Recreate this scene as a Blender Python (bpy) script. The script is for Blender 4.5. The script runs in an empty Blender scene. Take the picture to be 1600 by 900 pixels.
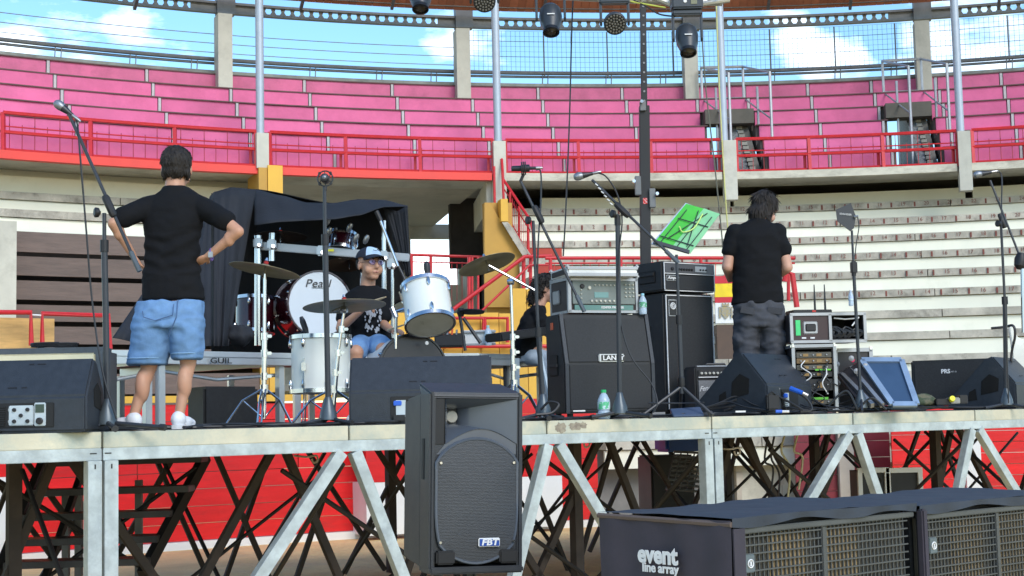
import bpy, bmesh, math, random
from mathutils import Vector, Matrix, noise
random.seed(7)
PI=math.pi; S=math.sin; Cc=math.cos; R_=math.radians
scn=bpy.context.scene; COL=scn.collection
# ---------------------------------------------------------------- camera
HC=1.45; F=2300.0; H0=653.0; ROLL=.023
_th=math.atan((H0-450)*Cc(ROLL)/F)
FW=Vector((0,Cc(_th),S(_th))); _up=Vector((0,-S(_th),Cc(_th))); _rt=Vector((1,0,0))
RT=_rt*Cc(ROLL)-_up*S(ROLL); UP=_rt*S(ROLL)+_up*Cc(ROLL)
cam=bpy.data.cameras.new('camera'); camo=bpy.data.objects.new('camera',cam); COL.objects.link(camo)
cam.sensor_width=36; cam.lens=F/1600*36; cam.clip_start=.1; cam.clip_end=3000
m=Matrix((RT,UP,-FW)).transposed().to_4x4(); m.translation=Vector((0,0,HC)); camo.matrix_world=m
scn.camera=camo
# ---------------------------------------------------------------- world, sun, exposure
SUN_AZ=R_(150); SUN_EL=R_(35)       # azimuth from +Y clockwise: behind the camera, to the right
w=bpy.data.worlds.new('World'); scn.world=w; w.use_nodes=True; nt=w.node_tree; N=nt.nodes; L=nt.links
bg=N['Background']
sky=N.new('ShaderNodeTexSky'); sky.sky_type='NISHITA'; sky.sun_disc=False; sky.sun_elevation=SUN_EL; sky.sun_rotation=SUN_AZ
sky.air_density=1.0; sky.dust_density=.3; sky.ozone_density=1.5
hs=N.new('ShaderNodeHueSaturation'); hs.inputs['Hue'].default_value=.495; hs.inputs['Saturation'].default_value=1.22; hs.inputs['Value'].default_value=1.12
L.new(sky.outputs[0],hs.inputs['Color'])
tc=N.new('ShaderNodeTexCoord'); mp=N.new('ShaderNodeMapping'); mp.inputs['Scale'].default_value=(5,5,14); mp.inputs['Location'].default_value=(1.35,.6,.3)
L.new(tc.outputs['Generated'],mp.inputs['Vector'])
nz=N.new('ShaderNodeTexNoise'); nz.inputs['Scale'].default_value=1.6; nz.inputs['Detail'].default_value=10; nz.inputs['Roughness'].default_value=.62
L.new(mp.outputs[0],nz.inputs['Vector'])
_fac=nz.outputs['Fac']; nrm_=N.new('ShaderNodeVectorMath'); nrm_.operation='NORMALIZE'; L.new(tc.outputs['Generated'],nrm_.inputs[0])
for _x,_y,_r,_g in ((1228,55,1.6,.13),(1265,75,1.5,.12),(1310,98,1.7,.14),(1410,85,2.6,.11),(1530,85,4,.13),(690,55,1.5,.12),(195,36,1.1,.11),(240,52,1.0,.09),(305,68,1.1,.09),(20,75,1.4,.13),(675,395,3,.2),(500,70,6,-.10),(950,90,6,-.10),(1130,100,2.6,-.12),(1380,60,.9,-.1)):
    _d=(FW+RT*((_x-800)/F)+UP*((450-_y)/F)).normalized()
    _q=N.new('ShaderNodeVectorMath'); _q.operation='DOT_PRODUCT'; _q.inputs[1].default_value=_d; L.new(nrm_.outputs[0],_q.inputs[0])
    _m=N.new('ShaderNodeMapRange'); _m.interpolation_type='SMOOTHSTEP'; _m.inputs[1].default_value=Cc(R_(_r)); _m.inputs[2].default_value=1; _m.inputs[4].default_value=_g; L.new(_q.outputs['Value'],_m.inputs[0])
    _a=N.new('ShaderNodeMath'); L.new(_fac,_a.inputs[0]); L.new(_m.outputs[0],_a.inputs[1]); _fac=_a.outputs[0]
cr=N.new('ShaderNodeValToRGB'); cr.color_ramp.elements[0].position=.55; cr.color_ramp.elements[1].position=.86
cr.color_ramp.elements[0].color=(0,0,0,1); cr.color_ramp.elements[1].color=(1,1,1,1)
L.new(_fac,cr.inputs[0])
mx=N.new('ShaderNodeMix'); mx.data_type='RGBA'; mx.inputs[7].default_value=(12,12.4,12.9,1)
L.new(cr.outputs[0],mx.inputs[0]); L.new(hs.outputs[0],mx.inputs[6]); L.new(mx.outputs[2],bg.inputs['Color'])
bg.inputs['Strength'].default_value=.15
sl=bpy.data.lights.new('sun','SUN'); sl.energy=1.5; sl.angle=R_(28); sl.color=(1,.95,.86)
so=bpy.data.objects.new('sun',sl); COL.objects.link(so)
sd=Vector((S(SUN_AZ)*Cc(SUN_EL),Cc(SUN_AZ)*Cc(SUN_EL),S(SUN_EL)))
so.rotation_euler=sd.to_track_quat('Z','Y').to_euler()
vs=scn.view_settings; scn.display_settings.display_device='sRGB'; vs.view_transform='Standard'; vs.look='None'; vs.exposure=.58; vs.gamma=1
# ---------------------------------------------------------------- helpers
def ray(x,y): return FW+RT*((x-800)/F)+UP*((450-y)/F)
def P(x,y,Y):
    "world point seen at photo pixel x,y at distance Y ahead"
    d=ray(x,y); d=d/d.y; return Vector((d.x*Y,Y,HC+d.z*Y))
CX,CY=4.52,4.82
def ring(x,y,R):
    "angle and height where the pixel meets the cylinder of radius R round the arena centre"
    d=ray(x,y); d=d/d.y; A=d.x*d.x+1; B=-2*(d.x*CX+CY); C=CX*CX+CY*CY-R*R
    t=(-B+math.sqrt(B*B-4*A*C))/(2*A)
    return math.atan2(t*d.x-CX,t-CY), HC+t*d.z
def ra(x,y,R): return ring(x,y,R)[0]
def rz(x,y,R): return ring(x,y,R)[1]
def rp(a,R,z): return Vector((CX+R*S(a),CY+R*Cc(a),z))
def onz(x,y,z):
    d=ray(x,y); t=(z-HC)/d.z; return Vector((d.x*t,d.y*t,z))
MATS={}
def M(name,c,r=.6,m=0.,v=.12,s=6.,b=.0,c2=None,rnd=0.,bs=None,st=None,coat=0,sx=(1,1,1),cut=(.35,.7),alpha=1,trans=0,spec=None):
    if name in MATS: return MATS[name]
    mt=bpy.data.materials.new(name); mt.use_nodes=True; n=mt.node_tree.nodes; l=mt.node_tree.links; bs_=n['Principled BSDF']
    t=n.new('ShaderNodeTexCoord'); oi=n.new('ShaderNodeObjectInfo'); mu=n.new('ShaderNodeVectorMath'); mu.operation='MULTIPLY_ADD'
    cb=n.new('ShaderNodeCombineXYZ'); k=n.new('ShaderNodeMath'); k.operation='MULTIPLY'; k.inputs[1].default_value=37.
    l.new(oi.outputs['Random'],k.inputs[0]); l.new(k.outputs[0],cb.inputs[0]); l.new(k.outputs[0],cb.inputs[1])
    mu.inputs[1].default_value=sx; l.new(t.outputs['Object'],mu.inputs[0]); l.new(cb.outputs[0],mu.inputs[2])
    nz=n.new('ShaderNodeTexNoise'); nz.inputs['Scale'].default_value=s; nz.inputs['Detail'].default_value=6; nz.inputs['Roughness'].default_value=.6
    l.new(mu.outputs[0],nz.inputs['Vector'])
    rr=n.new('ShaderNodeMapRange'); rr.inputs[1].default_value=cut[0]; rr.inputs[2].default_value=cut[1]; l.new(nz.outputs['Fac'],rr.inputs[0])
    mx=n.new('ShaderNodeMix'); mx.data_type='RGBA'
    ca=[max(0,q*(1-v)) for q in c]; cbb=list(c2) if c2 else [min(1,q*(1+v)) for q in c]
    if c2: ca=list(c)
    mx.inputs[6].default_value=(*ca,1); mx.inputs[7].default_value=(*cbb,1); l.new(rr.outputs[0],mx.inputs[0]); out=mx.outputs[2]
    if st:   # second, larger stain layer: (colour, scale, lo, hi)
        n2=n.new('ShaderNodeTexNoise'); n2.inputs['Scale'].default_value=st[1]; n2.inputs['Detail'].default_value=8; n2.inputs['Roughness'].default_value=.7; l.new(mu.outputs[0],n2.inputs['Vector'])
        r2=n.new('ShaderNodeMapRange'); r2.inputs[1].default_value=st[2]; r2.inputs[2].default_value=st[3]; l.new(n2.outputs['Fac'],r2.inputs[0])
        m2=n.new('ShaderNodeMix'); m2.data_type='RGBA'; m2.inputs[7].default_value=(*st[0],1); l.new(r2.outputs[0],m2.inputs[0]); l.new(out,m2.inputs[6]); out=m2.outputs[2]
    if rnd:
        h=n.new('ShaderNodeHueSaturation'); q=n.new('ShaderNodeMapRange'); q.inputs[3].default_value=1-rnd; q.inputs[4].default_value=1+rnd
        l.new(oi.outputs['Random'],q.inputs[0]); l.new(q.outputs[0],h.inputs['Value']); l.new(out,h.inputs['Color']); out=h.outputs[0]
    l.new(out,bs_.inputs['Base Color']); bs_.inputs['Metallic'].default_value=m
    r3=n.new('ShaderNodeMapRange'); r3.inputs[3].default_value=max(.02,r-.08); r3.inputs[4].default_value=min(1,r+.1); l.new(nz.outputs['Fac'],r3.inputs[0]); l.new(r3.outputs[0],bs_.inputs['Roughness'])
    if b:
        n4=n.new('ShaderNodeTexNoise'); n4.inputs['Scale'].default_value=bs or s*4; n4.inputs['Detail'].default_value=4; l.new(mu.outputs[0],n4.inputs['Vector'])
        bp=n.new('ShaderNodeBump'); bp.inputs['Strength'].default_value=1; bp.inputs['Distance'].default_value=b; l.new(n4.outputs['Fac'],bp.inputs['Height']); l.new(bp.outputs[0],bs_.inputs['Normal'])
    if spec is not None: bs_.inputs['Specular IOR Level'].default_value=spec
    if coat: bs_.inputs['Coat Weight'].default_value=coat
    if trans: bs_.inputs['Transmission Weight'].default_value=trans; bs_.inputs['IOR'].default_value=1.33
    if alpha<1: bs_.inputs['Alpha'].default_value=alpha
    MATS[name]=mt; return mt
pink=M('pink_paint',(.75,.155,.33),.6,v=.10,s=1.2,st=((.60,.115,.25),1.6,.46,.8),rnd=.09,b=.002,bs=14,spec=.3)
pinktop=M('darker_pink_paint',(.66,.135,.28),.6,v=.13,s=1.2,st=((.46,.09,.19),1.9,.45,.75),rnd=.05,b=.002,bs=14)  # top row gets a darker pink than the rows below
cream=M('cream_paint',(.84,.82,.68),.65,v=.05,s=.8,st=((.66,.65,.52),1.3,.56,.85),rnd=.05)
ledge=M('weathered_concrete',(.46,.42,.345),.85,v=.25,s=3,st=((.16,.145,.12),4,.5,.75),rnd=.1,b=.006,bs=20)
conc=M('pale_concrete',(.56,.54,.46),.8,v=.12,s=1.5,st=((.3,.29,.24),1.1,.5,.8),rnd=.05,b=.004,bs=9)
concd=M('ceiling_concrete',(.52,.47,.38),.85,v=.1,s=.8,st=((.3,.27,.21),.7,.5,.8))
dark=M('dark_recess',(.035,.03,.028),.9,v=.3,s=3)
whitep=M('white_paint',(.78,.78,.76),.5,v=.04,s=3,st=((.6,.58,.54),1.3,.6,.9))
redrail=M('red_rail_paint',(.58,.022,.03),.4,v=.1,s=9)
redbeam=M('red_beam_paint',(.80,.055,.04),.5,v=.08,s=2)
redbar=M('red_barrier_paint',(.74,.008,.010),.42,v=.1,s=2,sx=(1,1,5),st=((.50,.02,.02),2.2,.5,.8),rnd=.12,b=.002,bs=10)
maroon=M('maroon_paint',(.2,.018,.03),.5,v=.15,s=2)
yellowp=M('yellow_paint',(.74,.42,.055),.6,v=.08,s=1.5,rnd=.05)
ochre=M('ochre_paint',(.52,.29,.055),.65,v=.08,s=1.5)
bwood=M('brown_board',(.14,.098,.082),.6,v=.18,s=2,sx=(1,1,8),rnd=.08,b=.003)
ywood=M('varnished_pine',(.62,.38,.13),.45,v=.18,s=2.5,sx=(1,1,7))
twood=M('terracotta_board',(.42,.15,.075),.6,v=.15,s=3,rnd=.14)
steel=M('grey_steel',(.17,.175,.18),.5,.3,v=.15,s=5)
polem=M('blue_grey_pole',(.42,.47,.53),.4,.2,v=.06,s=5)
galv=M('galvanised_steel',(.52,.57,.57),.42,.35,v=.2,s=9,st=((.36,.4,.42),4,.5,.7),b=.001)
sand=M('sand',(.80,.57,.25),.95,v=.12,s=1.2,st=((.60,.44,.24),.7,.5,.75),b=.05,bs=9)
class MB:
    def __init__(s): s.v=[]; s.f=[]; s.mi=[]
    def add(s,vs,fs,mi=0):
        o=len(s.v); s.v+= [Vector(q) for q in vs]; s.f+= [tuple(i+o for i in f) for f in fs]; s.mi+=[mi]*len(fs); return s
    def hexa(s,p,mi=0): # 8 pts: bottom 4 ccw, top 4
        return s.add(p,[(3,2,1,0),(4,5,6,7),(0,1,5,4),(1,2,6,5),(2,3,7,6),(3,0,4,7)],mi)
    def box(s,c,d,rot=None,mi=0):
        c=Vector(c); x,y,z=[q/2 for q in d]; ps=[Vector(q) for q in((-x,-y,-z),(x,-y,-z),(x,y,-z),(-x,y,-z),(-x,-y,z),(x,-y,z),(x,y,z),(-x,y,z))]
        if rot is not None:
            if isinstance(rot,(int,float)): rot=Matrix.Rotation(rot,3,'Z')
            ps=[rot@q for q in ps]
        return s.hexa([q+c for q in ps],mi)
    def bar(s,a,b,w,h=None,up=(0,0,1),mi=0):
        a=Vector(a); b=Vector(b); h=h or w; d=(b-a)
        if d.length<1e-6: return s
        d.normalize(); up=Vector(up)
        if abs(d.dot(up))>.98: up=Vector((0,1,0))
        x=d.cross(up).normalized()*w/2; y=x.cross(d).normalized()*h/2
        return s.hexa([a-x-y,a+x-y,b+x-y,b-x-y,a-x+y,a+x+y,b+x+y,b-x+y],mi)
    def tube(s,pts,r,n=8,cap=True,mi=0,close=False):
        pts=[Vector(p) for p in pts]; rs=r if isinstance(r,(list,tuple)) else [r]*len(pts); o=len(s.v); k=len(pts); prev=None
        for i,p in enumerate(pts):
            if close: d=pts[(i+1)%k]-pts[i-1]
            else: d=(pts[min(i+1,k-1)]-pts[max(i-1,0)])
            d=d.normalized() if d.length>1e-9 else Vector((0,0,1))
            if prev is None: u=d.orthogonal().normalized()
            else:
                u=prev-d*prev.dot(d); u=u.normalized() if u.length>1e-6 else d.orthogonal().normalized()
            prev=u; v=d.cross(u)
            for j in range(n): s.v.append(p+(u*Cc(2*PI*j/n)+v*S(2*PI*j/n))*rs[i])
        for i in range(k if close else k-1):
            for j in range(n):
                a=o+i*n+j; b=o+i*n+(j+1)%n; i2=(i+1)%k; s.f.append((a,b,o+i2*n+(j+1)%n,o+i2*n+j)); s.mi.append(mi)
        if cap and not close:
            s.f.append(tuple(o+j for j in range(n))[::-1]); s.f.append(tuple(o+(k-1)*n+j for j in range(n))); s.mi+=[mi,mi]
        return s
    def lathe(s,prof,o=(0,0,0),ax=(0,0,1),n=20,mi=0,sx=1.):
        "prof: list of (radius,height) along ax"
        ax=Vector(ax).normalized(); o=Vector(o); u=ax.orthogonal().normalized()
        if abs(ax.z)<.99: u=Vector((0,0,1)).cross(ax).normalized()
        v=ax.cross(u); b=len(s.v)
        for r,h in prof:
            for j in range(n): s.v.append(o+ax*h+(u*Cc(2*PI*j/n)*sx+v*S(2*PI*j/n))*max(r,1e-4))
        for i in range(len(prof)-1):
            for j in range(n): s.f.append((b+i*n+j,b+i*n+(j+1)%n,b+(i+1)*n+(j+1)%n,b+(i+1)*n+j)); s.mi.append(mi)
        if prof[0][0]>1e-3: s.f.append(tuple(b+j for j in range(n))[::-1]); s.mi.append(mi)
        if prof[-1][0]>1e-3: s.f.append(tuple(b+(len(prof)-1)*n+j for j in range(n))); s.mi.append(mi)
        return s
    def prism(s,poly,o,ux,uy,un,d,mi=0):
        "poly (list of 2d) spanned by ux,uy from o, extruded d along un"
        o=Vector(o); ux=Vector(ux); uy=Vector(uy); un=Vector(un); n=len(poly)
        a=[o+ux*p[0]+uy*p[1] for p in poly]; b=[q+un*d for q in a]
        fs=[tuple(range(n))[::-1],tuple(range(n,2*n))]+[(i,(i+1)%n,n+(i+1)%n,n+i) for i in range(n)]
        return s.add(a+b,fs,mi)
    def arc(s,R0,R1,z0,z1,a0,a1,n=None,mi=0,zt=None,world=True):
        n=n or max(1,int(abs(a1-a0)/R_(2.2))+1); o=len(s.v); cx,cy=(CX,CY) if world else (0,0)
        for i in range(n+1):
            a=a0+(a1-a0)*i/n
            for R,z in((R0,z0),(R1,z0),(R1,z1),(R0,z1)): s.v.append(Vector((cx+R*S(a),cy+R*Cc(a),z)))
        for i in range(n):
            b=o+4*i
            for j in range(4): s.f.append((b+j,b+4+j,b+4+(j+1)%4,b+(j+1)%4)); s.mi.append(mi)
        s.f.append((o,o+1,o+2,o+3)); e=o+4*n; s.f.append((e+3,e+2,e+1,e)); s.mi+=[mi,mi]
        return s
    def grid(s,fn,nu,nv,mi=0,cu=False):
        o=len(s.v)
        for j in range(nv+1):
            for i in range(nu+1): s.v.append(Vector(fn(i/nu,j/nv)))
        for j in range(nv):
            for i in range(nu): a=o+j*(nu+1)+i; s.f.append((a,a+1,a+nu+2,a+nu+1)); s.mi.append(mi)
        return s
    def mesh(s,name,mats,smooth=False,bev=0,off=None,fix=True):
        me=bpy.data.meshes.new(name); vs=s.v
        if off is not None: vs=[off@v for v in vs]
        me.from_pydata([tuple(v) for v in vs],[],s.f)
        ms=mats if isinstance(mats,(list,tuple)) else [mats]
        for q in ms: me.materials.append(q)
        me.polygons.foreach_set('material_index',s.mi)
        bm=bmesh.new(); bm.from_mesh(me)
        if fix: bmesh.ops.recalc_face_normals(bm,faces=bm.faces)
        if bev: bmesh.ops.bevel(bm,geom=[e for e in bm.edges if len(e.link_faces)==2 and e.calc_face_angle(0)>.5],offset=bev,segments=2,affect='EDGES',clamp_overlap=True)
        bm.to_mesh(me); bm.free()
        if smooth:
            me.polygons.foreach_set('use_smooth',[True]*len(me.polygons))
            me.set_sharp_from_angle(angle=R_(27))
        me.update(); return me
def props(o,label=None,cat=None,group=None,kind=None):
    if label: o['label']=label
    if cat: o['category']=cat
    if group: o['group']=group
    if kind: o['kind']=kind
    return o
class Thing:
    def __init__(s,name,label,cat,loc=(0,0,0),rz=0,group=None,rot=None):
        s.e=bpy.data.objects.new(name,None); COL.objects.link(s.e); s.e.location=loc
        s.e.rotation_euler=rot if rot else (0,0,rz); s.e.empty_display_size=.1
        props(s.e,label,cat,group); s.m=(Matrix.Translation(Vector(loc))@s.e.rotation_euler.to_matrix().to_4x4()); s.inv=s.m.inverted()
    def part(s,name,mb,mat,world=True,smooth=False,bev=0,parent=None,kind=None,label=None,fix=True):
        me=mb.mesh(name,mat,smooth,bev,s.inv if world else None,fix) if isinstance(mb,MB) else mb
        o=bpy.data.objects.new(name,me); COL.objects.link(o); o.parent=parent or s.e; props(o,label,kind=kind); return o
def solo(name,mb,mat,label=None,cat=None,group=None,kind=None,smooth=False,bev=0,loc=(0,0,0),rz=0,world=True):
    m_=Matrix.Translation(Vector(loc))@Matrix.Rotation(rz,4,'Z')
    me=mb.mesh(name,mat,smooth,bev,m_.inverted() if world else None)
    o=bpy.data.objects.new(name,me); COL.objects.link(o); o.location=loc; o.rotation_euler=(0,0,rz); return props(o,label,cat,group,kind)
def inst(me,name,parent,rz=0,loc=(0,0,0)):
    o=bpy.data.objects.new(name,me); COL.objects.link(o); o.parent=parent; o.rotation_euler=(0,0,rz); o.location=loc; return o
def textmesh(txt,size,mat,ext=.001,shear=0,align='CENTER',sx=1,bold=0):
    cu=bpy.data.curves.new('text','FONT'); cu.body=txt; cu.size=size; cu.extrude=ext; cu.align_x=align; cu.align_y='CENTER'; cu.shear=shear; cu.offset=bold; cu.resolution_u=3
    o=bpy.data.objects.new('t',cu); COL.objects.link(o); dg=bpy.context.evaluated_depsgraph_get(); dg.update()
    me=bpy.data.meshes.new_from_object(o.evaluated_get(dg)); bpy.data.objects.remove(o); bpy.data.curves.remove(cu)
    if sx!=1:
        for v in me.vertices: v.co.x*=sx
    me.materials.clear(); me.materials.append(mat); return me
def frame(o,ux,uz):
    "matrix whose local x=ux, local y=uz (text up), local z = outwards"
    ux=Vector(ux).normalized(); uz=Vector(uz).normalized(); n=ux.cross(uz)
    m_=Matrix((ux,uz,n)).transposed().to_4x4(); m_.translation=Vector(o); return m_
def lettering(T,name,txt,size,mat,o,ux,uz=(0,0,1),**k):
    "text on a thing, given in the thing's local coordinates"
    me=textmesh(txt,size,mat,**k); me.transform(frame(o,ux,uz)); ob=bpy.data.objects.new(name,me); COL.objects.link(ob); ob.parent=T.e if isinstance(T,Thing) else T; return ob
# ================================================================ SETTING: ground
g=MB(); g.grid(lambda u,v:(-900+1800*u,-900+1800*v,0),8,8); solo('ground',g,sand,kind='structure')
# ================================================================ lower grandstand
CEN=(CX,CY,0)
def row(i): return 23.91+.69*i, 5.36+.4*i
A_L=ra(-260,500,22); A_R=ra(1900,500,22)
a_vl=ra(425,300,23.2); a_vr=ra(800,330,22.5)      # the entrance passage under the gallery
stand=Thing('grandstand','lower grandstand of cream painted steps with numbered concrete seats','grandstand',CEN)
tick=M('red_number_paint',(.20,.06,.045),.8,v=.3,s=20)
for i in range(0,-12,-1):
    R,z=row(i); spans=[(a_vr,A_R)]
    if i>=-1: spans.append((A_L,a_vl))
    for a0,a1 in spans:
        n=int((a1-a0)*R/2.1); 
        for k in range(n):
            b0=a0+(a1-a0)*k/n; b1=a0+(a1-a0)*(k+1)/n
            stand.part('seat_slab',MB().arc(R+random.uniform(-.012,.012),R+.8,z+.008+random.uniform(-.004,.004),z+.135,b0+.0004,b1-.0004),ledge)
        stand.part('riser',MB().arc(R+.05,R+.12,z-.262,z-.006,a0,a1),cream)
    # seat ticks and numbers, flat print on the slab edge
    n0,x0,pitch={0:(14,1231,.445),-1:(14,1362,.445),-2:(14,1380,.445),-3:(14,1393,.45),-4:(14,1433,.46),-5:(14,1443,.46),-6:(14,1460,.46)}.get(i,(14,1460,.46))
    if i>=-5:
        mb=MB(); aa=ra(x0,330,R-.01)
        me=bpy.data.meshes.new('n'); bm=bmesh.new()
        for q in range(-26,14):
            a=aa+q*pitch/R
            if a<a_vr+.03: continue
            num=n0+q
            at=a+pitch/R/2
            mb.hexa([rp(at-.0007,R-.016,z+.02),rp(at+.0007,R-.016,z+.02),rp(at+.0007,R-.001,z+.02),rp(at-.0007,R-.001,z+.02),rp(at-.0007,R-.016,z+.112),rp(at+.0007,R-.016,z+.112),rp(at+.0007,R-.001,z+.112),rp(at-.0007,R-.001,z+.112)])
            if num>0:
                tm=textmesh(str(num),.1,tick,ext=.0005); tm.transform(frame(rp(a,R-.0155,z+.075),(Cc(a),-S(a),0),(0,0,1))); bm.from_mesh(tm); bpy.data.meshes.remove(tm)
        bm.to_mesh(me); bm.free(); me.materials.append(tick); me.transform(Matrix.Translation((-CX,-CY,0)))
        stand.part('seat_number',me,tick,kind='stuff'); stand.part('seat_divider',mb,tick,kind='stuff')
# back wall above the top row (right) and the dark void behind it
zt=rz(1400,299,24.55)
for xa,xb in ((845,1140),(1146,1508),(1520,1800)):
    stand.part('back_wall',MB().arc(24.45,24.6,5.5,zt,ra(xa,310,24.5),ra(xb,310,24.5)),cream)
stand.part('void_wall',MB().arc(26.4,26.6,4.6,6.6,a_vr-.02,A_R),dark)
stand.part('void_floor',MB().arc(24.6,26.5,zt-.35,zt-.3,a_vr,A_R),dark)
# left: two cream bands over the bull-pen doors
stand.part('back_wall',MB().arc(24.4,24.6,5.5,6.1,A_L,a_vl),cream)
stand.part('back_wall',MB().arc(24.2,24.4,5.5,rz(200,287,24.3),A_L,a_vl),cream)
# open water stains: brick red step ends beside the stairs
for k,(xa,xb,yy) in enumerate(((826,877,371),(838,891,396))):
    i=-2-k; R,z=row(i+0)
    stand.part('painted_step',MB().arc(R-.02,R+.05,z-.25,z-.01,ra(xa,yy,R),ra(xb,yy,R)),M('brick_red_paint',(.42,.05,.03),.7))
# inner wall that closes the foot of the stand
stand.part('foot_wall',MB().arc(16.6,16.8,0,2.0,ra(1150,600,16.7),A_R),conc)
# ---------------------------------------------------------------- bull-pen doors on the left
pen=Thing('bull_pen_doors','wide brown slatted pen doors in the dark opening under the left stand','doors',tuple(rp(ra(110,450,22.6),22.6,0)))
R,z=row(-1)
al0=ra(23,430,22.6); al1=ra(420,430,22.6)
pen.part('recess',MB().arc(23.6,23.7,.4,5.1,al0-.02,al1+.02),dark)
yy=[357,400,404,436,441,473,478,506,511,541,546,580,585,620,625,665]
for k in range(0,len(yy)-1,2):
    z1=rz(110,yy[k],23.1); z0=rz(110,yy[k+1],23.1)
    if k==0: z1=rz(110,366,23.1)
    o=pen.part('slat',MB().arc(23.02,23.12,z0+.03,z1,al0+.003,al1,n=8),bwood)
pen.part('side_wall',MB().arc(22.5,23.9,.2,rz(5,346,22.6),ra(-260,430,22.6),al0),conc)
pen.part('side_wall',MB().arc(24.0,24.6,.2,5.2,al1,a_vl),conc)
# ---------------------------------------------------------------- entrance passage
pas=Thing('entrance_passage','beige concrete entrance passage open to the sky beneath the red balcony','passage',tuple(rp(ra(690,450,24),24,0)))
pas.part('ceiling',MB().arc(23.25,30.2,5.95,6.05,a_vl,ra(765,290,23.2)),concd)
zb=rz(680,372,30); Rb=30.
xs=[ra(425,400,Rb),ra(642,400,Rb),ra(717,400,Rb),ra(790,400,Rb)]
pas.part('end_wall',MB().arc(Rb,Rb+.3,2.0,6.0,xs[0],xs[1]),conc)
pas.part('end_wall',MB().arc(Rb,Rb+.3,2.0,6.0,xs[2],xs[3]),conc)
pas.part('end_beam',MB().arc(Rb+.002,Rb+.28,zb,6.0,xs[1],xs[2]),conc)
pas.part('end_parapet',MB().arc(Rb+.01,Rb+.27,1.6,rz(680,445,30),xs[1],xs[2]),conc)
pas.part('floor',MB().arc(19,30,2.0,2.1,a_vl,a_vr),conc)
ar=ra(760,300,23.3)
# right flank: beam, dark doorway, ochre wall
q=MB(); p0=rp(ar,23.3,0); p1=rp(ra(722,400,Rb),Rb,0); dd=(p1-p0)
def flank(mb,t0,t1,z0,z1,w=.25):
    a=p0+dd*t0; b=p0+dd*t1; s_=Vector((dd.y,-dd.x,0)).normalized()*w
    mb.hexa([a+Vector((0,0,z0)),a+s_+Vector((0,0,z0)),b+s_+Vector((0,0,z0)),b+Vector((0,0,z0)),a+Vector((0,0,z1)),a+s_+Vector((0,0,z1)),b+s_+Vector((0,0,z1)),b+Vector((0,0,z1))])
flank(q,0,1,5.35,5.95); flank(q,.75,1,2.1,5.35); flank(q,0,.06,2.1,5.35)
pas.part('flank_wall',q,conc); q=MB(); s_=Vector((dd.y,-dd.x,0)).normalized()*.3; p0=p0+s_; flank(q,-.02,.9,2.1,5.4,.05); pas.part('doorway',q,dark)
q=MB(); q.arc(22.2,22.4,2.0,rz(780,318,22.3),ra(757,400,22.3),ra(800,400,22.3)); pas.part('ochre_wall',q,ochre)
pas.part('yellow_pier',MB().arc(21.9,22.19,rz(785,347,22),rz(785,312,22),ra(781,330,22),ra(792,330,22)),yellowp)
# yellow pier at the left of the opening
pas.part('yellow_pier',MB().arc(22.95,23.9,2,rz(430,259,23),ra(418,300,23),ra(441,300,23)),yellowp)
pas.part('darker_side',MB().arc(22.98,23.85,2,rz(410,262,23),ra(404,300,23),ra(418,300,23)-.0003),ochre)  # left side of the pier, in a darker tone
# ---------------------------------------------------------------- red stairs rail beside it
st=Thing('stair_railing','red tube railing running down the stair right of the passage','railing',tuple(rp(ra(800,400,21.6),21.6,2)))
def rpt(x,y,R): return rp(ra(x,y,R),R,rz(x,y,R))
q=MB()
q.tube([rpt(771,262,23.1),rpt(784,249,23),rpt(786,280,22.8),rpt(829,345,21.9),rpt(833,362,21.8),rpt(834,395,21.7),rpt(826,425,21.7)],.028)
st.part('handrail',q,redrail,smooth=True)
q=MB(); q.tube([rpt(788,296,22.8),rpt(828,360,21.9)],.014); q.tube([rpt(795,340,22.8),rpt(824,398,21.9)],.014); st.part('lower_rail',q,redrail)
for (x0,y0,x1,y1) in ((772,260,773,318),(785,270,787,312),(797,300,798,361),(811,322,811,388),(825,345,826,402)):
    st.part('post',MB().tube([rpt(x0,y0,22.5),rpt(x1,y1,22.5)],.024),redrail)
q=MB()
for k in range(9):
    t=k/9; q.tube([rpt(801+t*25,310+t*38,22.4),rpt(801+t*25,358+t*40,22.4)],.006,4)
st.part('baluster',q,redrail,kind='stuff')
q=MB(); q.prism([(0,0),(1,0),(1,1),(0,1)],rpt(783,347,22.1),rpt(794,347,22.1)-rpt(783,347,22.1),rpt(783,355,22.1)-rpt(783,347,22.1),(0,.2,0),1)
pts=[(784,347),(793,347),(826,398),(817,400)]
base=[rpt(x,y,21.9) for x,y in pts]; off=Vector((.1,.7,0))
q=MB(); q.add(base+[p+off for p in base],[(0,1,2,3),(4,7,6,5),(0,4,5,1),(1,5,6,2),(2,6,7,3),(3,7,4,0)])
st.part('stair_flight',q,ledge)
pts=[(768,320),(783,347),(817,400),(822,480),(757,480),(757,318)]
q=MB(); b=[rpt(x,y,22.05) for x,y in pts]; n_=len(b); off=Vector((0,.25,0)); q.add(b+[p+off for p in b],[tuple(range(n_)),tuple(range(n_,2*n_))[::-1]]+[(i,(i+1)%n_,n_+(i+1)%n_,n_+i) for i in range(n_)])
st.part('stair_wall',q,ochre)
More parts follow.
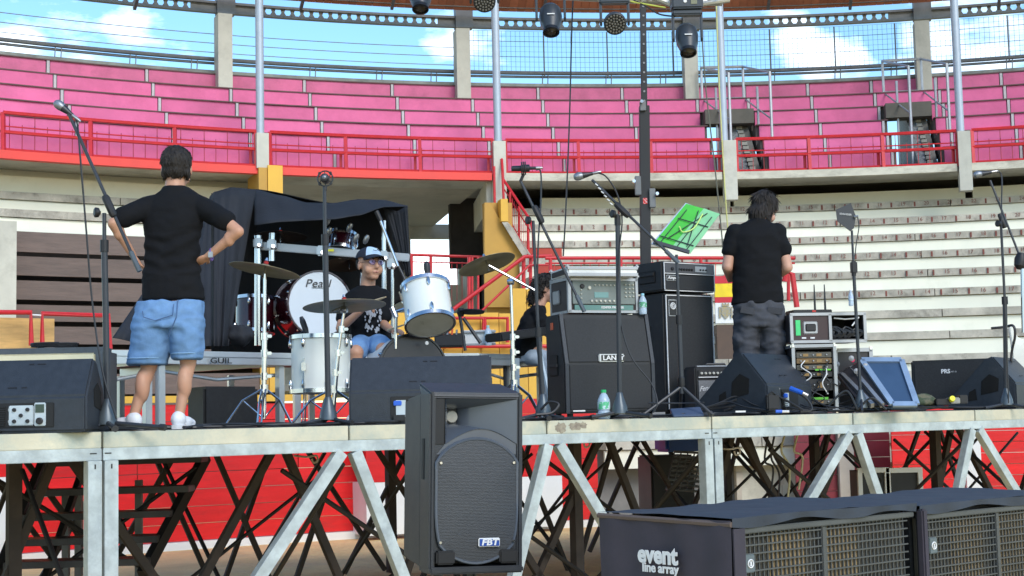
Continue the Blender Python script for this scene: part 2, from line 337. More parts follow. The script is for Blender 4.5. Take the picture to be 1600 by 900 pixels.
# landing rail and sloping rail
ld=Thing('landing_railing','red railing sloping across the passage mouth to the landing','railing',tuple(rp(ra(760,450,21.),21,2)))
q=MB(); q.tube([rpt(690,492,20.6),rpt(706,485,20.6),rpt(820,401,20.6),rpt(862,400,20.6)],.035); q.tube([rpt(738,500,20.6),rpt(828,414,20.6),rpt(862,414,20.6)],.02)
ld.part('handrail',q,redrail,smooth=True)
for x,y,y2,r in ((733,402,500,.03),(738,402,500,.02),(747,402,500,.02),(818,402,520,.035),(829,401,520,.03)):
    ld.part('post',MB().tube([rpt(x,y,20.7),rpt(x,y2,20.7)],r),redrail)
pr=Thing('passage_railing','red guard rail with thin bars across the far end of the passage','railing',tuple(rp(ra(690,450,23.5),23.5,2)))
q=MB(); q.tube([rpt(641,398,23.6),rpt(762,402,23.6)],.028); pr.part('top_rail',q,redrail); pr.part('middle_rail',MB().tube([rpt(641,409,23.6),rpt(762,412,23.6)],.012),redrail)
for x in (643,673,735): pr.part('post',MB().tube([rpt(x,399,23.6),rpt(x,470,23.6)],.03),redrail)
q=MB()
for k in range(12): x=650+k*8; q.tube([rpt(x,409,23.6),rpt(x,470,23.6)],.007,4)
pr.part('baluster',q,redrail,kind='stuff')
# ---------------------------------------------------------------- yellow inner wall of the alley, with red hoops
R=18.3
yw=Thing('alley_wall','yellow panelled alley wall seen between the drums and the amplifiers','wall',tuple(rp(ra(720,500,R),R,0)))
for xa,xb in ((606,634),(635,663),(664,692),(693,721),(722,750),(751,779),(780,801),(802,823),(824,845),(846,866)):
    yw.part('panel',MB().arc(R,R+.18,1.0,rz(700,488 if xa<790 else 452,R)+random.uniform(-.02,.02),ra(xa,500,R),ra(xb,500,R)),yellowp)
yw.part('rail',MB().tube([rpt(606,540,R-.1),rpt(700,541,R-.1),rpt(866,541,R-.1)],.03),redrail)
q=MB()
for xa,xb in ((700,755),(758,793)): q.tube([rpt(xa,535,R-.12),rpt(xa,497,R-.12),rpt(xb,497,R-.12),rpt(xb,535,R-.12)],.03)
yw.part('hoop',q,redrail)
wl=Thing('pine_panel','varnished pine panel standing left below the pen doors','panel',tuple(rp(ra(30,500,R),R,0)))
wl.part('board',MB().arc(R,R+.1,1.9,rz(40,497,R),ra(-120,500,R),ra(85,500,R)),ywood)
hp=Thing('hoop_railing','pair of red tube hoops in front of the brown pen doors','railing',tuple(rp(ra(60,500,R-.3),R-.3,0)))
hp.part('hoop',MB().tube([rpt(-60,488,R-.3),rpt(48,488,R-.3),rpt(49,540,R-.3)],.035),redrail)
hp.part('hoop',MB().tube([rpt(66,545,R-.3),rpt(66,490,R-.3),rpt(170,493,R-.3),rpt(172,545,R-.3)],.035),redrail)
hp.part('chain',MB().tube([rpt(49,492,R-.3),rpt(66,493,R-.3)],.012),whitep)
# red railing in front of the right stand
R=19.6
rr=Thing('stand_railing','red double railing at the foot of the numbered seats','railing',tuple(rp(ra(1050,410,R),R,0)))
rr.part('top_rail',MB().tube([rpt(x,403+(x-1050)**2*1e-5,R) for x in range(852,1246,30)],.03),redrail)
rr.part('lower_rail',MB().tube([rpt(x,411+(x-1050)**2*1e-5,R) for x in range(852,1246,30)],.015),redrail)
for x in (860,970,1095,1232): rr.part('post',MB().tube([rpt(x,404,R),rpt(x,470,R)],.03),redrail)
q=MB()
for x in range(866,1240,14): q.tube([rpt(x,412,R),rpt(x,468,R)],.007,4)
rr.part('baluster',q,redrail,kind='stuff')
rr.part('hoop',MB().tube([rpt(1226,440,R-1),rpt(1228,424,R-1),rpt(1238,428,R-1),rpt(1245,480,R-1)],.045),redrail)
# flag board
R=18.9
fb=Thing('flag_board','red and yellow flag board over a white board with a crest','sign',tuple(rp(ra(1140,460,R),R,1)))
flagy=M('flag_yellow',(.85,.62,.01),.5); flagr=M('flag_red',(.55,.015,.03),.5)
for y0,y1,mm,nm in ((431,443,flagr,'red_stripe'),(443,464,flagy,'yellow_stripe'),(464,473,flagr,'red_stripe'),(473,505,whitep,'crest_board')):
    fb.part(nm,MB().arc(R,R+.05,rz(1140,y1,R)+.002,rz(1140,y0,R),ra(1117,460,R),ra(1160,460,R)),mm)
fb.part('cabinet',MB().arc(R+.02,R+.5,1.0,rz(1140,507,R),ra(1121,530,R),ra(1160,530,R)),M('brown_cabinet',(.1,.06,.04),.6))
q=MB(); o=rpt(1134,489,R-.02); q.prism([(-.07,.1),(.07,.1),(.07,-.02),(0,-.1),(-.07,-.02)],o,(1,0,0),(0,0,1),(0,-.01,0),1); q.prism([(-.11,.1),(-.08,.1),(-.08,-.08),(-.11,-.08)],o,(1,0,0),(0,0,1),(0,-.01,0),1); q.prism([(.08,.1),(.11,.1),(.11,-.08),(.08,-.08)],o,(1,0,0),(0,0,1),(0,-.01,0),1); q.prism([(-.06,.11),(-.05,.17),(-.02,.13),(0,.18),(.02,.13),(.05,.17),(.06,.11)],o,(1,0,0),(0,0,1),(0,-.01,0),1)
fb.part('crest',q,M('crest_grey',(.3,.3,.28),.6,c2=(.45,.33,.1),s=30))
# ================================================================ red barrier
bar=Thing('bullring_barrier','red plank barrier with white foot board round the sand ring','barrier',CEN)
def bplanks(a0,a1,R,z0=.095,z1=1.7,rows=8,th=.06,mat=redbar,parent=None,T=None,step=2.2,nm='plank'):
    T=T or bar; n=max(1,int(round((a1-a0)*R/step)))
    for k in range(n):
        b0=a0+(a1-a0)*k/n; b1=a0+(a1-a0)*(k+1)/n
        for j in range(rows):
            h=(z1-z0)/rows; T.part(nm,MB().arc(R+random.uniform(-.006,.006),R+th,z0+j*h+.004,z0+(j+1)*h-.004,b0+.0004,b1-.0004,n=2),mat)
aB0=ra(-60,800,15.2); aB1=ra(935,760,15.2)
bplanks(aB0,aB1,15.2)
bar.part('foot_board',MB().arc(15.13,15.28,.0,.092,aB0,aB1),whitep)
bar.part('cap_rail',MB().arc(15.15,15.3,1.72,1.80,aB0,ra(520,640,15.2)),yellowp)
aB2=ra(1395,740,15.2); aB3=ra(1508,740,15.2)
bplanks(aB2,aB3,15.2)
bar.part('white_post',MB().arc(15.1,15.3,0,1.72,aB3,ra(1532,740,15.2)),whitep)
bplanks(ra(1533,740,15.2),ra(1700,740,15.2),15.2,z1=1.28)
bar.part('white_panel',MB().arc(15.12,15.2,1.285,1.72,ra(1533,740,15.2),ra(1700,740,15.2)),whitep)
# shields standing in front of it
def shield(xa,xb,label,R=14.7,zt=.62,side=.5):
    a0=ra(xa,820,R); a1=ra(xb,820,R)
    T=Thing('barrier_shield',label,'shield',tuple(rp((a0+a1)/2,R,0)),group=None)
    T.part('white_panel',MB().arc(R,R+.07,.06,zt,a0,a1),whitep)
    T.part('red_panel',MB().arc(R,R+.07,zt+.003,1.5,a0,a1),redbar)
    T.part('end_board',MB().arc(R+.072,R+side,.06,zt,a1-.006,a1),whitep)
    T.part('end_board',MB().arc(R+.072,R+side,.06,zt,a0,a0+.006),whitep)
shield(573,880,'white and red shield standing before the barrier behind the loudspeaker',zt=.70)
shield(-120,12,'white panelled shield at the left edge of the ring',zt=.95)
# alley wall pieces seen through the open gate
al=Thing('gate_wall','beige block wall seen through the open gate under the stage','wall',tuple(rp(ra(1195,740,16.5),16.5,0)))
R=16.6; a0=ra(1150,740,R); a1=ra(1330,740,R); blk=M('beige_block',(.5,.45,.38),.8,v=.1,s=3,rnd=.06)
for j in range(9):
    n=6
    for k in range(n):
        o_=.5*(j%2)/n; b0=a0+(a1-a0)*max(0,(k-o_*n)/n); b1=a0+(a1-a0)*min(1,(k+1-o_*n)/n)
        if b1-b0>.004: al.part('block',MB().arc(R,R+.15,j*.2+.002,j*.2+.196,b0+.0003,b1-.0003,n=1),blk)
al.part('side_wall',MB().arc(R+.2,R+1.8,0,1.75,ra(925,740,17),ra(1145,740,17)),M('grey_alley_wall',(.2,.2,.2),.8))
gd=Thing('open_gate_leaf','maroon plank gate leaf standing open under the stage','gate',tuple(rp(ra(1300,740,16),16,0)))
for j in range(7):
    gd.part('plank',MB().arc(16.0,16.06,.1+j*.23,.1+j*.23+.222,ra(1244,740,16),ra(1308,740,16),n=1),maroon)
    gd.part('plank',MB().arc(16.0,16.06,.1+j*.23,.1+j*.23+.222,ra(1335,740,16),ra(1392,740,16),n=1),maroon)
gd.part('post',MB().arc(15.9,16.1,0,1.72,ra(1308,740,16)+.001,ra(1335,740,16)-.001,n=1),blk)
# ================================================================ upper gallery
gal=Thing('gallery','upper gallery with rows of pink painted seat panels','gallery',CEN)
joints=[ra(x,y,26.3) for x,y in ((-205,80),(-70,84),(76,92),(230,102),(352,110),(476,120),(613,127),(731,132),(841,133),(972,134),(1083,134),(1163,133),(1262,129),(1361,124),(1462,118),(1564,111),(1668,100),(1790,90))]
vom=[(ra(1108,215,24.5),ra(1184,215,24.5)),(ra(1390,215,24.5),ra(1462,215,24.5))]
NR=6; R0=23.55; dR=.56; Z0=6.08; dZ=(8.48-6.08)/6
grey_j=M('joint_cover',(.50,.47,.48),.5)
for k in range(NR):
    R=R0+dR*k; z0=Z0+dZ*k; mt=pinktop if k==5 else pink
    for j in range(len(joints)-1):
        segs=[(joints[j],joints[j+1])]
        if k<4:
            for va,vb in vom:
                o2=[]
                for s0,s1 in segs:
                    if va>=s1 or vb<=s0: o2.append((s0,s1)); continue
                    if va-s0>.006: o2.append((s0,va))
                    if s1-vb>.006: o2.append((vb,s1))
                segs=o2
        for s0,s1 in segs:
            dz=random.uniform(-.012,.012)
            gal.part('seat_panel',MB().arc(R+random.uniform(-.015,.012),R+.07,z0+.02,z0+dZ-.03+dz,s0+.0016,s1-.0016),mt)
            if random.random()<.35 and k>0:
                t=random.uniform(.3,.9); gal.part('seat_board',MB().arc(R-.05,R+.0,z0+.01,z0+.10,s0+(s1-s0)*t,s1-.002),mt)
        if all(not(va-.002<joints[j]<vb+.002) or k>=4 for va,vb in vom):
            gal.part('joint_cover',MB().arc(R-.02,R+.05,z0+.02,z0+dZ-.03,joints[j]-.001,joints[j]+.001,n=1),grey_j)
    # step body behind the panels
    sp=[(joints[0],joints[-1])]
    if k<4: sp=[(joints[0],vom[0][0]),(vom[0][1],vom[1][0]),(vom[1][1],joints[-1])]
    for s0,s1 in sp: gal.part('step',MB().arc(R+.075,R+dR+.09,z0-.05,z0+dZ-.035,s0,s1),M('step_concrete',(.12,.10,.09),.9))
    for s0,s1 in sp: gal.part('step_nosing',MB().arc(R-.03,R+.2,z0+dZ-.034,z0+dZ-.012,s0,s1),M('nosing_wood',(.13,.07,.07),.7))
# slab under it and the beam along its edge
gal.part('slab',MB().arc(23.2,24.3,5.935,6.06,joints[0],joints[-1]),conc)
gal.part('slab',MB().arc(24.31,26.9,6.07,6.12,ra(775,280,23),joints[-1]),concd)
xw=ra(768,280,23.1)
gal.part('red_beam',MB().arc(23.05,23.2,5.905,6.045,joints[0],ra(403,268,23.1)),redbeam)
gal.part('red_beam',MB().arc(23.05,23.2,5.905,6.045,ra(441,268,23.1),xw),redbeam)
for xa,xb in ((789,1128),(1148,1496),(1516,1760)):
    gal.part('concrete_beam',MB().arc(23.05,23.2,5.90,6.045,ra(xa,278,23.1),ra(xb,278,23.1)),M('stained_concrete',(.62,.58,.47),.85,v=.15,s=2.5,st=((.32,.29,.23),2.2,.5,.75),sx=(1,1,2.5)))
# stair openings in the gallery
for vi,(va,vb) in enumerate(vom):
    T=Thing('stair_opening',('grey stair opening with handrails in the gallery behind the music stand','grey stair opening with handrails in the gallery behind the antenna')[vi],'stairway',tuple(rp((va+vb)/2,24.5,6.1)))
    zl=Z0+dZ*4
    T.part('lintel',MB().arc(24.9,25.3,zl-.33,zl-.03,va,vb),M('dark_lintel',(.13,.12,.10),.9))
    wd=.07/24
    def slope_wall(b0,b1,r1=26.6):
        ps=[(R0+.1,Z0),(r1,Z0),(r1,zl-.04),(R0+4*dR-.12,zl-.04)]; mb=MB()
        return mb.add([rp(b,r_,z_) for b in (b0,b1) for r_,z_ in ps],[(0,1,2,3),(7,6,5,4),(0,4,5,1),(1,5,6,2),(2,6,7,3),(3,7,4,0)])
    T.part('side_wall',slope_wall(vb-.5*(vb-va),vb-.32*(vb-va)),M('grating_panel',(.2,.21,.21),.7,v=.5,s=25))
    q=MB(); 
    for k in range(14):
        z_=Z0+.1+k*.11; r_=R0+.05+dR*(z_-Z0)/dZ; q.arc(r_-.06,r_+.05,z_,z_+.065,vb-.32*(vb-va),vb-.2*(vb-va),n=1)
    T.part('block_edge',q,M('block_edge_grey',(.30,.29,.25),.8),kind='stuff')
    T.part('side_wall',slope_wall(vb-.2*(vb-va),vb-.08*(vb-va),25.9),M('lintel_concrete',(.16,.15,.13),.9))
    xx=(0,1)
    for s_ in xx:
        a=va+.004 if s_==0 else vb-.002; sg=1 if s_==0 else 1
        d1=.012
        pA=rp(a,25.9,Z0+dZ*6+.28); pB=rp(a+d1,24.2,Z0+dZ*4+.55); pC=rp(a+d1,24.2,Z0+.1)
        q=MB(); q.tube([rp(a,25.9,Z0+dZ*3.6),pA,pB,pC],.03,6); q.tube([rp(a,25.9,Z0+dZ*5),rp(a+d1,24.2,Z0+dZ*3)],.018,6)
        T.part('handrail',q,M('tube_grey',(.42,.44,.46),.4,.4),smooth=True)
        T.part('post',MB().tube([rp(a+d1*.5,25.,Z0+.1),rp(a+d1*.5,25.,Z0+dZ*5.1)],.026,6),M('tube_grey',(.5,.5,.5)))
    q=MB(); q.tube([rp(va+.004,25.9,Z0+dZ*6+.28),rp(vb-.002,25.9,Z0+dZ*6+.28)],.03,6); q.tube([rp(va+.004,25.9,Z0+dZ*5),rp(vb-.002,25.9,Z0+dZ*5)],.03,6)
    T.part('cross_rail',q,MATS['tube_grey'],kind='stuff')
# front railings, bay by bay
bays=[((-300,150),(-10,176),'first from the left edge, mostly outside'),((5,178),(400,207),'behind the tall microphone at the left'),((422,208),(770,218),'above the red beam over the drum kit'),((790,218),(1130,220),'over the guitar cabinets'),((1150,219),(1495,206),'behind the long haired person and antenna'),((1518,204),(1790,186),'at the right edge of the picture')]
bt=M('baluster_red',(.35,.02,.03),.5)
for b_,((xa,ya),(xb,yb),lab) in enumerate(bays[1:]):
    R=23.14; a0=ra(xa,ya,R); a1=ra(xb,yb,R)
    T=Thing('gallery_railing','red balcony railing bay '+lab,'railing',tuple(rp((a0+a1)/2,R,6.09)),group='red railing bays along the gallery front')
    n=12
    def ar_(z,r,nm,Rr=R,nn=6): T.part(nm,MB().tube([rp(a0+(a1-a0)*k/n,Rr,z) for k in range(n+1)],r,nn),redrail)
    ar_(6.69,.032,'top_rail'); ar_(6.46,.012,'thin_rail'); ar_(6.36,.03,'middle_rail',R-.02); ar_(6.075,.02,'bottom_rail')
    for k in range(4):
        a=a0+(a1-a0)*(k/3)
        T.part('post',MB().bar(rp(a,R-.03,6.0),rp(a,R+.02,6.69),.06,.08),redrail)
        if k>0: T.part('bracket',MB().bar(rp(a-.003,R+.12,6.1),rp(a-.003,R+.12,6.38),.05),redrail)
    q=MB(); nb=int((a1-a0)*R/.2)
    for k in range(nb):
        a=a0+(a1-a0)*(k+.5)/nb
        q.tube([rp(a,R,6.07),rp(a,R,6.5)],.0075,4)
        if k%2==0: q.tube([rp(a,R,6.46),rp(a,R,6.69)],.0075,4)
    T.part('baluster',q,bt,kind='stuff')
# pale posts at the gallery front with the blue-grey roof poles on them
for k,(xa,xb,yt,yb2,xp,xt,yb3) in enumerate(((401,420,207,262,409,405,262),(771,790,220,330,780,772,330),(1130,1150,219,312,1133,1126,312),(1496,1516,205,298,1502,1490,298))):
    R=23.0; a0=ra(xa,yt,R); a1=ra(xb,yt,R)
    wh=('left','second','third','right')[k]
    solo('gallery_post',MB().arc(R,R+.25,rz(xa,yb2,R),rz(xa,yt,R),a0,a1,n=1),conc,'%s pale concrete post between two red railing bays'%('leftmost','second from left','third from left','rightmost')[k],'post','posts at the gallery front',world=True,loc=tuple(rp(a0,R,rz(xa,yb2,R))))
    top=rp(ra(xt,0,R),R,0); bt_=rp(ra(xp,yt,R),R+.12,rz(xa,yt,R))
    solo('roof_pole',MB().tube([bt_,Vector((bt_.x,bt_.y,9.9))],.075,14),polem,'%s slim blue grey roof pole rising from the gallery front'%('leftmost','second from left','third from left','rightmost')[k],'pole','roof poles at the gallery front',smooth=True,loc=tuple(bt_))
# big concrete pillars behind the seats
for k,(xa,xb,yt,yb2) in enumerate(((342,363,22,131),(714,734,45,149),(1069,1089,46,150),(1430,1452,33,136))):
    R=26.05; a0=ra(xa,yt,R); a1=ra(xb,yt,R)
    solo('concrete_pillar',MB().arc(R,R+.4,8.0,rz((xa+xb)/2,yt-1,R),a0-.0006,a1,n=1),conc,'%s concrete pillar holding the roof behind the pink seats'%('leftmost','second from left','third from left','rightmost')[k],'pillar','pillars behind the gallery',loc=tuple(rp(a0,R,8)))
# parapet, tube rail, wires
par=Thing('rear_railing','grey tube railing with stretched wires above the top seats','railing',CEN)
a0,a1=joints[0],joints[-1]; zt=8.49
par.part('parapet',MB().arc(26.45,26.7,8.3,8.56,a0,a1),M('parapet_grey',(.25,.26,.24),.8,v=.3,s=3))
zr=rz(600,108,26.6); 
par.part('tube_rail',MB().tube([rp(a0+(a1-a0)*k/60,26.6,zr) for k in range(61)],.045,8),steel,smooth=True)
par.part('tube_rail',MB().tube([rp(a0+(a1-a0)*k/60,26.66,zr-.07) for k in range(61)],.028,6),steel,smooth=True)
for x in (90,207,303,488,592,677,851,950,1035,1205,1308,1396,1485,1577):
    q=MB(); a=ra(x,110,26.6)
    for d_ in (-.0022,.0022): q.tube([rp(a+d_,26.6,8.5),rp(a+d_+.0006,26.6,zr)],.012,5)
    par.part('upright',q,steel)
q=MB()
for yy_ in (66,80,94):
    z_=rz(520,yy_,26.6); q.tube([rp(a0+(joints[7]-a0)*k/40,26.6,z_) for k in range(41)],.009,4)
par.part('wire',q,steel)
fc=Thing('mesh_fence','fine wire mesh fence above the top seats at right','fence',tuple(rp(ra(1200,90,26.6),26.6,zr)))
zf0=rz(1000,113,26.6); zf1=rz(1000,50,26.6); q=MB(); am0=joints[7]; am1=joints[-1]
nv=int((am1-am0)*26.6/.10)
def thin(mb,pa,pb,w):
    d=Vector((w,0,0)) if abs((pb-pa).z)>.5 else Vector((0,0,w)); mb.add([pa-d,pa+d,pb+d,pb-d],[(0,1,2,3)])
for k in range(nv+1):
    a=am0+(am1-am0)*k/nv; q.tube([rp(a,26.6,zf0),rp(a,26.6,zf1)],.0045,3,cap=False)
for k in range(9):
    z_=zf0+(zf1-zf0)*k/8; q.tube([rp(am0+(am1-am0)*j/40,26.605,z_) for j in range(41)],.0035 if k%3 else .008,3,cap=False)
fc.part('wire_mesh',q,M('mesh_wire',(.2,.24,.28),.5,.3),kind='stuff',fix=False)
for x in (850,949,1052,1204,1305,1577,1400,1500): 
    a=ra(x,90,26.6); fc.part('fence_post',MB().tube([rp(a,26.6,zf0-.1),rp(a,26.6,zf1)],.016,6),steel)
# ================================================================ roof
roof=Thing('arena_roof','arena roof of terracotta boards on a grey beam with holes','roof',CEN)
Rb=26.7; zb0=rz(1000,47,Rb); zb1=rz(1000,30,Rb); 
roof.part('beam_flange',MB().arc(Rb-.06,Rb+.06,zb0,zb0+.05,a0,a1),steel)
roof.part('beam_flange',MB().arc(Rb-.06,Rb+.06,zb1-.05,zb1,a0,a1),steel)
q=MB(); pit=.2/Rb; n=int((a1-a0)/pit); h=zb1-zb0-.1; pill=[ra(x,30,Rb) for x in (352,724,1079,1441)]
for k in range(n):
    a=a0+(a1-a0)*k/n
    if min(abs(a-p) for p in pill)<.024:
        q.arc(Rb-.012,Rb+.012,zb0+.05,zb1-.05,a-pit/2,a+pit/2,n=1); continue
    u=Vector((Cc(a),-S(a),0)); poly=[(-.075,0),(.075,0),(.03,h*.5),(.05,h),(-.05,h),(-.03,h*.5)]
    q.prism(poly,rp(a,Rb-.012,zb0+.05),u,(0,0,1),(S(a),Cc(a),0),.024)
roof.part('beam_web',q,steel,kind='stuff')
for p in pill: roof.part('beam_plate',MB().arc(Rb-.12,Rb+.12,zb0-.02,zb1+.35,p-.007,p+.007,n=1),steel)
zw=rz(1000,16,25.9)
roof.part('edge_beam',MB().arc(26.0,26.2,zb1+.02,zw+.25,a0,a1),M('beam_grey_brown',(.14,.125,.11),.6,v=.2))
for x in (470,612,850,1200,1328,1560,210): roof.part('bracket',MB().bar(rpt(x,14,25.95),rp(ra(x,14,25.95),25.2,rz(x,14,25.95)+.4),.06),steel)
zi=zw+2.3; q=MB()
n=150; aw=(a1-a0)/n*.97
def plank(mb,aw):
    ps=[]
    for R,z in((22.4,zi),(26.1,zw)):
        for s_ in(-1,1): ps.append(Vector((R*S(s_*aw/2),R*Cc(s_*aw/2),z)))
    up=Vector((0,0,.04)); mb.hexa([ps[0],ps[1],ps[3],ps[2],ps[0]+up,ps[1]+up,ps[3]+up,ps[2]+up])
mb=MB(); plank(mb,aw); pm=mb.mesh('ceiling_board',twood)
for k in range(n):
    a=a0+(a1-a0)*(k+.5)/n; inst(pm,'ceiling_board',roof.e,-a)
q=MB(); q.add([rp(a0+(a1-a0)*k/40,R,z+.06) for k in range(41) for R,z in((22.3,zi),(26.15,zw+.0))],[(2*k,2*k+1,2*k+3,2*k+2) for k in range(40)]); roof.part('roof_sheet',q,M('roof_back',(.05,.04,.035),.8))
# ================================================================ STAGE
YAW=R_(35); E_=Vector((Cc(YAW),S(YAW),0)); N_=Vector((-S(YAW),Cc(YAW),0)); DZ=1.43
_p=P(160,670,7.9); P0=Vector((_p.x,_p.y,0))
def ST(s,n=0,z=0): return P0+E_*s+N_*n+Vector((0,0,z))
def s_of(x):
    d=ray(x,670); k=d.x/d.y
    return (k*P0.y-P0.x)/(E_.x-k*E_.y)
def G(x,Y,z=DZ): q=P(x,650,Y); return Vector((q.x,Y,z))
jx=[s_of(x) for x in (160,545,854,1112,1333,1524)]; W_=(jx[-1]-jx[0])/5
J=[jx[0]-2*W_,jx[0]-W_]+jx+[jx[-1]+W_,jx[-1]+2*W_,jx[-1]+3*W_]
stage=Thing('stage_platform','outdoor stage platform with pale plank edge on galvanised truss legs','stage',tuple(ST(J[0])),rz=YAW)
edgew=M('plywood_edge',(.60,.555,.415),.7,v=.14,s=2.2,st=((.36,.42,.38),2.4,.42,.66),rnd=.05,b=.002,bs=25)
shaded_rust=M('shaded_rusty_steel',(.05,.036,.028),.7,v=.3,s=6)  # rusty brown, coloured near black for the shade under the deck
blacks=M('black_steel',(.02,.018,.018),.55,v=.2,s=6)
DEP=4.9
for k in range(len(J)-1):
    a,b=J[k]+.006,J[k+1]-.006
    stage.part('edge_board',MB().bar(ST(a,.012,DZ-.047),ST(b,.012,DZ-.047),.03,.086),edgew,bev=.003)
    for j in range(4):
        stage.part('deck_board',MB().hexa([ST(a,.03+j*DEP/4,DZ-.03),ST(b,.03+j*DEP/4,DZ-.03),ST(b,(j+1)*DEP/4,DZ-.03),ST(a,(j+1)*DEP/4,DZ-.03),ST(a,.03+j*DEP/4,DZ-.004),ST(b,.03+j*DEP/4,DZ-.004),ST(b,(j+1)*DEP/4,DZ-.004),ST(a,(j+1)*DEP/4,DZ-.004)]),M('deck_plywood',(.09,.075,.06),.8,v=.2,s=3))
# stains on one edge board
q=MB(); mst=M('mud_stain',(.2,.16,.13),.9,v=.4,s=40,c2=(.42,.38,.28),cut=(.3,.75))
def blob2(mb,s0,z0,w,h,seed):
    rnd=random.Random(seed); n=22; c=ST(s0,-.0045,z0); pts=[c]
    for i in range(n):
        a=2*PI*i/n; rr=1+rnd.uniform(-.22,.22); pts.append(c+E_*(w*Cc(a)*rr)+Vector((0,0,h*S(a)*rr)))
    mb.add(pts,[(0,i+1,(i+1)%n+1) for i in range(n)])
blob2(q,s_of(876),DZ-.05,.045,.034,3); blob2(q,s_of(898),DZ-.046,.05,.026,5); blob2(q,s_of(911),DZ-.04,.03,.022,8)
stage.part('stain',q,mst)
def rail(k0,k1,n,mat):
    a,b=J[k0]+.004,J[k1]-.004
    stage.part('frame_rail',MB().bar(ST(a,n,DZ-.123),ST(b,n,DZ-.123),.045,.066),mat,bev=.003)
segs=[(0,2),(2,5),(5,8),(8,10)]; segs=[(0,2),(2,5),(5,len(J)-1)]
for a,b in segs: rail(a,b,.02,galv)
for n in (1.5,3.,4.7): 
    for a,b in segs: rail(a,b,n,shaded_rust)
# front legs in pairs
ZT=DZ-.157
def leg(s,n,mat,w=.062): stage.part('leg',MB().bar(ST(s,n,0.02),ST(s,n,ZT),w,w,up=E_),mat,bev=.002)
for s in (J[2],J[5]):
    leg(s-.045,.02,galv,.075); leg(s+.045,.02,galv,.075)
def diag(s0,slope,n,mat,w=.062,zt=ZT,zb=.05,nn=0.):
    stage.part('brace',MB().bar(ST(s0,n,zt),ST(s0+slope*(zt-zb),n+nn,zb),w,w*.9,up=N_),mat,bev=.002)
for x,l,r in ((545,-.78,.42),(865,-.34,.70),(1335,-.95,.42),(1525,-.40,.85)):
    s=s_of(x); diag(s-.045,l,.02,galv,.07); diag(s+.045,r,.02,galv,.07)
# short stub ends with slot marks
q=MB()
for s in [J[2],J[5]]:
    for d_ in(-.045,.045):
        q.bar(ST(s+d_,-.0185,DZ-.175),ST(s+d_,-.0185,DZ-.200),.007,.003,up=N_); 
    for d_ in (-.05,.03): q.bar(ST(s+d_-.018,-.004,DZ-.118),ST(s+d_+.018,-.004,DZ-.118),.003,.006)
stage.part('slot',q,blacks,kind='stuff')
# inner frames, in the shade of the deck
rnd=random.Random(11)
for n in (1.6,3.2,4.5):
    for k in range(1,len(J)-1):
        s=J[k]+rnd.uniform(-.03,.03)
        if k%3==2: leg(s,n,shaded_rust,.08)
        diag(s+.25,-.62 if k%2 else -.4,n,shaded_rust,.055 if n<3 else .04); diag(s+.34+.2*(n>3),.45 if k%2 else .7,n,shaded_rust,.055 if n<3 else .04)
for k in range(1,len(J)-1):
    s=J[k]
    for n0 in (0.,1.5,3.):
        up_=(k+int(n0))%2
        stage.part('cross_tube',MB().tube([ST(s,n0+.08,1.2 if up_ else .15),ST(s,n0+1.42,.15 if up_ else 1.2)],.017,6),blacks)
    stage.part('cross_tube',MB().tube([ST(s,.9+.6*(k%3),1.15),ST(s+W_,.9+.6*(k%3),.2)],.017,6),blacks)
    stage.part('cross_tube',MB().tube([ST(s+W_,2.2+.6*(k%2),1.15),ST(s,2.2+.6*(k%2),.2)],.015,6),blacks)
    stage.part('cross_beam',MB().bar(ST(s,.05,DZ-.075),ST(s,4.8,DZ-.075),.05,.06),shaded_rust)
# metal access stair lying under the stage
T=Thing('metal_stair','black metal stair with six treads stored under the left of the stage','stair',tuple(G(160,10.2,0)))
Ys=10.2
def dn(x,y,Y): return P(x,y,Y)
T.part('stringer',MB().bar(P(78,700,Ys+.5),P(-5,905,Ys-.4),.05,.09),blacks); T.part('stringer',MB().bar(P(322,712,Ys+.5),P(222,900,Ys-.4),.05,.09),blacks)
T.part('stringer',MB().bar(P(137,712,Ys+.6),P(70,905,Ys-.3),.04,.05),blacks)
for k,(y,xl,xr) in enumerate(((724,78,320),(770,55,300),(808,42,272),(847,28,252),(882,14,236))):
    yy=Ys+.35-.17*k
    T.part('tread',MB().bar(P(xl,y,yy),P(xr,y-(xr-xl)*.03,yy),.24,.045),M('worn_black_steel',(.05,.05,.055),.4,.4,v=.3,s=5),bev=.004)
for x in (103,123): T.part('upright',MB().bar(P(x,770,Ys+.9),P(x,900,Ys+.9),.05),steel)
for x in (217,): T.part('upright',MB().bar(P(x,750,Ys+.9),P(x,900,Ys+.9),.05),steel)
# things lying below the stage at the open gate
T=Thing('wire_cage','grey wire basket cage leaning under the stage by the open gate','cage',tuple(G(1070,15,0)))
wr=M('dull_wire',(.3,.31,.33),.4,.6)
c=[P(1054,706,15),P(1106,708,15.2),P(1093,768,14.8),P(1041,764,14.6)]
for k in range(9):
    t=k/8; T.part('wire',MB().tube([c[0].lerp(c[3],t),c[1].lerp(c[2],t)],.013,5),wr)
for k in range(6):
    t=k/5; T.part('wire',MB().tube([c[0].lerp(c[1],t),c[3].lerp(c[2],t)],.008,5),wr)
T=Thing('blue_crate','blue plastic crate on a dark bin under the stage','crate',tuple(G(1060,16,0)))
q=MB(); o=P(1062,693,16); q.box(o,(.46,.35,.17),.3); T.part('body',q,M('blue_plastic',(.01,.09,.42),.4),bev=.03,smooth=True)
q=MB(); q.box(o+Vector((0,0,.12)),(.5,.4,.05),.3); T.part('rim',q,whitep,bev=.01)
q=MB(); q.box(o-Vector((.15,-.1,.62)),(.5,.4,1.0),.3); T.part('bin',q,M('black_plastic',(.012,.012,.014),.5),bev=.02)
T=Thing('speaker_stack','pair of black boxes with white frames below the stage','box',tuple(G(1380,13.6,0)))
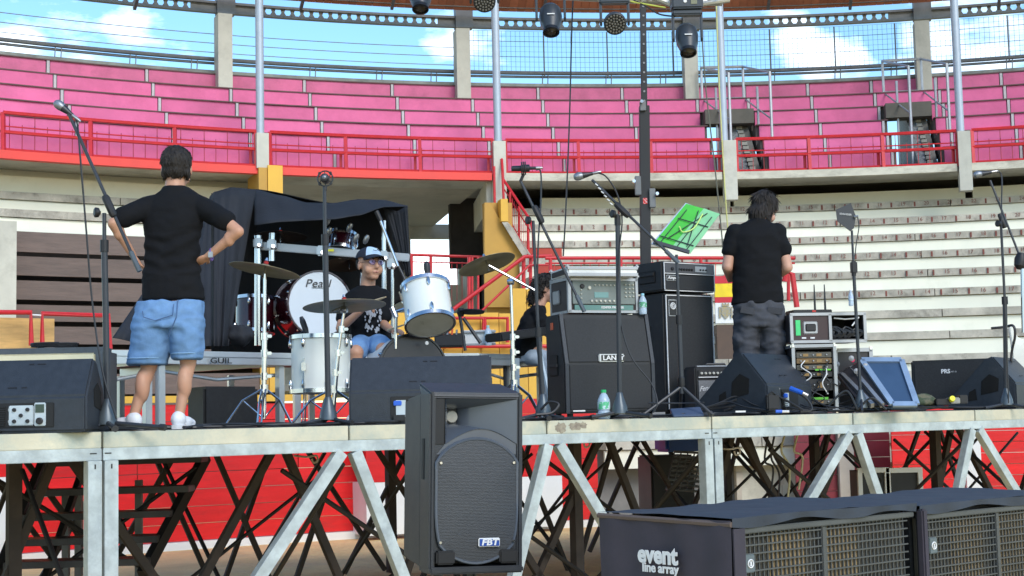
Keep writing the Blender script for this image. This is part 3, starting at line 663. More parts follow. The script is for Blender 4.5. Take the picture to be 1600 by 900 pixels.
for (xa,xb) in ((1342,1384),(1386,1436)):
    a=P(xa,735,13.6); b=P(xb,733,13.6); h=P(xa,800,13.6).z
    q=MB(); c=(a+b)/2; w_=(b-a).length; q.box(Vector((c.x,c.y+.2,(a.z+.2)/2)),(w_*.97,.4,a.z-.22)); T.part('box',q,MATS['black_plastic'])
    q=MB(); q.bar(Vector((a.x,a.y-.02,.2)),Vector((a.x,a.y-.02,a.z)),.04); q.bar(Vector((b.x,b.y-.02,.2)),Vector((b.x,b.y-.02,a.z)),.04); q.bar(Vector((a.x-.02,a.y-.021,a.z)),Vector((b.x+.02,b.y-.021,a.z)),.045)
    T.part('white_frame',q,whitep)
# dangling hooks and cables
def cable(name,label,pts,r,mat,cat='cable',group=None,sub=6):
    "smooth curve through the points (Catmull-Rom) as a tube"
    pts=[Vector(p) for p in pts]; out=[]
    ex=[pts[0]*2-pts[1]]+pts+[pts[-1]*2-pts[-2]]
    for i in range(1,len(ex)-2):
        p0,p1,p2,p3=ex[i-1:i+3]
        for k in range(sub):
            t=k/sub; out.append(.5*((2*p1)+(p2-p0)*t+(2*p0-5*p1+4*p2-p3)*t*t+(3*p1-p0-3*p2+p3)*t**3))
    out.append(pts[-1]); mb=MB().tube(out,r,6)
    if name is None: return mb
    return solo(name,mb,mat,label,cat,group,smooth=True,loc=tuple(pts[0]))
rubber=M('black_rubber',(.022,.023,.026),.45,v=.2,s=8)
for k,(x,y,Y) in enumerate(((480,712,9.6),(905,688,10.4),(1140,700,11.2),(1310,672,12))):
    q=cable(None,None,[P(x-20,y,Y),P(x,y+2,Y-.1),P(x+14,y,Y),P(x+16,y+8,Y),P(x+10,y+11,Y),P(x+7,y+5,Y)],.007,galv)
    stage.part('tie_hook',q,M('pale_rope',(.5,.42,.33),.7),smooth=True)
for k,(x,a,b) in enumerate(((1210,700,790),(1226,690,780),(1200,705,760),(1246,690,740))):
    cable('hanging_cable',('black cable hanging by the beige wall under the stage','cream cable hanging by the beige wall under the stage','thin dark cable hooked under the stage near the paired legs','short cream cable hanging near the maroon gate leaf')[k],[P(x,680,12.5),P(x-5,a+15,12.5),P(x+8,(a+b)/2,12.5),P(x+2,b+25,12.5)],.009,rubber if k%2==0 else M('cream_cable',(.6,.56,.35),.6))
# ---------------------------------------------------------------- drum riser with silver edges
silv=M('silver_profile',(.60,.64,.66),.3,.55,v=.06,s=4)
RZ=DZ+.55
ra0=Vector((*P(160,543,10.1).xy,0)); 
def riser(x0,Y0,x1,Y1,label,dep=2.2,legs=()):
    a=G(x0,Y0,RZ); b=G(x1,Y1,RZ); e=(b-a).normalized(); n=Vector((-e.y,e.x,0)); T=Thing('riser',label,'riser',tuple(G(x0,Y0,DZ)))
    T.part('edge_profile',MB().bar(a-Vector((0,0,.022)),b-Vector((0,0,.022)),.03,.042),silv,bev=.004)
    T.part('edge_profile',MB().bar(a-Vector((0,0,.07))+n*.006,b-Vector((0,0,.07))+n*.006,.03,.052),silv,bev=.004)
    T.part('top_board',MB().hexa([a+n*.02-Vector((0,0,.03)),b+n*.02-Vector((0,0,.03)),b+n*dep-Vector((0,0,.03)),a+n*dep-Vector((0,0,.03)),a+n*.02-Vector((0,0,.004)),b+n*.02-Vector((0,0,.004)),b+n*dep-Vector((0,0,.004)),a+n*dep-Vector((0,0,.004))]),blackw)
    T.part('edge_profile',MB().bar(b-Vector((0,0,.05))+n*.02,b-Vector((0,0,.05))+n*dep,.03,.09),silv)
    for t in legs:
        for d_ in (.05,dep-.1): 
            p=a.lerp(b,t)+n*d_; T.part('leg',MB().bar(Vector((p.x,p.y,DZ)),Vector((p.x,p.y,RZ-.1)),.06,.05,up=e),silv,bev=.004)
    T.part('cross_bar',MB().tube([a+n*.1+e*.1-Vector((0,0,.14)),a.lerp(b,.5)+n*.12-Vector((0,0,.20)),b+n*.1-Vector((0,0,.16))],.014,6),silv)
    return T,a,b
blackw=M('black_ply',(.025,.025,.028),.6)
T,a,b=riser(150,10.05,240,10.35,'short silver edged riser behind the boy in denim shorts',1.2,(.25,.95))
T,a,b=riser(243,10.3,456,11.2,'silver edged drum riser with lettering behind the standing boy',2.3,(.06,.94))
d=(b-a).normalized(); lettering(T.e,'lettering','GUIL',.055,rubber,T.inv@(a+d*.55+Vector((.015,-.03,-.07))-Vector((-d.y,d.x,0))*0.0),d,sx=1.6,bold=.001)
T,a,b=riser(752,12.0,856,12.6,'silver edged riser under the case and the seated keyboard player',2.0,(.5,.97))
T,a,b=riser(458,11.25,750,11.95,'silver edged riser in the middle behind the seated drummer',2.0,(.03,.5,.97))
# ================================================================ GEAR materials
tolex=M('black_tolex',(.016,.017,.019),.6,v=.25,s=40,st=((.035,.034,.032),7,.58,.85),b=.0008,bs=180)
wedgem=M('textured_black_paint',(.022,.028,.038),.48,v=.15,s=25,st=((.05,.055,.06),9,.58,.85),b=.001,bs=160)
grillec=M('grille_cloth',(.022,.0235,.026),.7,v=.3,s=90,b=.001,bs=260)
cloth=M('black_cloth',(.012,.0125,.015),.85,v=.2,s=5,b=.002,bs=60)
chrome=M('chrome',(.58,.60,.64),.2,1.,v=.05)
alum=M('aluminium_trim',(.36,.37,.39),.38,.7,v=.08)
whitelac=M('white_lacquer',(.74,.76,.72),.3,v=.04,s=3,coat=.3)
drumhead=M('drum_head',(.62,.68,.74),.45,v=.04,s=4)
burg=M('burgundy_lacquer',(.028,.003,.007),.18,v=.3,s=3,coat=.6)
brass=M('cymbal_brass',(.34,.30,.19),.42,.45,v=.25,s=7,b=.0005,bs=60)
plast=M('black_plastic',(.02,.02,.022),.45)
white_l=M('white_print',(.75,.75,.75),.6)
green=M('green_tape',(.05,.6,.12),.6); bluep=M('blue_connector',(.02,.12,.62),.4)
knobw=M('cream_knob',(.6,.58,.5),.4); screen=M('teal_screen',(.16,.32,.32),.25)
def LF(T,*a): return Vector(a)
# ---------------------------------------------------------------- floor wedge monitor
def wedge(label,loc,rz,Lw,variant,k=1.0,ky=1.0):
    T=Thing('floor_wedge',label,'monitor',loc,rz,'floor wedge monitors along the stage')
    # profile in (y,z): y is depth away from the audience side
    pr=[(0,0),(.46,0),(.50,.06),(.21,.425),(.155,.452),(.0,.215)]; pr=[(y*k*ky,z*k) for y,z in pr]
    q=MB(); q.prism(pr,(0,0,0),(0,1,0),(0,0,1),(1,0,0),Lw); T.part('cabinet',q,wedgem,world=False,bev=.012,smooth=True)
    # connector recess
    if variant>0:
        x0,x1=(.29*Lw,.66*Lw) if variant!=2 else (.26*Lw,.76*Lw)
        q=MB(); q.box(((x0+x1)/2,.0,.105*k),(x1-x0,.012,.15*k)); T.part('connector_recess',q,M('recess_black',(.008,.008,.009),.6),world=False,bev=.004)
        q=MB()
        for j in range(9): q.box((x0+(x1-x0)*(.70 if variant==1 else .15),-.010,.05*k+j*.0135*k),((x1-x0)*(.5 if variant==1 else .26),.012,.005))
        T.part('cooling_fin',q,plast,world=False,kind='stuff')
        if variant==2:
            o=T.part('control_panel',MB().box((x0+(x1-x0)*.52,-.009,.105*k),(.13,.012,.12*k)),M('panel_pale',(.5,.56,.6),.4,.3),world=False,bev=.004)
            T.part('display_panel',MB().box((x0+(x1-x0)*.80,-.009,.11*k),(.06,.012,.14*k)),MATS['panel_pale'],world=False,bev=.004)
            T.part('display',MB().box((x0+(x1-x0)*.80,-.0165,.145*k),(.046,.004,.05*k)),M('lcd_dark',(.03,.06,.05),.2),world=False)
            T.part('encoder_knob',MB().lathe([(.018,0),(.018,.012),(.014,.014)],(x0+(x1-x0)*.80,-.015,.07*k),(0,-1,0)),plast,world=False)
            for a_,b_ in ((-.035,.03),(.035,.03),(0,0),(-.035,-.03),(.035,-.03)):
                T.part('knob',MB().lathe([(.011,0),(.009,.012)],(x0+(x1-x0)*.52+a_,-.015,.105*k+b_),(0,-1,0),10),plast,world=False)
            for b_ in (.03,-.03): T.part('socket',MB().lathe([(.016,0),(.016,.006),(.009,.006),(.009,.001)],(x0+(x1-x0)*.37,-.006,.105*k+b_),(0,-1,0),12),M('socket_metal',(.4,.42,.45),.35,.6),world=False)
        else:
            T.part('socket',MB().box((x0+.045,-.012,.135*k),(.05,.02,.03)),bluep,world=False,bev=.004)
            T.part('control_panel',MB().box((x0+.065,-.008,.10*k),(.06,.012,.11*k)),M('panel_pale',(.5,.56,.6),.4,.3),world=False)
            T.part('plug',MB().box((x0+.055,-.016,.04*k),(.07,.02,.035)),plast,world=False)
    # outline mark pressed in the sloping upper face
    up=Vector((0,.155,.237))*k; un=up.normalized(); nn=Vector((0,-un.z,un.y)); c=Vector((Lw*.52,0,.215*k))+up*.55; c+=nn*.001
    q=MB(); ux=Vector((1,0,0)); ww,hh=.06,.075
    for (a_,b_,c_,d_) in ((-.02,1,.25,1),(.45,1,.9,1),(-.9,-1,-.4,-1),(-.15,-1,.15,-1),(.9,1,.4,-1)):
        if (a_,b_,c_,d_)==(.9,1,.4,-1): continue
        q.bar(c+ux*ww*a_*1.6+un*hh*b_,c+ux*ww*c_*1.6+un*hh*d_,.006,.004,up=nn)
    T.part('pressed_mark',q,plast,world=False)
    # hand holes in both ends
    for xs in (-.003,Lw-.004):
        q=MB(); q.prism([(.15,.15),(.30,.12),(.29,.24),(.22,.30),(.14,.26)],(xs,0,0),(0,k,0),(0,0,k),(1,0,0),.007); q.prism([(.33,.08),(.41,.07),(.40,.15),(.34,.18)],(xs,0,0),(0,k,0),(0,0,k),(1,0,0),.007)
        T.part('handle_recess',q,M('recess_pure_black',(.003,.003,.003),.9),world=False,bev=.003)
    return T
p=G(545,9.05); wedge('black wedge monitor in front of the bass drum with blue connector',tuple(p),R_(1),.88,1,.93)
p=G(-75,7.75); wedge('black wedge monitor at the far left with pale control panel',tuple(p),R_(-1),.71,2,.87)
# right-hand wedge turned so its end shows
wedge('black wedge monitor turned sideways at the feet of the long haired person',tuple(G(1200,10.8)),R_(50),.68,3,1.03,1.27)
wedge('black wedge monitor at the right edge showing two hand holes',tuple(G(1590,12.45)),R_(56),.72,0,1.0,1.2)
# ---------------------------------------------------------------- generic amp parts
def cabinet(name,label,cat,loc,rz,w,d,h,slant=0,frame_=.03,group=None,trim=None,gmat=None,bmat=None):
    T=Thing(name,label,cat,loc,rz,group=group)
    z0=.04
    if slant:
        hb=h*.52; pr=[(0,z0),(d,z0),(d,h),(slant,h),(0,hb)]
    else: pr=[(0,z0),(d,z0),(d,h),(0,h)]
    T.part('shell',MB().prism(pr,(0,0,0),(0,1,0),(0,0,1),(1,0,0),w),bmat or tolex,world=False,bev=.012,smooth=True)
    f=frame_
    if slant:
        T.part('grille',MB().box((w/2,-.004,(z0+hb)/2+.01),(w-2*f,.01,hb-z0-f)),gmat or grillec,world=False,bev=.003)
        a=Vector((w/2,0,hb)); b=Vector((w/2,slant,h)); u=(b-a).normalized(); nn=Vector((0,-u.z,u.y)); 
        q=MB(); q.bar(a+u*.012+nn*.004,b-u*f+nn*.004,w-2*f,.01,up=nn); T.part('grille',q,gmat or grillec,world=False,bev=.003)
        tm=trim or wedgem
        for x in (f*.45,w-f*.45):
            q=MB(); q.bar((x,-.007,z0),(x,-.007,hb),.026,.012,up=(0,1,0)); q.bar(Vector((x,-.007,hb)),Vector((x,slant-.007,h)),.026,.012,up=(0,1,0)); T.part('edge_trim',q,tm,world=False)
    else:
        T.part('grille',MB().box((w/2,-.004,(z0+h)/2),(w-2*f,.012,h-z0-2*f)),gmat or grillec,world=False,bev=.003)
    for x in (.06,w-.06):
        for y in (.06,d-.06): T.part('foot',MB().lathe([(.022,0),(.022,z0)],(x,y,0),(0,0,1),10),plast,world=False)
    return T
def corners(T,w,d,h,z0,mat,r=.02,world=False):
    for x in (0,w):
        for y in (0,d):
            for z in (z0,h): T.part('corner_cap',MB().box((x,y,z),(r*2,r*2,r*2)),mat,world=False,bev=r*.6)
# big guitar cabinet
LW,LD,LH=.70,.32,.74; LP=G(884,10.25)
T=cabinet('guitar_cabinet','tall black guitar cabinet with slanted upper half and silver badge','cabinet',tuple(LP),R_(22),LW,LD,LH,slant=.085,frame_=.035)
lab=M('badge_silver',(.62,.63,.64),.35,.5)
T.part('badge',MB().box((.36,-.002,.425),(.20,.03,.055)),lab,world=False,bev=.006); T.part('badge_plate',MB().box((.37,-.0185,.425),(.186,.004,.042)),M('badge_black',(.03,.03,.03),.5),world=False)
lettering(T,'lettering','LANEY',.046,white_l,(.37,-.022,.424),(1,0,0),sx=1.2,bold=.0012)
T.part('side_handle',MB().box((-.003,.18,.38),(.012,.14,.15)),M('recess_black',(.008,.008,.009),.6),world=False,bev=.006)
T.part('handle_bar',MB().bar((-.008,.11,.38),(-.008,.25,.38),.02),tolex,world=False)
T.part('logo_sticker',MB().box((-.002,.2,.66),(.006,.04,.05)),M('orange_print',(.7,.12,.04),.5),world=False)
LM=T.m
# amp rack on it
rk=Thing('amp_rack','flight cased guitar processor rack on top of the slanted guitar cabinet','rack',tuple(LM@Vector((.085,.09,LH+.012))),R_(22))
w,d,h=.54,.30,.245
rk.part('case_body',MB().box((w/2,d/2,h/2),(w,d,h)),M('case_laminate',(.03,.018,.018),.5),world=False,bev=.004)
for z in (.008,h-.008): rk.part('case_edge',MB().box((w/2,-.004,z),(w+.01,.016,.02)),alum,world=False)
for x in (.006,w-.006): rk.part('case_edge',MB().box((x,-.004,h/2),(.02,.016,h)),alum,world=False)
for y in (.0,d): rk.part('case_edge',MB().box((-.003,y,h/2),(.01,.022,h)),alum,world=False)
for z in (.006,h-.006): rk.part('case_edge',MB().box((-.003,d/2,z),(.01,d,.02)),alum,world=False)
rk.part('side_latch',MB().box((-.006,.2,.12),(.012,.12,.1)),alum,world=False,bev=.006)
pg=M('processor_grey',(.17,.20,.19),.5)
rk.part('front_panel',MB().box((w/2,-.012,.142),(w-.05,.01,.165)),pg,world=False,bev=.003)
rk.part('lower_panel',MB().box((w/2+.0,-.011,.035),(w-.08,.01,.036)),M('strip_green',(.10,.22,.20),.4),world=False)
lettering(rk,'lettering','KEMPER PROFILER',.022,white_l,(w*.62,-.0175,.036),(1,0,0),bold=.0006)
rk.part('screen',MB().box((w*.46,-.018,.125),(.11,.005,.04)),screen,world=False)
def knobs(T,lst,mat,par='knob'):
    for (x,y,z,r) in lst: T.part(par,MB().lathe([(r,0),(r*.9,.010),(r*.7,.012)],(x,y,z),(0,-1,0),10),mat,world=False)
knobs(rk,[(.10,-.017,.185,.018)],plast); knobs(rk,[(.155,-.017,.175,.014)],knobw)
knobs(rk,[(.20+.03*k,-.017,.195,.006) for k in range(7)],knobw); knobs(rk,[(.17+.035*k,-.017,.082,.009) for k in range(6)],knobw); knobs(rk,[(.44+.03*k,-.017,.20-.028*j,.006) for k in range(3) for j in range(4)],knobw); knobs(rk,[(.09,-.017,.16-.03*j,.005) for j in range(3)],knobw)
ld_=Thing('case_lid','silver flight case lid lying flat on the amp rack','lid',tuple(LM@Vector((.05,.02,LH+.262))),R_(16))
ld_.part('shell',MB().box((.26,.19,.035),(.52,.40,.07)),M('lid_silver',(.72,.72,.70),.4,.2,v=.05),world=False,bev=.008)
ld_.part('edge_profile',MB().box((.26,-.012,.012),(.525,.012,.022)),alum,world=False); ld_.part('edge_profile',MB().box((.26,-.012,.058),(.525,.012,.018)),alum,world=False)
ld_.part('inner_foam',MB().box((-.003,.19,.035),(.012,.3,.035)),plast,world=False); corners(ld_,.52,.38,.07,0,alum,.014)
def bottle(label,loc,h=.24,r=.035,cap=(.02,.45,.15),lab=(.1,.5,.25),water=True):
    T=Thing('water_bottle',label,'bottle',loc)
    pm=M('clear_plastic',(.55,.68,.82),.12,v=.05,s=30,alpha=.72)
    T.part('body',MB().lathe([(.001,0),(r*.9,0),(r,.01),(r,h*.25),(r*.93,h*.28),(r,h*.31),(r,h*.62),(r*.95,h*.66),(r*.6,h*.82),(r*.38,h*.88),(r*.38,h*.93)],(0,0,0),(0,0,1),16),pm,world=False,smooth=True)
    T.part('label',MB().lathe([(r*1.02,h*.33),(r*1.02,h*.58)],(0,0,0),(0,0,1),16),M('bottle_label'+str(lab),lab,.5,v=.5,s=25,c2=(.6,.75,.8),cut=(.5,.55)),world=False,smooth=True)
    T.part('cap',MB().lathe([(r*.45,h*.90),(r*.45,h*.99),(r*.4,h)],(0,0,0),(0,0,1),12),M('cap'+str(cap),cap,.4),world=False)
bottle('clear water bottle with green cap standing on the stage edge',tuple(G(944,9.93)),.195,.042)
bottle('small blue water bottle on the corner of the guitar cabinet',tuple(LM@Vector((.655,.06,LH))),.15,.028,(.3,.6,.75),(.1,.35,.2))
bottle('pale water bottle on the silver case beside the rack tom',tuple(P(763,540,12.4)),.17,.032,(.35,.65,.6),(.45,.7,.8))
bottle('clear bottle standing on top of the open rack case',tuple(P(1330,478,11.9)),.13,.02,(.6,.65,.8),(.5,.6,.85))
# bass rig
BP=G(1042,11.75); 
T=cabinet('bass_cabinet','tall black bass cabinet with white piping under a matching head','cabinet',tuple(BP),R_(33),.52,.42,.99,frame_=.02)
q=MB(); w,h=.52,.99
for a_,b_ in (((.018,.06),(.018,h-.018)),((w-.018,.06),(w-.018,h-.018)),((.018,h-.018),(w-.018,h-.018))): q.bar((a_[0],-.012,a_[1]),(b_[0],-.012,b_[1]),.007)
T.part('piping',q,white_l,world=False)
T.part('badge',MB().box((.085,-.012,h-.12),(.085,.006,.135)),lab,world=False,bev=.003)
T.part('badge_plate',MB().box((.085,-.0155,h-.12),(.072,.004,.12)),M('badge_black',(.03,.03,.03),.5),world=False)
T.part('badge_ring',MB().tube([(.085+.024*Cc(t*PI/8),-.018,h-.105+.024*S(t*PI/8)) for t in range(16)],.005,6,close=True),white_l,world=False); T.part('badge_ring',MB().tube([(.085+.011*Cc(t*PI/8),-.018,h-.105+.011*S(t*PI/8)) for t in range(16)],.004,6,close=True),white_l,world=False)
for z in (.72,.66,.60): T.part('jack_socket',MB().box((-.004,.2,z),(.012,.05,.035)),plast,world=False)
BM=T.m
T=Thing('bass_amp_head','black bass amplifier head with silver panel and white badge','amplifier',tuple(BM@Vector((-.02,-.02,1.005))),R_(35))
w,d,h=.57,.38,.24
T.part('shell',MB().box((w/2,d/2,h/2),(w,d,h)),tolex,world=False,bev=.012)
T.part('front_panel',MB().box((w/2,-.004,h-.055),(w-.05,.012,.075)),M('amp_panel',(.12,.12,.13),.4,.4),world=False,bev=.002)
T.part('lower_grille',MB().box((w/2,-.004,.07),(w-.05,.01,.115)),grillec,world=False)
q=MB()
for z in (h-.012,h-.098,.004): q.box((w/2,-.010,z),(w-.03,.006,.006))
for x in (.016,w-.016): q.box((x,-.010,h/2),(.006,.006,h-.02))
T.part('piping',q,white_l,world=False)
knobs(T,[(.10,-.010,h-.06,.015)]+[(.17+.028*k,-.010,h-.062,.010) for k in range(6)]+[(.40+.03*k,-.010,h-.06,.008) for k in range(3)],plast)
T.part('switch_plate',MB().box((.405,-.011,h-.055),(.12,.006,.045)),M('panel_silver',(.45,.46,.48),.35,.5),world=False)
T.part('badge',MB().box((.10,-.011,.105),(.13,.008,.045)),lab,world=False); T.part('badge_plate',MB().box((.10,-.0155,.105),(.122,.004,.037)),MATS['badge_black'],world=False); lettering(T,'lettering','Ampeg',.035,white_l,(.10,-.0185,.106),(1,0,0),shear=.3,sx=1.15,bold=.0008)
T.part('side_handle',MB().box((-.003,.18,.12),(.012,.2,.1)),M('recess_black',(.008,.008,.009),.6),world=False,bev=.01); T.part('handle_bar',MB().bar((-.01,.09,.14),(-.01,.27,.14),.02),tolex,world=False)
# small silver grille combo
FP=G(1088,11.42)
T=Thing('combo_amplifier','small black combo amplifier with silver grille beside the wedge monitor','amplifier',tuple(FP),R_(14))
w,d,h=.44,.25,.385
T.part('shell',MB().box((w/2,d/2,h/2),(w,d,h)),tolex,world=False,bev=.012)
T.part('grille',MB().box((w/2,-.004,.145),(w-.05,.012,.26)),M('silver_grille',(.20,.205,.215),.6,.2,v=.25,s=120),world=False)
T.part('control_strip',MB().box((w/2,-.006,h-.055),(w-.05,.012,.05)),M('strip_black',(.02,.02,.02),.4),world=False); T.part('control_line',MB().box((w/2,-.008,h-.085),(w-.05,.012,.008)),white_l,world=False)
knobs(T,[(.05+.033*k,-.012,h-.055,.011) for k in range(12)],knobw)
lettering(T,'lettering','Fender',.052,white_l,(.095,-.013,.215),(1,0,.12),uz=(-.12,0,1),shear=.5,sx=.95,bold=.001)
T.part('handle',MB().tube([(w*.3,.12,h),(w*.33,.12,h+.02),(w*.67,.12,h+.02),(w*.7,.12,h)],.009),rubber,world=False)
T.part('control_edge',MB().box((w/2,.02,h+.001),(w*.9,.03,.01)),alum,world=False)
# cream fronted amp behind the left wedge
T=Thing('cream_amplifier','grey guitar amplifier with cream upper panel behind the left wedge','amplifier',tuple(G(-70,8.25)),R_(4))
w,d,h=.84,.28,.475
T.part('shell',MB().box((w/2,d/2,h/2),(w,d,h)),M('grey_tolex',(.06,.075,.09),.5,v=.15,s=30),world=False,bev=.03,smooth=True)
T.part('cream_panel',MB().box((w/2-.01,-.004,h-.085),(w-.12,.016,.1)),M('cream_panel',(.72,.66,.45),.45,v=.05),world=False,bev=.008)
T.part('grille',MB().box((w/2-.01,-.004,.19),(w-.12,.012,.34)),tolex,world=False)
T.part('logo_plate',MB().box((w-.115,-.013,h-.08),(.028,.004,.018)),M('brown_print',(.12,.03,.02),.5),world=False)
T.part('piping',MB().bar((w-.065,-.008,.02),(w-.065,-.008,h-.14),.006),white_l,world=False)
coil=[]; 
for k in range(60):
    a=k*.62; coil.append(Vector((w*.62+.12*Cc(a)+.02*S(k*.3),.12+.07*S(a),h+.006+.0004*k)))
solo('coiled_cable',MB().tube([T.m@p for p in coil],.005,5),rubber,'coil of thin black cable lying on the cream fronted amplifier','cable',smooth=True,loc=tuple(T.m@Vector((w*.6,.1,h))))
# right cab
T=cabinet('guitar_cabinet','wide low black guitar cabinet with small white badge at the right','cabinet',tuple(G(1427,13.3)),R_(-22),.77,.34,.45,frame_=.03)
lettering(T,'lettering','PRS',.05,white_l,(.30,-.012,.345),(1,0,0),bold=.002); lettering(T,'lettering','MT 15',.018,white_l,(.37,-.012,.34),(1,0,0))
# ---------------------------------------------------------------- racks at right
RP=G(1255,11.75)
def rackcase(T,w,d,h,mat):
    T.part('case_body',MB().box((w/2,d/2,.012),(w,d,.024)),mat,world=False); T.part('case_body',MB().box((w/2,d/2,h-.012),(w,d,.024)),mat,world=False)
    T.part('case_side',MB().box((.01,d/2,h/2),(.02,d,h-.05)),mat,world=False); T.part('case_side',MB().box((w-.01,d/2,h/2),(.02,d,h-.05)),mat,world=False)
    T.part('case_back',MB().box((w/2,d-.01,h/2),(w-.04,.02,h-.05)),M('recess_black',(.008,.008,.009),.6),world=False)
    for z in (0,h):
        T.part('case_edge',MB().box((w/2,-.003,z),(w+.02,.022,.024)),alum,world=False); T.part('case_edge',MB().box((-.003,d/2,z),(.022,d,.024)),alum,world=False); T.part('case_edge',MB().box((w+.003,d/2,z),(.022,d,.024)),alum,world=False)
    for x in (0,w):
        for y in (0,d): T.part('case_edge',MB().box((x,y,h/2),(.024,.024,h)),alum,world=False)
    corners(T,w,d,h,0,chrome,.02)
lam=M('black_laminate',(.03,.026,.028),.4,v=.1)
T=Thing('lower_rack_case','lower flight case packed with wireless receivers and tangled leads','rack',tuple(G(1243,11.35,DZ+.02)),R_(0))
w,d,h=.32,.5,.50; rackcase(T,w,d,h,lam)
gr=M('receiver_grey',(.09,.085,.075),.4,.4); 
for k,(z,hh,mt) in enumerate(((.43,.042,gr),(.385,.04,M('receiver_bronze',(.16,.10,.05),.4,.5)),(.335,.04,gr),(.28,.04,plast),(.20,.09,plast),(.07,.04,gr))):
    T.part('receiver',MB().box((w/2,.06,z),(w-.05,.12,hh)),mt,world=False,bev=.003)
    T.part('display',MB().box((w*.3,-.001,z),(.04,.006,hh*.5)),M('display_amber',(.30,.18,.06),.4),world=False)
    T.part('display',MB().box((w*.62,-.001,z),(.04,.006,hh*.5)),MATS['display_amber'],world=False)
    knobs(T,[(w*.18,.0,z,.007),(w*.48,.0,z,.007),(w*.8,.0,z,.007)],alum)
T.part('led_strip',MB().box((w*.55,-.006,.095),(.16,.006,.018)),M('green_strip',(.12,.5,.04),.4),world=False); T.part('led_strip',MB().box((w*.7,-.004,.315),(.12,.006,.012)),MATS['green_strip'],world=False)
for k in range(11):
    rr_=random.Random(k); x0=rr_.uniform(.03,w-.03); z0=rr_.uniform(.1,.4)
    T.part('patch_lead',cable(None,None,[(x0,-.0,z0),(x0+rr_.uniform(-.05,.05),-.04,z0-.05),(x0+rr_.uniform(-.09,.09),-.05,z0-.12),(x0+rr_.uniform(-.09,.09),-.02,max(.02,z0-.2))],.0045,None),rubber if k%4 else white_l,world=False)
T=Thing('rack_drawer_case','black flight case with silver edges and pink sticker behind the stand','case',tuple(G(1309,11.85,DZ+.02)),R_(4))
w,d,h=.29,.5,.49
T.part('case_body',MB().box((w/2,d/2,h/2),(w,d,h)),lam,world=False,bev=.004)
for z in (0.01,.24,h-.008): T.part('case_edge',MB().box((w/2,-.006,z),(w+.02,.02,.03)),alum,world=False)
for x in (0,w): T.part('case_edge',MB().box((x,-.006,h/2),(.03,.02,h)),alum,world=False)
T.part('sticker',MB().lathe([(.018,0),(.016,.003)],(.14,-.001,.40),(0,-1,0),10),M('pink_sticker',(.8,.03,.12),.5),world=False)
for x,z in ((.01,.37),(w-.01,.37),(.01,.22),(w-.01,.22),(.1,.23)): T.part('butterfly_latch',MB().lathe([(.022,0),(.021,.006),(.004,.009)],(x,-.012,z),(0,-1,0),10),M('latch_zinc',(.25,.26,.28),.45,.5),world=False)
corners(T,w,d,h,0,chrome,.02)
T=Thing('upper_rack_case','open black flight case full of cables on top of the rack','case',tuple(G(1241,11.5,DZ+.56)),R_(8))
w,d,h=.60,.40,.215
T.part('side_panel',MB().box((.155,.0,h/2),(.31,.02,h)),M('maroon_laminate',(.04,.018,.02),.45),world=False)
T.part('case_body',MB().box((w/2,d/2,.01),(w,d,.02)),lam,world=False); T.part('case_body',MB().box((w/2,d/2,h-.008),(w,d,.016)),lam,world=False); T.part('case_body',MB().box((w/2,d,h/2),(w,.02,h)),M('recess_black',(.008,.008,.009),.6),world=False); T.part('case_body',MB().box((w,d/2,h/2),(.02,d,h)),lam,world=False); T.part('case_body',MB().box((0,d/2,h/2),(.02,d,h)),lam,world=False)
for z in (0,h): T.part('case_edge',MB().box((w/2,-.012,z),(w+.02,.022,.022)),alum,world=False)
for x in (0,.315,w): T.part('case_edge',MB().box((x,-.012,h/2),(.024,.022,h)),alum,world=False)
T.part('recessed_handle',MB().box((.155,-.012,.11),(.12,.014,.10)),alum,world=False,bev=.008); T.part('handle_grip',MB().box((.155,-.022,.11),(.085,.012,.06)),plast,world=False,bev=.006)
T.part('tape_label',MB().box((.055,-.012,.11),(.038,.004,.12)),M('green_label',(.06,.65,.2),.5),world=False)
for x in (.10,.17): T.part('tape_tag',MB().box((x,-.012,.03),(.035,.004,.012)),white_l,world=False)
for k in range(14):
    rr_=random.Random(k+50); x0=rr_.uniform(.34,.56); T.part('packed_cable',cable(None,None,[(x0,.02,.03),(x0+.04,.0,.07),(x0-.02,.03,.1+rr_.uniform(-.03,.02)),(x0-.06,.01,.05),(x0+.02,.02,.04)],.008,None,sub=4),rubber,world=False)
T.part('light_tube',MB().tube([(.36,.02,.185),(.45,.02,.175),(.56,.02,.182)],.006),white_l,world=False); T.part('light_tube',MB().tube([(.50,.0,.12),(.56,-.0,.19)],.006),white_l,world=False)
UM=T.m
T=Thing('wireless_receiver','flat black receiver with two upright aerials on the top case','receiver',tuple(UM@Vector((.06,.1,h+.012))),R_(8))
T.part('body',MB().box((.16,.1,.018),(.32,.2,.03)),plast,world=False,bev=.005); T.part('red_display',MB().box((.17,-.002,.02),(.03,.004,.015)),M('red_led',(.6,.03,.02),.4),world=False)
for x in (.215,.3): T.part('aerial',MB().tube([(x,.1,.02),(x,.1,.12),(x,.1,.24)],[.009,.008,.004],6),rubber,world=False)
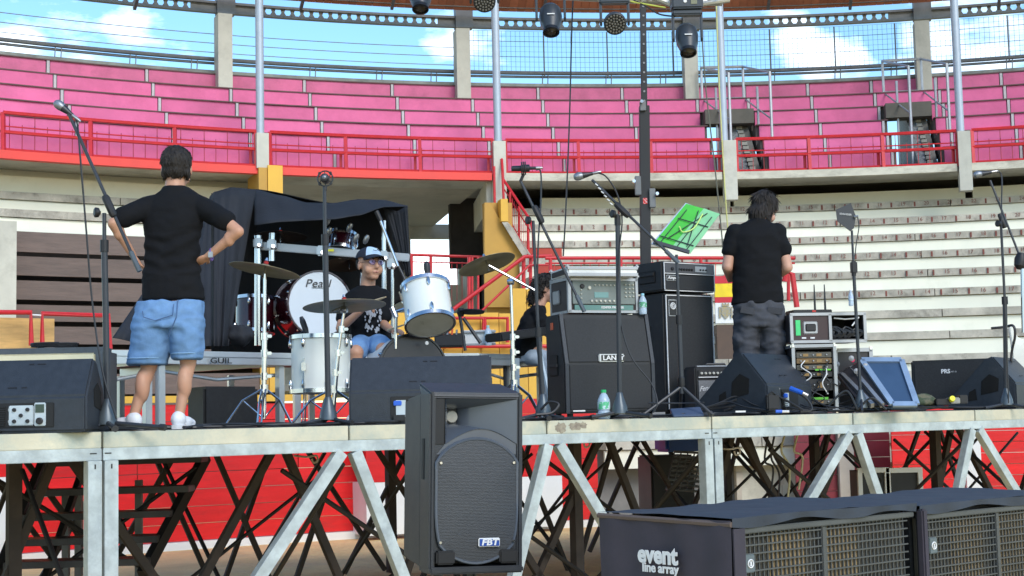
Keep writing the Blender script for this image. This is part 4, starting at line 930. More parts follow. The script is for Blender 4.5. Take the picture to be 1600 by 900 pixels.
# leaning lid with blue face
T=Thing('leaning_case_lid','blue faced flight case lid with silver edges leaning by the rack','lid',tuple(G(1395,11.5)))
Y0,Y1=11.6,11.3
tl,tr,br,bl=P(1346,564,Y0),P(1408,564,Y0),P(1432,633,Y1),P(1397,633,Y1)
bl=P(1394,633,Y1); nrm=(tr-tl).cross(bl-tl).normalized(); nrm=nrm if nrm.y>0 else -nrm
def slab(mb,ps,t): mb.hexa([ps[0],ps[1],ps[2],ps[3],ps[0]+nrm*t,ps[1]+nrm*t,ps[2]+nrm*t,ps[3]+nrm*t])
bf=M('blue_laminate',(.035,.075,.15),.35,v=.08)
q=MB(); slab(q,[tl,tr,br,bl],.05); T.part('panel',q,bf)
q=MB(); 
for a_,b_ in ((tl,tr),(tr,br),(br,bl),(bl,tl)): q.bar(a_-nrm*.01,b_-nrm*.01,.045,.02,up=nrm)
T.part('edge_profile',q,M('blue_silver',(.30,.40,.54),.35,.4))
for j,o_ in enumerate((.055,.11)):
    dx=Vector((-.075*(j+1),.0,0)); q=MB(); q.bar(tl+dx+Vector((0,.05,-.05-.05*j)),bl+dx,.03,.04,up=nrm); T.part('edge_profile',q,alum)
q=MB(); dx=Vector((-.12,.1,0)); q.hexa([tl,bl,bl+Vector((-.22,.05,0)),tl+Vector((-.18,.05,-.1)),tl+Vector((0,.1,0)),bl+Vector((0,.1,0)),bl+Vector((-.22,.15,0)),tl+Vector((-.18,.15,-.1))]); T.part('lid_side',q,lam)
for x,y in ((1330,560),(1352,572),(1338,580)): T.part('butterfly_latch',MB().lathe([(.024,0),(.022,.006),(.004,.009)],P(x,y,11.55),(0,-1,0),10),M('latch_zinc',(.25,.26,.28)))
# tower post and rigging
T=Thing('lighting_tower','black perforated lighting tower post rising behind the bass amp','tower',tuple(G(1010,12.2)))
Yt=12.2; a_=P(1010.5,640,Yt); b_=P(1006.5,166,Yt); c_=P(1004,-40,Yt); a_.z=DZ
T.part('lower_section',MB().bar(a_,b_,.085,.085),plast,bev=.004); T.part('upper_section',MB().bar(b_,c_,.05,.05),plast,bev=.003)
q=MB()
for k in range(14):
    p=b_.lerp(c_,(k+.5)/14)-Vector((0,.027,0)); q.lathe([(.009,0),(.009,.003)],p,(0,-1,0),8)
T.part('pin_hole',q,M('hole_grey',(.25,.25,.26),.5),kind='stuff')
for y,dx in ((166,-.02),(310,.06),(290,-.06)): 
    p=P(1008,y,Yt-.05)+Vector((dx,0,0)); T.part('bracket',MB().box(p,(.05,.05,.16 if y>200 else .08)),steel,bev=.004); T.part('bolt',MB().lathe([(.014,0),(.014,.05)],p+Vector((dx*.6,-.02,.03)),(0,-1,0),8),chrome)
T.part('warning_sticker',MB().box(P(1008,314,Yt-.047),(.035,.004,.05)),M('red_white_sticker',(.75,.5,.5),.5,c2=(.6,.02,.02),s=60,cut=(.45,.5)))
# truss with the moving lights
Yl=10.6
T=Thing('lighting_truss','silver lighting truss above the stage carrying the moving heads','truss',tuple(P(1080,-10,Yl)))
tr_=M('truss_aluminium',(.62,.62,.58),.35,.5)
def tp(x,y,dy=0): return P(x,y,Yl+dy)
T.part('main_tube',MB().tube([tp(560,-52),tp(985,-28),tp(1160,-14)],.028,10),tr_,smooth=True)
T.part('main_tube',MB().tube([tp(560,-20,.3),tp(990,0,.3),tp(1128,4,.3)],.028,10),tr_,smooth=True)
for k in range(12):
    x=990+k*12; T.part('lattice',MB().tube([tp(x,-28+8*(k%2),0),tp(x+12,2,.3)],.012,6),tr_)
T.part('lattice',MB().tube([tp(1020,-4,.15),tp(1060,12,.15)],.022,8),tr_); T.part('lattice',MB().tube([tp(1060,12,.15),tp(1140,0,.15)],.02,8),tr_)
T.part('hanging_lead',cable(None,None,[tp(990,0),tp(1010,10),tp(1030,22),tp(1055,26)],.006,None),rubber); T.part('hanging_lead',cable(None,None,[tp(985,2),tp(1000,5),tp(1040,12)],.006,None),M('yellow_green_lead',(.5,.55,.1),.5))
lens=M('lamp_glass',(.06,.045,.03),.12,v=.5,s=30,coat=.5); headm=M('lamp_housing',(.035,.042,.052),.38,v=.1); lensring=M('lens_ring',(.012,.012,.014),.3)
def spot(x,y,label,sc=1.,full=True):
    "beam light: x,y = centre of the lens in the photo"
    T=Thing('moving_head_light',label,'stage light',tuple(tp(x,y)),group='moving head lights hanging from the truss')
    k=Yl/F*sc; o=tp(x,y); ax=Vector((0,-.42,-.9)).normalized()
    def q_(dx,dy,dd=0): return o+Vector((dx*k,dd,-dy*k))
    top=q_(0,-48,.04)
    T.part('head',MB().lathe([(3*k,-46*k),(11*k,-44*k),(17*k,-36*k),(18.5*k,-24*k),(17*k,-10*k),(13*k,2*k),(12.5*k,6*k)],o,ax,24),headm,smooth=True)
    T.part('lens_ring',MB().lathe([(13*k,3*k),(13.4*k,9*k),(10.5*k,10*k),(10*k,7*k)],o,ax,24),lensring,smooth=True)
    T.part('lens',MB().lathe([(10.2*k,7*k),(6*k,9.2*k),(.1*k,10*k)],o,ax,20),lens,smooth=True)
    T.part('brand_mark',MB().box(o+ax*(-18*k)+Vector((0,-19.5*k,4*k)),(12*k,1*k,1.6*k)),white_l)
    if full:
        for s_ in (-1,1): T.part('yoke_arm',MB().prism([(-4,-60),(4,-60),(4,-16),(1,-10),(-3,-12),(-4,-20)],q_(0,0)+Vector((s_*22.5*k-2*k,0,0)),(0,-k*1.,0),(0,0,-k),(1,0,0),4*k),headm,bev=1.2*k)
        T.part('yoke',MB().box(q_(0,-57),(48*k,20*k,8*k)),headm,bev=2*k)
        T.part('base',MB().box(q_(0,-72),(50*k,30*k,20*k)),headm,bev=2.5*k); T.part('display',MB().box(q_(10,-72)+Vector((0,-15.5*k,0)),(10*k,1*k,8*k)),M('display_olive',(.2,.2,.12),.4)); T.part('button',MB().lathe([(3*k,0),(2.5*k,1.5*k)],q_(-4,-73)+Vector((0,-15*k,0)),(0,-1,0),10),white_l)
    return T
spot(1075,76,'rightmost moving head light, hanging lowest beside the blue grey pole',1.)
spot(861,44,'black moving head light with a bullet shaped body, second of two small lenses',1.)
spot(657,8,'leftmost moving head light, only its lens below the picture top',1.,True)
def wash(x,y,label):
    T=Thing('led_wash_light',label,'stage light',tuple(tp(x,y)),group='round multi lens wash lights hanging from the truss'); k=Yl/F; o=tp(x,y); ax=Vector((0,-.85,-.5)).normalized()
    T.part('head',MB().lathe([(8*k,-22*k),(15*k,-18*k),(18*k,-6*k),(18*k,2*k),(16.5*k,3*k)],o,ax,24),headm,smooth=True)
    u=Vector((1,0,0)); v=ax.cross(u)
    T.part('face_plate',MB().lathe([(16.8*k,2*k),(16.5*k,3.2*k),(.1*k,3.2*k)],o,ax,24),lensring)
    for ring_,n in ((0,1),(4.6,6),(9.2,12),(13.8,18)):
        for j in range(n):
            a=2*PI*j/n+.2*ring_; c=o+ax*3*k+u*ring_*k*Cc(a)+v*ring_*k*S(a); T.part('lens',MB().lathe([(2.0*k,0),(1.5*k,1.3*k),(.1*k,1.8*k)],c,ax,8),M('led_lens',(.16,.15,.13),.15,v=.3,s=200),smooth=True)
    for s_ in (-1,1): T.part('yoke_arm',MB().prism([(-4,-40),(4,-40),(5,-5),(0,4),(-5,-5)],o+Vector((s_*22*k-2*k,.02,0)),(0,-k,0),(0,0,-k),(1,0,0),4*k),headm,bev=1.2*k)
    T.part('yoke',MB().box(o+Vector((0,.02,38*k)),(48*k,18*k,10*k)),headm,bev=2*k); T.part('base',MB().box(o+Vector((0,.02,54*k)),(44*k,28*k,18*k)),headm,bev=2*k)
wash(961,37,'round wash light with many small lenses near the tower post'); wash(757,2,'round wash light with many small lenses, cut by the picture top at centre')
cable('hanging_cord','thin dark cord hanging from the truss to the left of the tower post',[P(896,-20,11),P(893,60,11),P(890,180,11),P(884,330,11),P(880,400,11)],.006,rubber,'rope')  # this dark hanging and the next are thin cords
cable('hanging_cord','dark cord running down beside the rightmost roof pole',[P(1097,60,12.6),P(1103,140,12.6),P(1118,270,12.6),P(1131,400,12.6)],.006,M('olive_cord',(.13,.13,.1),.7),'rope')
cable('yellow_rope','thin yellow rope hanging down past the flag board',[P(1119,0,12.6),P(1124,140,12.6),P(1133,300,12.6),P(1140,390,12.6),P(1149,470,12.6),P(1153,500,12.6)],.006,M('yellow_rope',(.62,.6,.22),.7),'rope')
# ================================================================ stands and microphones
micb=M('mic_body',(.03,.033,.04),.35,.3); micg=M('mic_grille',(.28,.30,.33),.4,.7,v=.4,s=300); standm=M('stand_black',(.028,.032,.04),.38,v=.1)
def mic(name,label,head,tail,k=1.,mount=False,group=None):
    head=Vector(head); tail=Vector(tail); d=(tail-head).normalized(); L_=(tail-head).length
    T=Thing(name,label,'microphone',tuple(head),group=group)
    if not mount:
        T.part('grille_ball',MB().lathe([(.001,-.024*k),(.012*k,-.022*k),(.022*k,-.012*k),(.0255*k,.002*k),(.0255*k,.014*k),(.022*k,.03*k),(.02*k,.034*k)],head,d,18),micg,smooth=True)
        T.part('body',MB().lathe([(.021*k,.034*k),(.02*k,.04*k),(.0165*k,.06*k),(.0125*k,L_*.8),(.011*k,L_)],head,d,16),micb,smooth=True)
        T.part('plug',MB().lathe([(.0095*k,L_),(.0095*k,L_+.045),(.006,L_+.06)],head,d,12),M('plug_metal',(.3,.31,.33),.3,.8),smooth=True)
    return T
def boomstand(label,base,coll,pole_top,boom,Y,Yb=None,kind='cone',legs=(),pr=.011,lr=.017,knob=(-10,0),group='tall black microphone stands',name='microphone_stand'):
    T=Thing(name,label,'stand',tuple(G(base[0],Y)),group=group)
    B=G(base[0],Y); C_=P(*coll,Y); Tp=P(*pole_top,Y); k=Y/F
    if kind=='cone': T.part('base_cone',MB().lathe([(.045,.03),(.055,.035),(.05,.08),(.028,.14),(.02,.17),(.016,.175)],B,(0,0,1),20),M('cone_grey',(.09,.11,.125),.35,.4),smooth=True)
    else: T.part('hub',MB().lathe([(.022,.0),(.024,.01),(.024,.06),(.018,.07)],P(*kind,Y),(0,0,1),14),plast,smooth=True)
    lo=B+Vector((0,0,.12)) if kind=='cone' else P(*kind,Y)-Vector((0,0,.05))
    T.part('lower_tube',MB().tube([lo,C_],lr,12),standm,smooth=True)
    T.part('collar',MB().tube([C_-Vector((0,0,.03)),C_+Vector((0,0,.035))],lr*1.35,12),plast,smooth=True)
    T.part('upper_tube',MB().tube([C_,Tp],pr,12),standm,smooth=True)
    hb=P(*kind,Y) if kind!='cone' else B+Vector((0,0,.045))
    for lx,ly,dy in legs:
        e=P(lx,ly,Y+dy); e.z=max(e.z,DZ+.01) if dy>=0 else DZ+.01
        e=P(lx,ly,Y+dy); e.z=DZ+.012
        T.part('leg',MB().tube([hb,e],.0125,8),standm,smooth=True); T.part('foot',MB().tube([hb.lerp(e,.93),e+(e-hb).normalized()*.01],.018,8),rubber,smooth=True)
    if boom:
        A=P(*boom[0],Y+(Yb or 0)); Z=P(*boom[1],Y-(Yb or 0)*.4)
        # keep the joint on the boom
        T.part('boom_arm',MB().tube([A,Z],.0095,10),standm,smooth=True)
        j=P(*boom[2],Y); dd=(Z-A).normalized()
        T.part('boom_joint',MB().tube([j-dd*.065,j-dd*.05,j+dd*.05,j+dd*.065],[.016,.022,.022,.016],10),plast,smooth=True)
        T.part('clutch_knob',MB().lathe([(.008,0),(.026,.012),(.028,.03),(.02,.035)],Tp+Vector((-.015,-.02,0)),(-.85,-.5,0),14),plast,smooth=True)
        T.part('counter_grip',MB().tube([Z-dd*.12,Z],.0145,10),M('grip_grey',(.07,.09,.11),.45),smooth=True)
    return T
boomstand('tall microphone stand in front of the boy with a long slanted boom',(168,645),(163,385),(163,333),((104,170),(218,424),(171,322)),8.0,.05,'cone',((131,650,-.1),(256,657,-.1),(180,664,-.45)))
mic('microphone','ball headed microphone pointing left above the standing boy',P(91,163,8.05),P(113,180,8.05),1.05)
cable('microphone_cable','black cable drooping from the leftmost microphone down to the stage',[P(116,182,8.05),P(121,195,8.05),P(125,240,8.),P(134,350,8.),P(144,470,8.),P(160,580,7.95),P(182,655,7.95)],.0055,rubber)
boomstand('straight microphone stand between the floor tom and the bass drum head',(513,650),(508,375),(507,292),None,8.95,0,'cone',((474,657,-.1),(548,656,-.1),(500,657,.1)),lr=.0175)
T=Thing('condenser_microphone','round condenser microphone in a shock mount on the straight stand','microphone',tuple(P(508,280,8.95)))
c=P(508,279,8.95)
T.part('mount_ring',MB().tube([c+Vector((.047*Cc(t*PI/12),0,.047*S(t*PI/12))) for t in range(24)],.0045,6,close=True),standm,smooth=True)
T.part('capsule_body',MB().lathe([(.02,-.05),(.027,-.045),(.028,.03),(.022,.05),(.001,.055)],c,(0,-1,0),18),micb,smooth=True)
T.part('capsule_face',MB().lathe([(.012,.054),(.001,.06)],c,(0,-1,0),14),micg)
for t in range(6):
    a=t*PI/3+.4; T.part('elastic',MB().tube([c+Vector((.026*Cc(a),0,.026*S(a))),c+Vector((.047*Cc(a+.25),0,.047*S(a+.25)))],.003,5),rubber)
T.part('swivel',MB().tube([c-Vector((0,0,.047)),c-Vector((0,0,.075))],.011,8),plast)
for t in range(4): T.part('clip_loop',MB().tube([c+Vector((.047*Cc(a)+.008*Cc(b_),0,.047*S(a)+.008*S(b_))) for a in (t*PI/2+.8,) for b_ in (0,1,2,3,4,5)],.003,5,close=True),rubber)
boomstand('microphone stand with slanted boom left of the guitar cabinet',(849,640),(841,520),(833,345),((813,282),(913,487),(841,335)),9.85,.05,'cone',((812,652,-.1),(878,650,-.05),(858,652,-.3)))
T=Thing('condenser_microphone','bulky condenser microphone in shock mount pointing left above the curly haired person','microphone',tuple(P(818,263,9.9)))
c=P(818,263,9.9); T.part('capsule_body',MB().lathe([(.001,-.085),(.018,-.082),(.02,-.02),(.026,-.015),(.026,.04),(.012,.045),(.011,.085)],c,(1,0,0),16),micb,smooth=True)
for dx in (-.012,.0,.012): T.part('mount_ring',MB().tube([c+Vector((dx,.042*Cc(t*PI/10),.042*S(t*PI/10))) for t in range(20)],.005,6,close=True),rubber,smooth=True)
T.part('plug',MB().lathe([(.011,.07),(.011,.11),(.008,.13)],c,(1,0,0),12),alum,smooth=True); T.part('swivel',MB().tube([c-Vector((0,0,.04)),P(813,284,9.9)],.011,8),plast)
cable('microphone_cable','black cable falling from the shock mounted microphone left of the cabinet',[P(837,265,9.9),P(845,270,9.9),P(845,320,9.9),P(841,380,9.85),P(840,480,9.85),P(846,600,9.8)],.0055,rubber)
boomstand('microphone stand with its boom crossing in front of the bass rig',(969,640),(965,345),(965,335),((925,281),(1060,411),(972,328)),9.9,.05,'cone',((925,640,-.1),(1015,642,-.15),(955,641,.1)),lr=.0165)
mic('microphone','ball headed microphone pointing left above the amp rack',P(902,276,9.95),P(926,271,9.95),1.1)
T=Thing('cable_tie_row','row of pale ties along the boom above the amp rack','ties',tuple(P(935,300,9.9)))
for k in range(6):
    p=P(930+k*4.6,287+k*6,9.87); T.part('tie',MB().tube([p,p+Vector((.018,-.0,-.014))],.0045,6),white_l)
cable('microphone_cable','black cable looping from the microphone over the rack down to the stage',[P(932,269,9.95),P(948,277,9.9),P(965,305,9.9),P(972,345,9.9),P(967,400,9.88),P(968,490,9.9),P(985,555,9.88),P(1018,600,9.85),P(1027,630,9.8),P(1020,645,9.8)],.0055,rubber)
boomstand('microphone stand with slanted boom near the right edge of the stage',(1574,600),(1570,470),(1564,350),((1547,282),(1612,448),(1566,345)),12.35,.05,'cone',((1540,640,-.1),(1602,640,-.1)),lr=.019)
mic('microphone','ball headed microphone pointing left at the right edge',P(1526,273,12.4),P(1549,269,12.4),1.2)
cable('microphone_cable','black cable hanging beside the rightmost microphone stand',[P(1556,268,12.4),P(1565,275,12.4),P(1565,320,12.35),P(1566,400,12.3),P(1572,520,12.3),P(1576,630,12.3)],.006,rubber)
# music stand with green folder
Ym=10.45
T=boomstand('black tripod music stand in front of the bass rig',(1065,640),(1061,500),(1057,398),None,Ym,0,(1065,604),((1002,640,-.1),(1112,640,-.1),(1062,640,.5)),group=None,name='music_stand')
T.part('spreader',MB().tube([P(1014,630,Ym-.08),P(1066,630,Ym),P(1100,629,Ym-.08)],.006,6),standm)
bl_,br_,tr2,tl2=P(1022,379,Ym+.0),P(1076,395,Ym),P(1124,333,Ym+.22),P(1072,318,Ym+.22)
def bil(u,v): return (bl_*(1-u)+br_*u)*(1-v)+(tl2*(1-u)+tr2*u)*v
fn_=(br_-bl_).cross(tl2-bl_).normalized(); fn_=fn_ if fn_.y<0 else -fn_
for u0,v0,u1,v1 in ((.0,.15,1,.15),(.1,.62,1,.62),(.25,.15,.72,.9),(.85,.1,.45,.9),(.62,.05,.62,.62),(.15,.0,.15,.85),(.9,.0,.9,.85)):
    T.part('desk_rod',MB().tube([bil(u0,v0)+fn_*.012,bil(u1,v1)+fn_*.012],.0038,6),standm)
T.part('desk_lip',MB().bar(bil(-.02,-.02)+fn_*.02,bil(1.02,-.02)+fn_*.02,.03,.012,up=fn_),standm)
T=Thing('green_folder','translucent green folder open on the music stand','folder',tuple(bl_))
gf=M('green_film',(.07,.52,.05),.3,v=.1,s=4,alpha=.93); gf2=M('pale_green_film',(.24,.60,.30),.35,v=.08,alpha=.88)
q=MB(); q.hexa([bil(0,0),bil(.55,0),bil(.55,1),bil(0,1)]+[p-fn_*.012 for p in (bil(0,0),bil(.55,0),bil(.55,1),bil(0,1))]); T.part('left_cover',q,gf)
q=MB(); q.hexa([bil(.5,-.02)+fn_*.004,bil(1.05,0)+fn_*.004,bil(1.03,.98)+fn_*.004,bil(.53,1.0)+fn_*.004]+[p-fn_*.004 for p in (bil(.5,-.02),bil(1.05,0),bil(1.03,.98),bil(.53,1.0))]); T.part('right_cover',q,gf2)
q=MB(); q.hexa([bil(-.06,0)-fn_*.02,bil(.3,0)-fn_*.02,bil(.35,1.03)-fn_*.02,bil(-.04,1.05)-fn_*.02]+[p-fn_*.03 for p in (bil(-.06,0),bil(.3,0),bil(.35,1.03),bil(-.04,1.05))]); T.part('paper_sheaf',q,M('paper_blue_white',(.45,.55,.75),.6))
T.part('elastic_band',cable(None,None,[bil(.3,.45)+fn_*.015,bil(.5,.35)+fn_*.02,bil(.68,.5)+fn_*.02,bil(.62,.85)+fn_*.015],.005,None),M('lime_elastic',(.55,.75,.2),.5))
# antenna on its stand
Ya=11.35
T=boomstand('thin black stand with a paddle aerial in front of the flight cases',(1346,640),(1334,425),(1331,360),None,Ya,0,'cone',(),pr=.009,lr=.013,group=None,name='antenna_stand')
T.part('clamp',MB().box(P(1334,418,Ya),(.05,.05,.1)),plast,bev=.01)
for x,y,dy in ((1322,641,.15),(1372,639,.15),(1347,644,-.25)):
    e=P(x,y,Ya+dy); e.z=DZ+.01; T.part('leg',MB().tube([P(1346,622,Ya),e],.009,6),standm)
T=Thing('paddle_antenna','dark grey angular paddle aerial facing the pink seats','antenna',tuple(P(1331,360,Ya)))
pts=[(1306,327.5),(1329.5,317),(1337.5,338),(1334.5,356),(1328.5,361),(1308,345)]; b=[P(x,y,Ya) for x,y in pts]; off=Vector((.004,.022,0)); n_=6
T.part('panel',MB().add(b+[p+off for p in b],[tuple(range(n_)),tuple(range(n_,2*n_))[::-1]]+[(i,(i+1)%n_,n_+(i+1)%n_,n_+i) for i in range(n_)]),M('paddle_grey',(.04,.043,.05),.5))
lettering(T,'lettering','SENNHEISER',.021,white_l,T.inv@(P(1321,335,Ya)-Vector((0,.004,0))),(1,0,-.12),uz=(.12,0,1),sx=.8)
T.part('plug',MB().tube([P(1335,339,Ya-.01),P(1341,338,Ya-.02)],.010,8),alum)
cable('aerial_cable','thin black lead hanging from the paddle aerial',[P(1340,339,Ya),P(1342,355,Ya),P(1338,380,Ya),P(1336,400,Ya)],.004,rubber)
# ================================================================ DRUMS
def vperp(ax):
    ax=Vector(ax).normalized(); u=Vector((0,0,1)).cross(ax)
    if u.length<.05: u=Vector((1,0,0))
    u.normalize(); return ax,u,ax.cross(u)
def drum(label,c,ax,r,dp,shell,cat='drum',name='drum',hoop=None,headf=None,headb=None,lugs=8,hr=.008,hoopw=.02,group=None,logo=None,legs=0):
    "c: centre of the playing head; ax points from shell to that head"
    c=Vector(c); ax,u,v=vperp(ax); T=Thing(name,label,cat,tuple(c),group=group); hoop=hoop or chrome
    T.part('shell',MB().lathe([(r,-dp+.012),(r,-.012)],c,ax,32),shell,smooth=True)
    for h,mt,nm in ((0,headf or drumhead,'head'),(-dp,headb or drumhead,'head')):
        s_=1 if h==0 else -1
        T.part(nm,MB().lathe([(r*1.005,h-s_*.01),(r*.99,h+s_*.002),(.1e-3,h+s_*.003)],c,ax,32),mt,smooth=False)
        T.part('hoop',MB().lathe([(r+.001,h-s_*hoopw),(r+.014,h-s_*hoopw),(r+.014,h+s_*.008),(r+.002,h+s_*.008),(r+.001,h-s_*hoopw)],c,ax,32),hoop,smooth=True)
    for k in range(lugs):
        a=2*PI*(k+.4)/lugs; d=u*Cc(a)+v*S(a)
        for h in ((-.05,-dp+.05) if dp>.16 else (-dp/2,)):
            T.part('lug',MB().lathe([(.006,-.03),(.013,-.015),(.013,.012),(.006,.03)],c+d*(r+.008)+ax*h,ax,8),chrome,smooth=True)
        T.part('tension_rod',MB().tube([c+d*(r+.011)+ax*.004,c+d*(r+.011)-ax*.05],.003,5),chrome); T.part('tension_rod',MB().tube([c+d*(r+.011)-ax*(dp+.004),c+d*(r+.011)-ax*(dp-.05)],.003,5),chrome)
    for k in range(legs):
        a=2*PI*k/legs+2.2; p=c+Vector((Cc(a),S(a),0))*(r+.02); e=Vector((p.x+.02*Cc(a),p.y+.02*S(a),DZ+.005))
        T.part('leg',MB().tube([p-Vector((0,0,dp*.4)),p-Vector((0,0,dp+.05)),e],.006,6),chrome); T.part('leg_bracket',MB().box(p-Vector((0,0,dp*.55)),(.03,.03,.06)),chrome,bev=.005)
    return T
black_hoop=M('black_hoop',(.02,.02,.022),.3); clearhead=M('clear_head',(.52,.5,.42),.3,v=.1,s=6,c2=(.66,.64,.58)); darkhead=M('dark_head',(.02,.018,.022),.35,v=.2,s=5)
drum('white floor tom standing on three chrome legs at the front left',P(501,526,9.95),(0,0.02,1),.198,.375,whitelac,hoop=chrome,headf=drumhead,lugs=8,legs=3)
drum('white rack tom tilted to show its lower head, right of the drummer',P(664,449,10.3),(-.13,.42,.9),.166,.30,whitelac,lugs=6,headb=clearhead)
T=drum('white bass drum with black front head behind the middle wedge monitor',P(646,578,10.35),(.42,-.9,.03),.245,.42,whitelac,hoop=black_hoop,headf=darkhead,lugs=8,hoopw=.03)
T.part('head_sticker',MB().lathe([(.014,0),(.012,.002)],P(667,536,10.3),(.42,-.9,.03),12),white_l)
PD=P(500,475,12.25); pax=Vector((.42,-.9,.02)).normalized()
T=drum('big burgundy bass drum with white front head on the riser',PD,pax,.27,.46,burg,hoop=burg,headf=drumhead,lugs=10,hoopw=.035)
_,u_,v_=vperp(pax); u2=Vector((0,0,1)).cross(-pax)*-1; ux_=pax.cross(Vector((0,0,1)))*-1
lettering(T,'lettering','Pearl',.095,M('black_print',(.03,.03,.035),.5),T.inv@(PD+pax*.006+Vector((0,0,.17))-ux_*.02),ux_,shear=.25,sx=1.15)
q=MB(); q.bar(PD+pax*.006+Vector((0,0,.135))-ux_*.07,PD+pax*.006+Vector((0,0,.135))+ux_*.07,.004,.003); T.part('underline',q,MATS['black_print'])
drum('small burgundy rack tom clamped above the big bass drum',P(536,368,12.3),(.1,.35,.93),.115,.15,burg,lugs=6,headb=darkhead)
drum('burgundy floor tom in the shade left of the big bass drum',P(398,466,12.5),(0,.1,1),.16,.30,burg,lugs=6)
def cymbal(label,c,r,ax,mat=brass,k=.9):
    c=Vector(c); ax,u,v=vperp(ax); T=Thing('cymbal',label,'cymbal',tuple(c),group='cymbals of the two drum kits')
    pr=[(.005,.032*k),(.02,.031*k),(.035,.024*k),(.048,.012*k),(r*.5,.004*k),(r,-.012*k),(r,-.0135*k),(r*.5,.0015*k),(.048,.009*k),(.03,.02*k),(.005,.028*k)]
    T.part('plate',MB().lathe(pr,c,ax,40),mat,smooth=True)
    T.part('felt',MB().lathe([(.015,.03),(.015,.045),(.005,.047)],c,ax,10),M('red_felt',(.35,.02,.02),.8)); T.part('wing_nut',MB().lathe([(.006,.045),(.012,.052),(.005,.07)],c,ax,8),chrome); T.part('tilter',MB().tube([c+ax*.05,c-ax*.06],.006,6),chrome)
    return T
C1=P(414,420,9.0); cymbal('crash cymbal at the left, over its chrome stand beside the black cloth',C1,.22,(.19,.09,1))
C2=P(538,476,9.7); cymbal('wide cymbal in front of the drummer, over the floor tom',C2,.275,(-.05,.085,1))
C3=P(760,411,10.2); cymbal('crash cymbal tilted up to the right against the ochre wall',C3,.205,(-.29,.2,1))
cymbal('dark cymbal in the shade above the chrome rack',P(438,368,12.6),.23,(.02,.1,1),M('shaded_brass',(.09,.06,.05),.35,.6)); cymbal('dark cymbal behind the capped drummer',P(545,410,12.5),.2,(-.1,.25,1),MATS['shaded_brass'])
def cstand(label,base,hub,top,Y,feet,boomto=None,r=.012,collars=()):
    T=Thing('cymbal_stand',label,'stand',tuple(G(base[0],Y)),group='chrome stands of the drum kits')
    B=G(base[0],Y); H=P(*hub,Y); K=P(*top,Y); lowz=Vector((B.x,B.y,DZ+.05))
    T.part('lower_tube',MB().tube([lowz,H.lerp(K,.45)],r*1.25,12),chrome,smooth=True); T.part('upper_tube',MB().tube([H.lerp(K,.45),K],r*.85,10),chrome,smooth=True)
    for t in (.45,)+tuple(collars):
        c=H.lerp(K,t); T.part('clamp',MB().tube([c-Vector((0,0,.022)),c+Vector((0,0,.022))],r*1.8,10),chrome,smooth=True); T.part('wing_screw',MB().box(c+Vector((r*2.6,-.01,0)),(.03,.012,.02)),chrome,bev=.004)
    for fx,fy,dy in feet:
        e=P(fx,fy,Y+dy); e.z=DZ+.01; s_=(e-B); s_.z=0; sd_=Vector((-s_.y,s_.x,0)).normalized()*.011
        mid=H+(e-H)*.55+Vector((0,0,.05))
        for g_ in (-1,1): T.part('leg',MB().tube([H+sd_*g_,mid+sd_*g_,e+sd_*g_],.0065,6),chrome,smooth=True)
        T.part('leg_brace',MB().tube([lowz,mid],.006,6),chrome); T.part('foot',MB().lathe([(.014,-.01),(.018,.0),(.014,.02)],e,(0,0,1),8),rubber)
    T.part('hub',MB().tube([H-Vector((0,0,.03)),H+Vector((0,0,.02))],r*2.1,10),chrome,smooth=True)
    if boomto is not None:
        T.part('boom_arm',MB().tube([P(*boomto[0],Y),P(*boomto[1],Y)],.009,8),chrome,smooth=True); T.part('tilter_joint',MB().lathe([(.022,-.02),(.026,0),(.022,.02)],K,(1,-.3,0),12),chrome,smooth=True)
    return T
cstand('chrome stand under the leftmost crash cymbal',(412,655),(413,606),(414,428),9.0,((351,656,-.05),(456,655,.05),(405,658,-.25)),collars=(.1,.3))
cstand('chrome stand with spread legs beside the floor tom',(520,655),(520,607),(538,484),9.7,((455,655,-.1),(566,650,.1),(500,655,.25)),boomto=((519,487),(540,478)),collars=(.2,.75))
cstand('chrome boom stand under the right crash cymbal',(803,640),(803,598),(798,440),10.0,((762,640,.15),(846,634,.1),(800,640,-.2)),boomto=((764,415),(838,455)),collars=(.15,.3))
T=Thing('drum_rack','chrome drum rack bar with clamps behind the big bass drum','rack',tuple(G(520,12.3)))
Yr=12.2
T.part('cross_bar',MB().bar(P(404,384,Yr),P(640,403,Yr),.045,.066),alum,bev=.006)
for x,y0,y1,r in ((403,368,540,.028),(425,364,408,.024),(600,345,545,.022),(566,405,540,.018),(613,420,545,.014)):
    T.part('upright',MB().tube([P(x,y0,Yr-.04),P(x,y1,Yr-.04)],r,12),chrome,smooth=True)
for x,y in ((403,380),(425,382),(502,392),(600,400),(403,420),(585,396),(612,412)):
    T.part('clamp',MB().box(P(x,y,Yr-.06),(.075,.06,.085)),M('clamp_metal',(.42,.44,.47),.3,.8),bev=.012); T.part('wing_screw',MB().lathe([(.012,0),(.008,.05),(.015,.06)],P(x,y+6,Yr-.08),(.3,-.9,.2),8),chrome)
T.part('boom_arm',MB().tube([P(592,338,Yr-.2),P(622,416,Yr-.2)],.012,10),chrome,smooth=True); T.part('tip',MB().tube([P(588,330,Yr-.2),P(595,345,Yr-.2)],.02,8),plast)
T.part('black_boom',MB().tube([P(622,414,Yr-.2),P(640,452,Yr-.2)],.010,8),standm)
for x,y in ((512,345),(514,362),(546,356),(556,372),(572,374)): T.part('tom_mount',MB().lathe([(.012,-.04),(.022,-.02),(.022,.02),(.012,.04)],P(x,y,Yr-.05),(.4,-.3,.8),10),M('clamp_metal',(.42,.44,.47)),smooth=True)
T.part('tape_flag',MB().box(P(517,391,Yr-.06),(.05,.004,.02)),M('yellow_tape',(.75,.72,.03),.5))
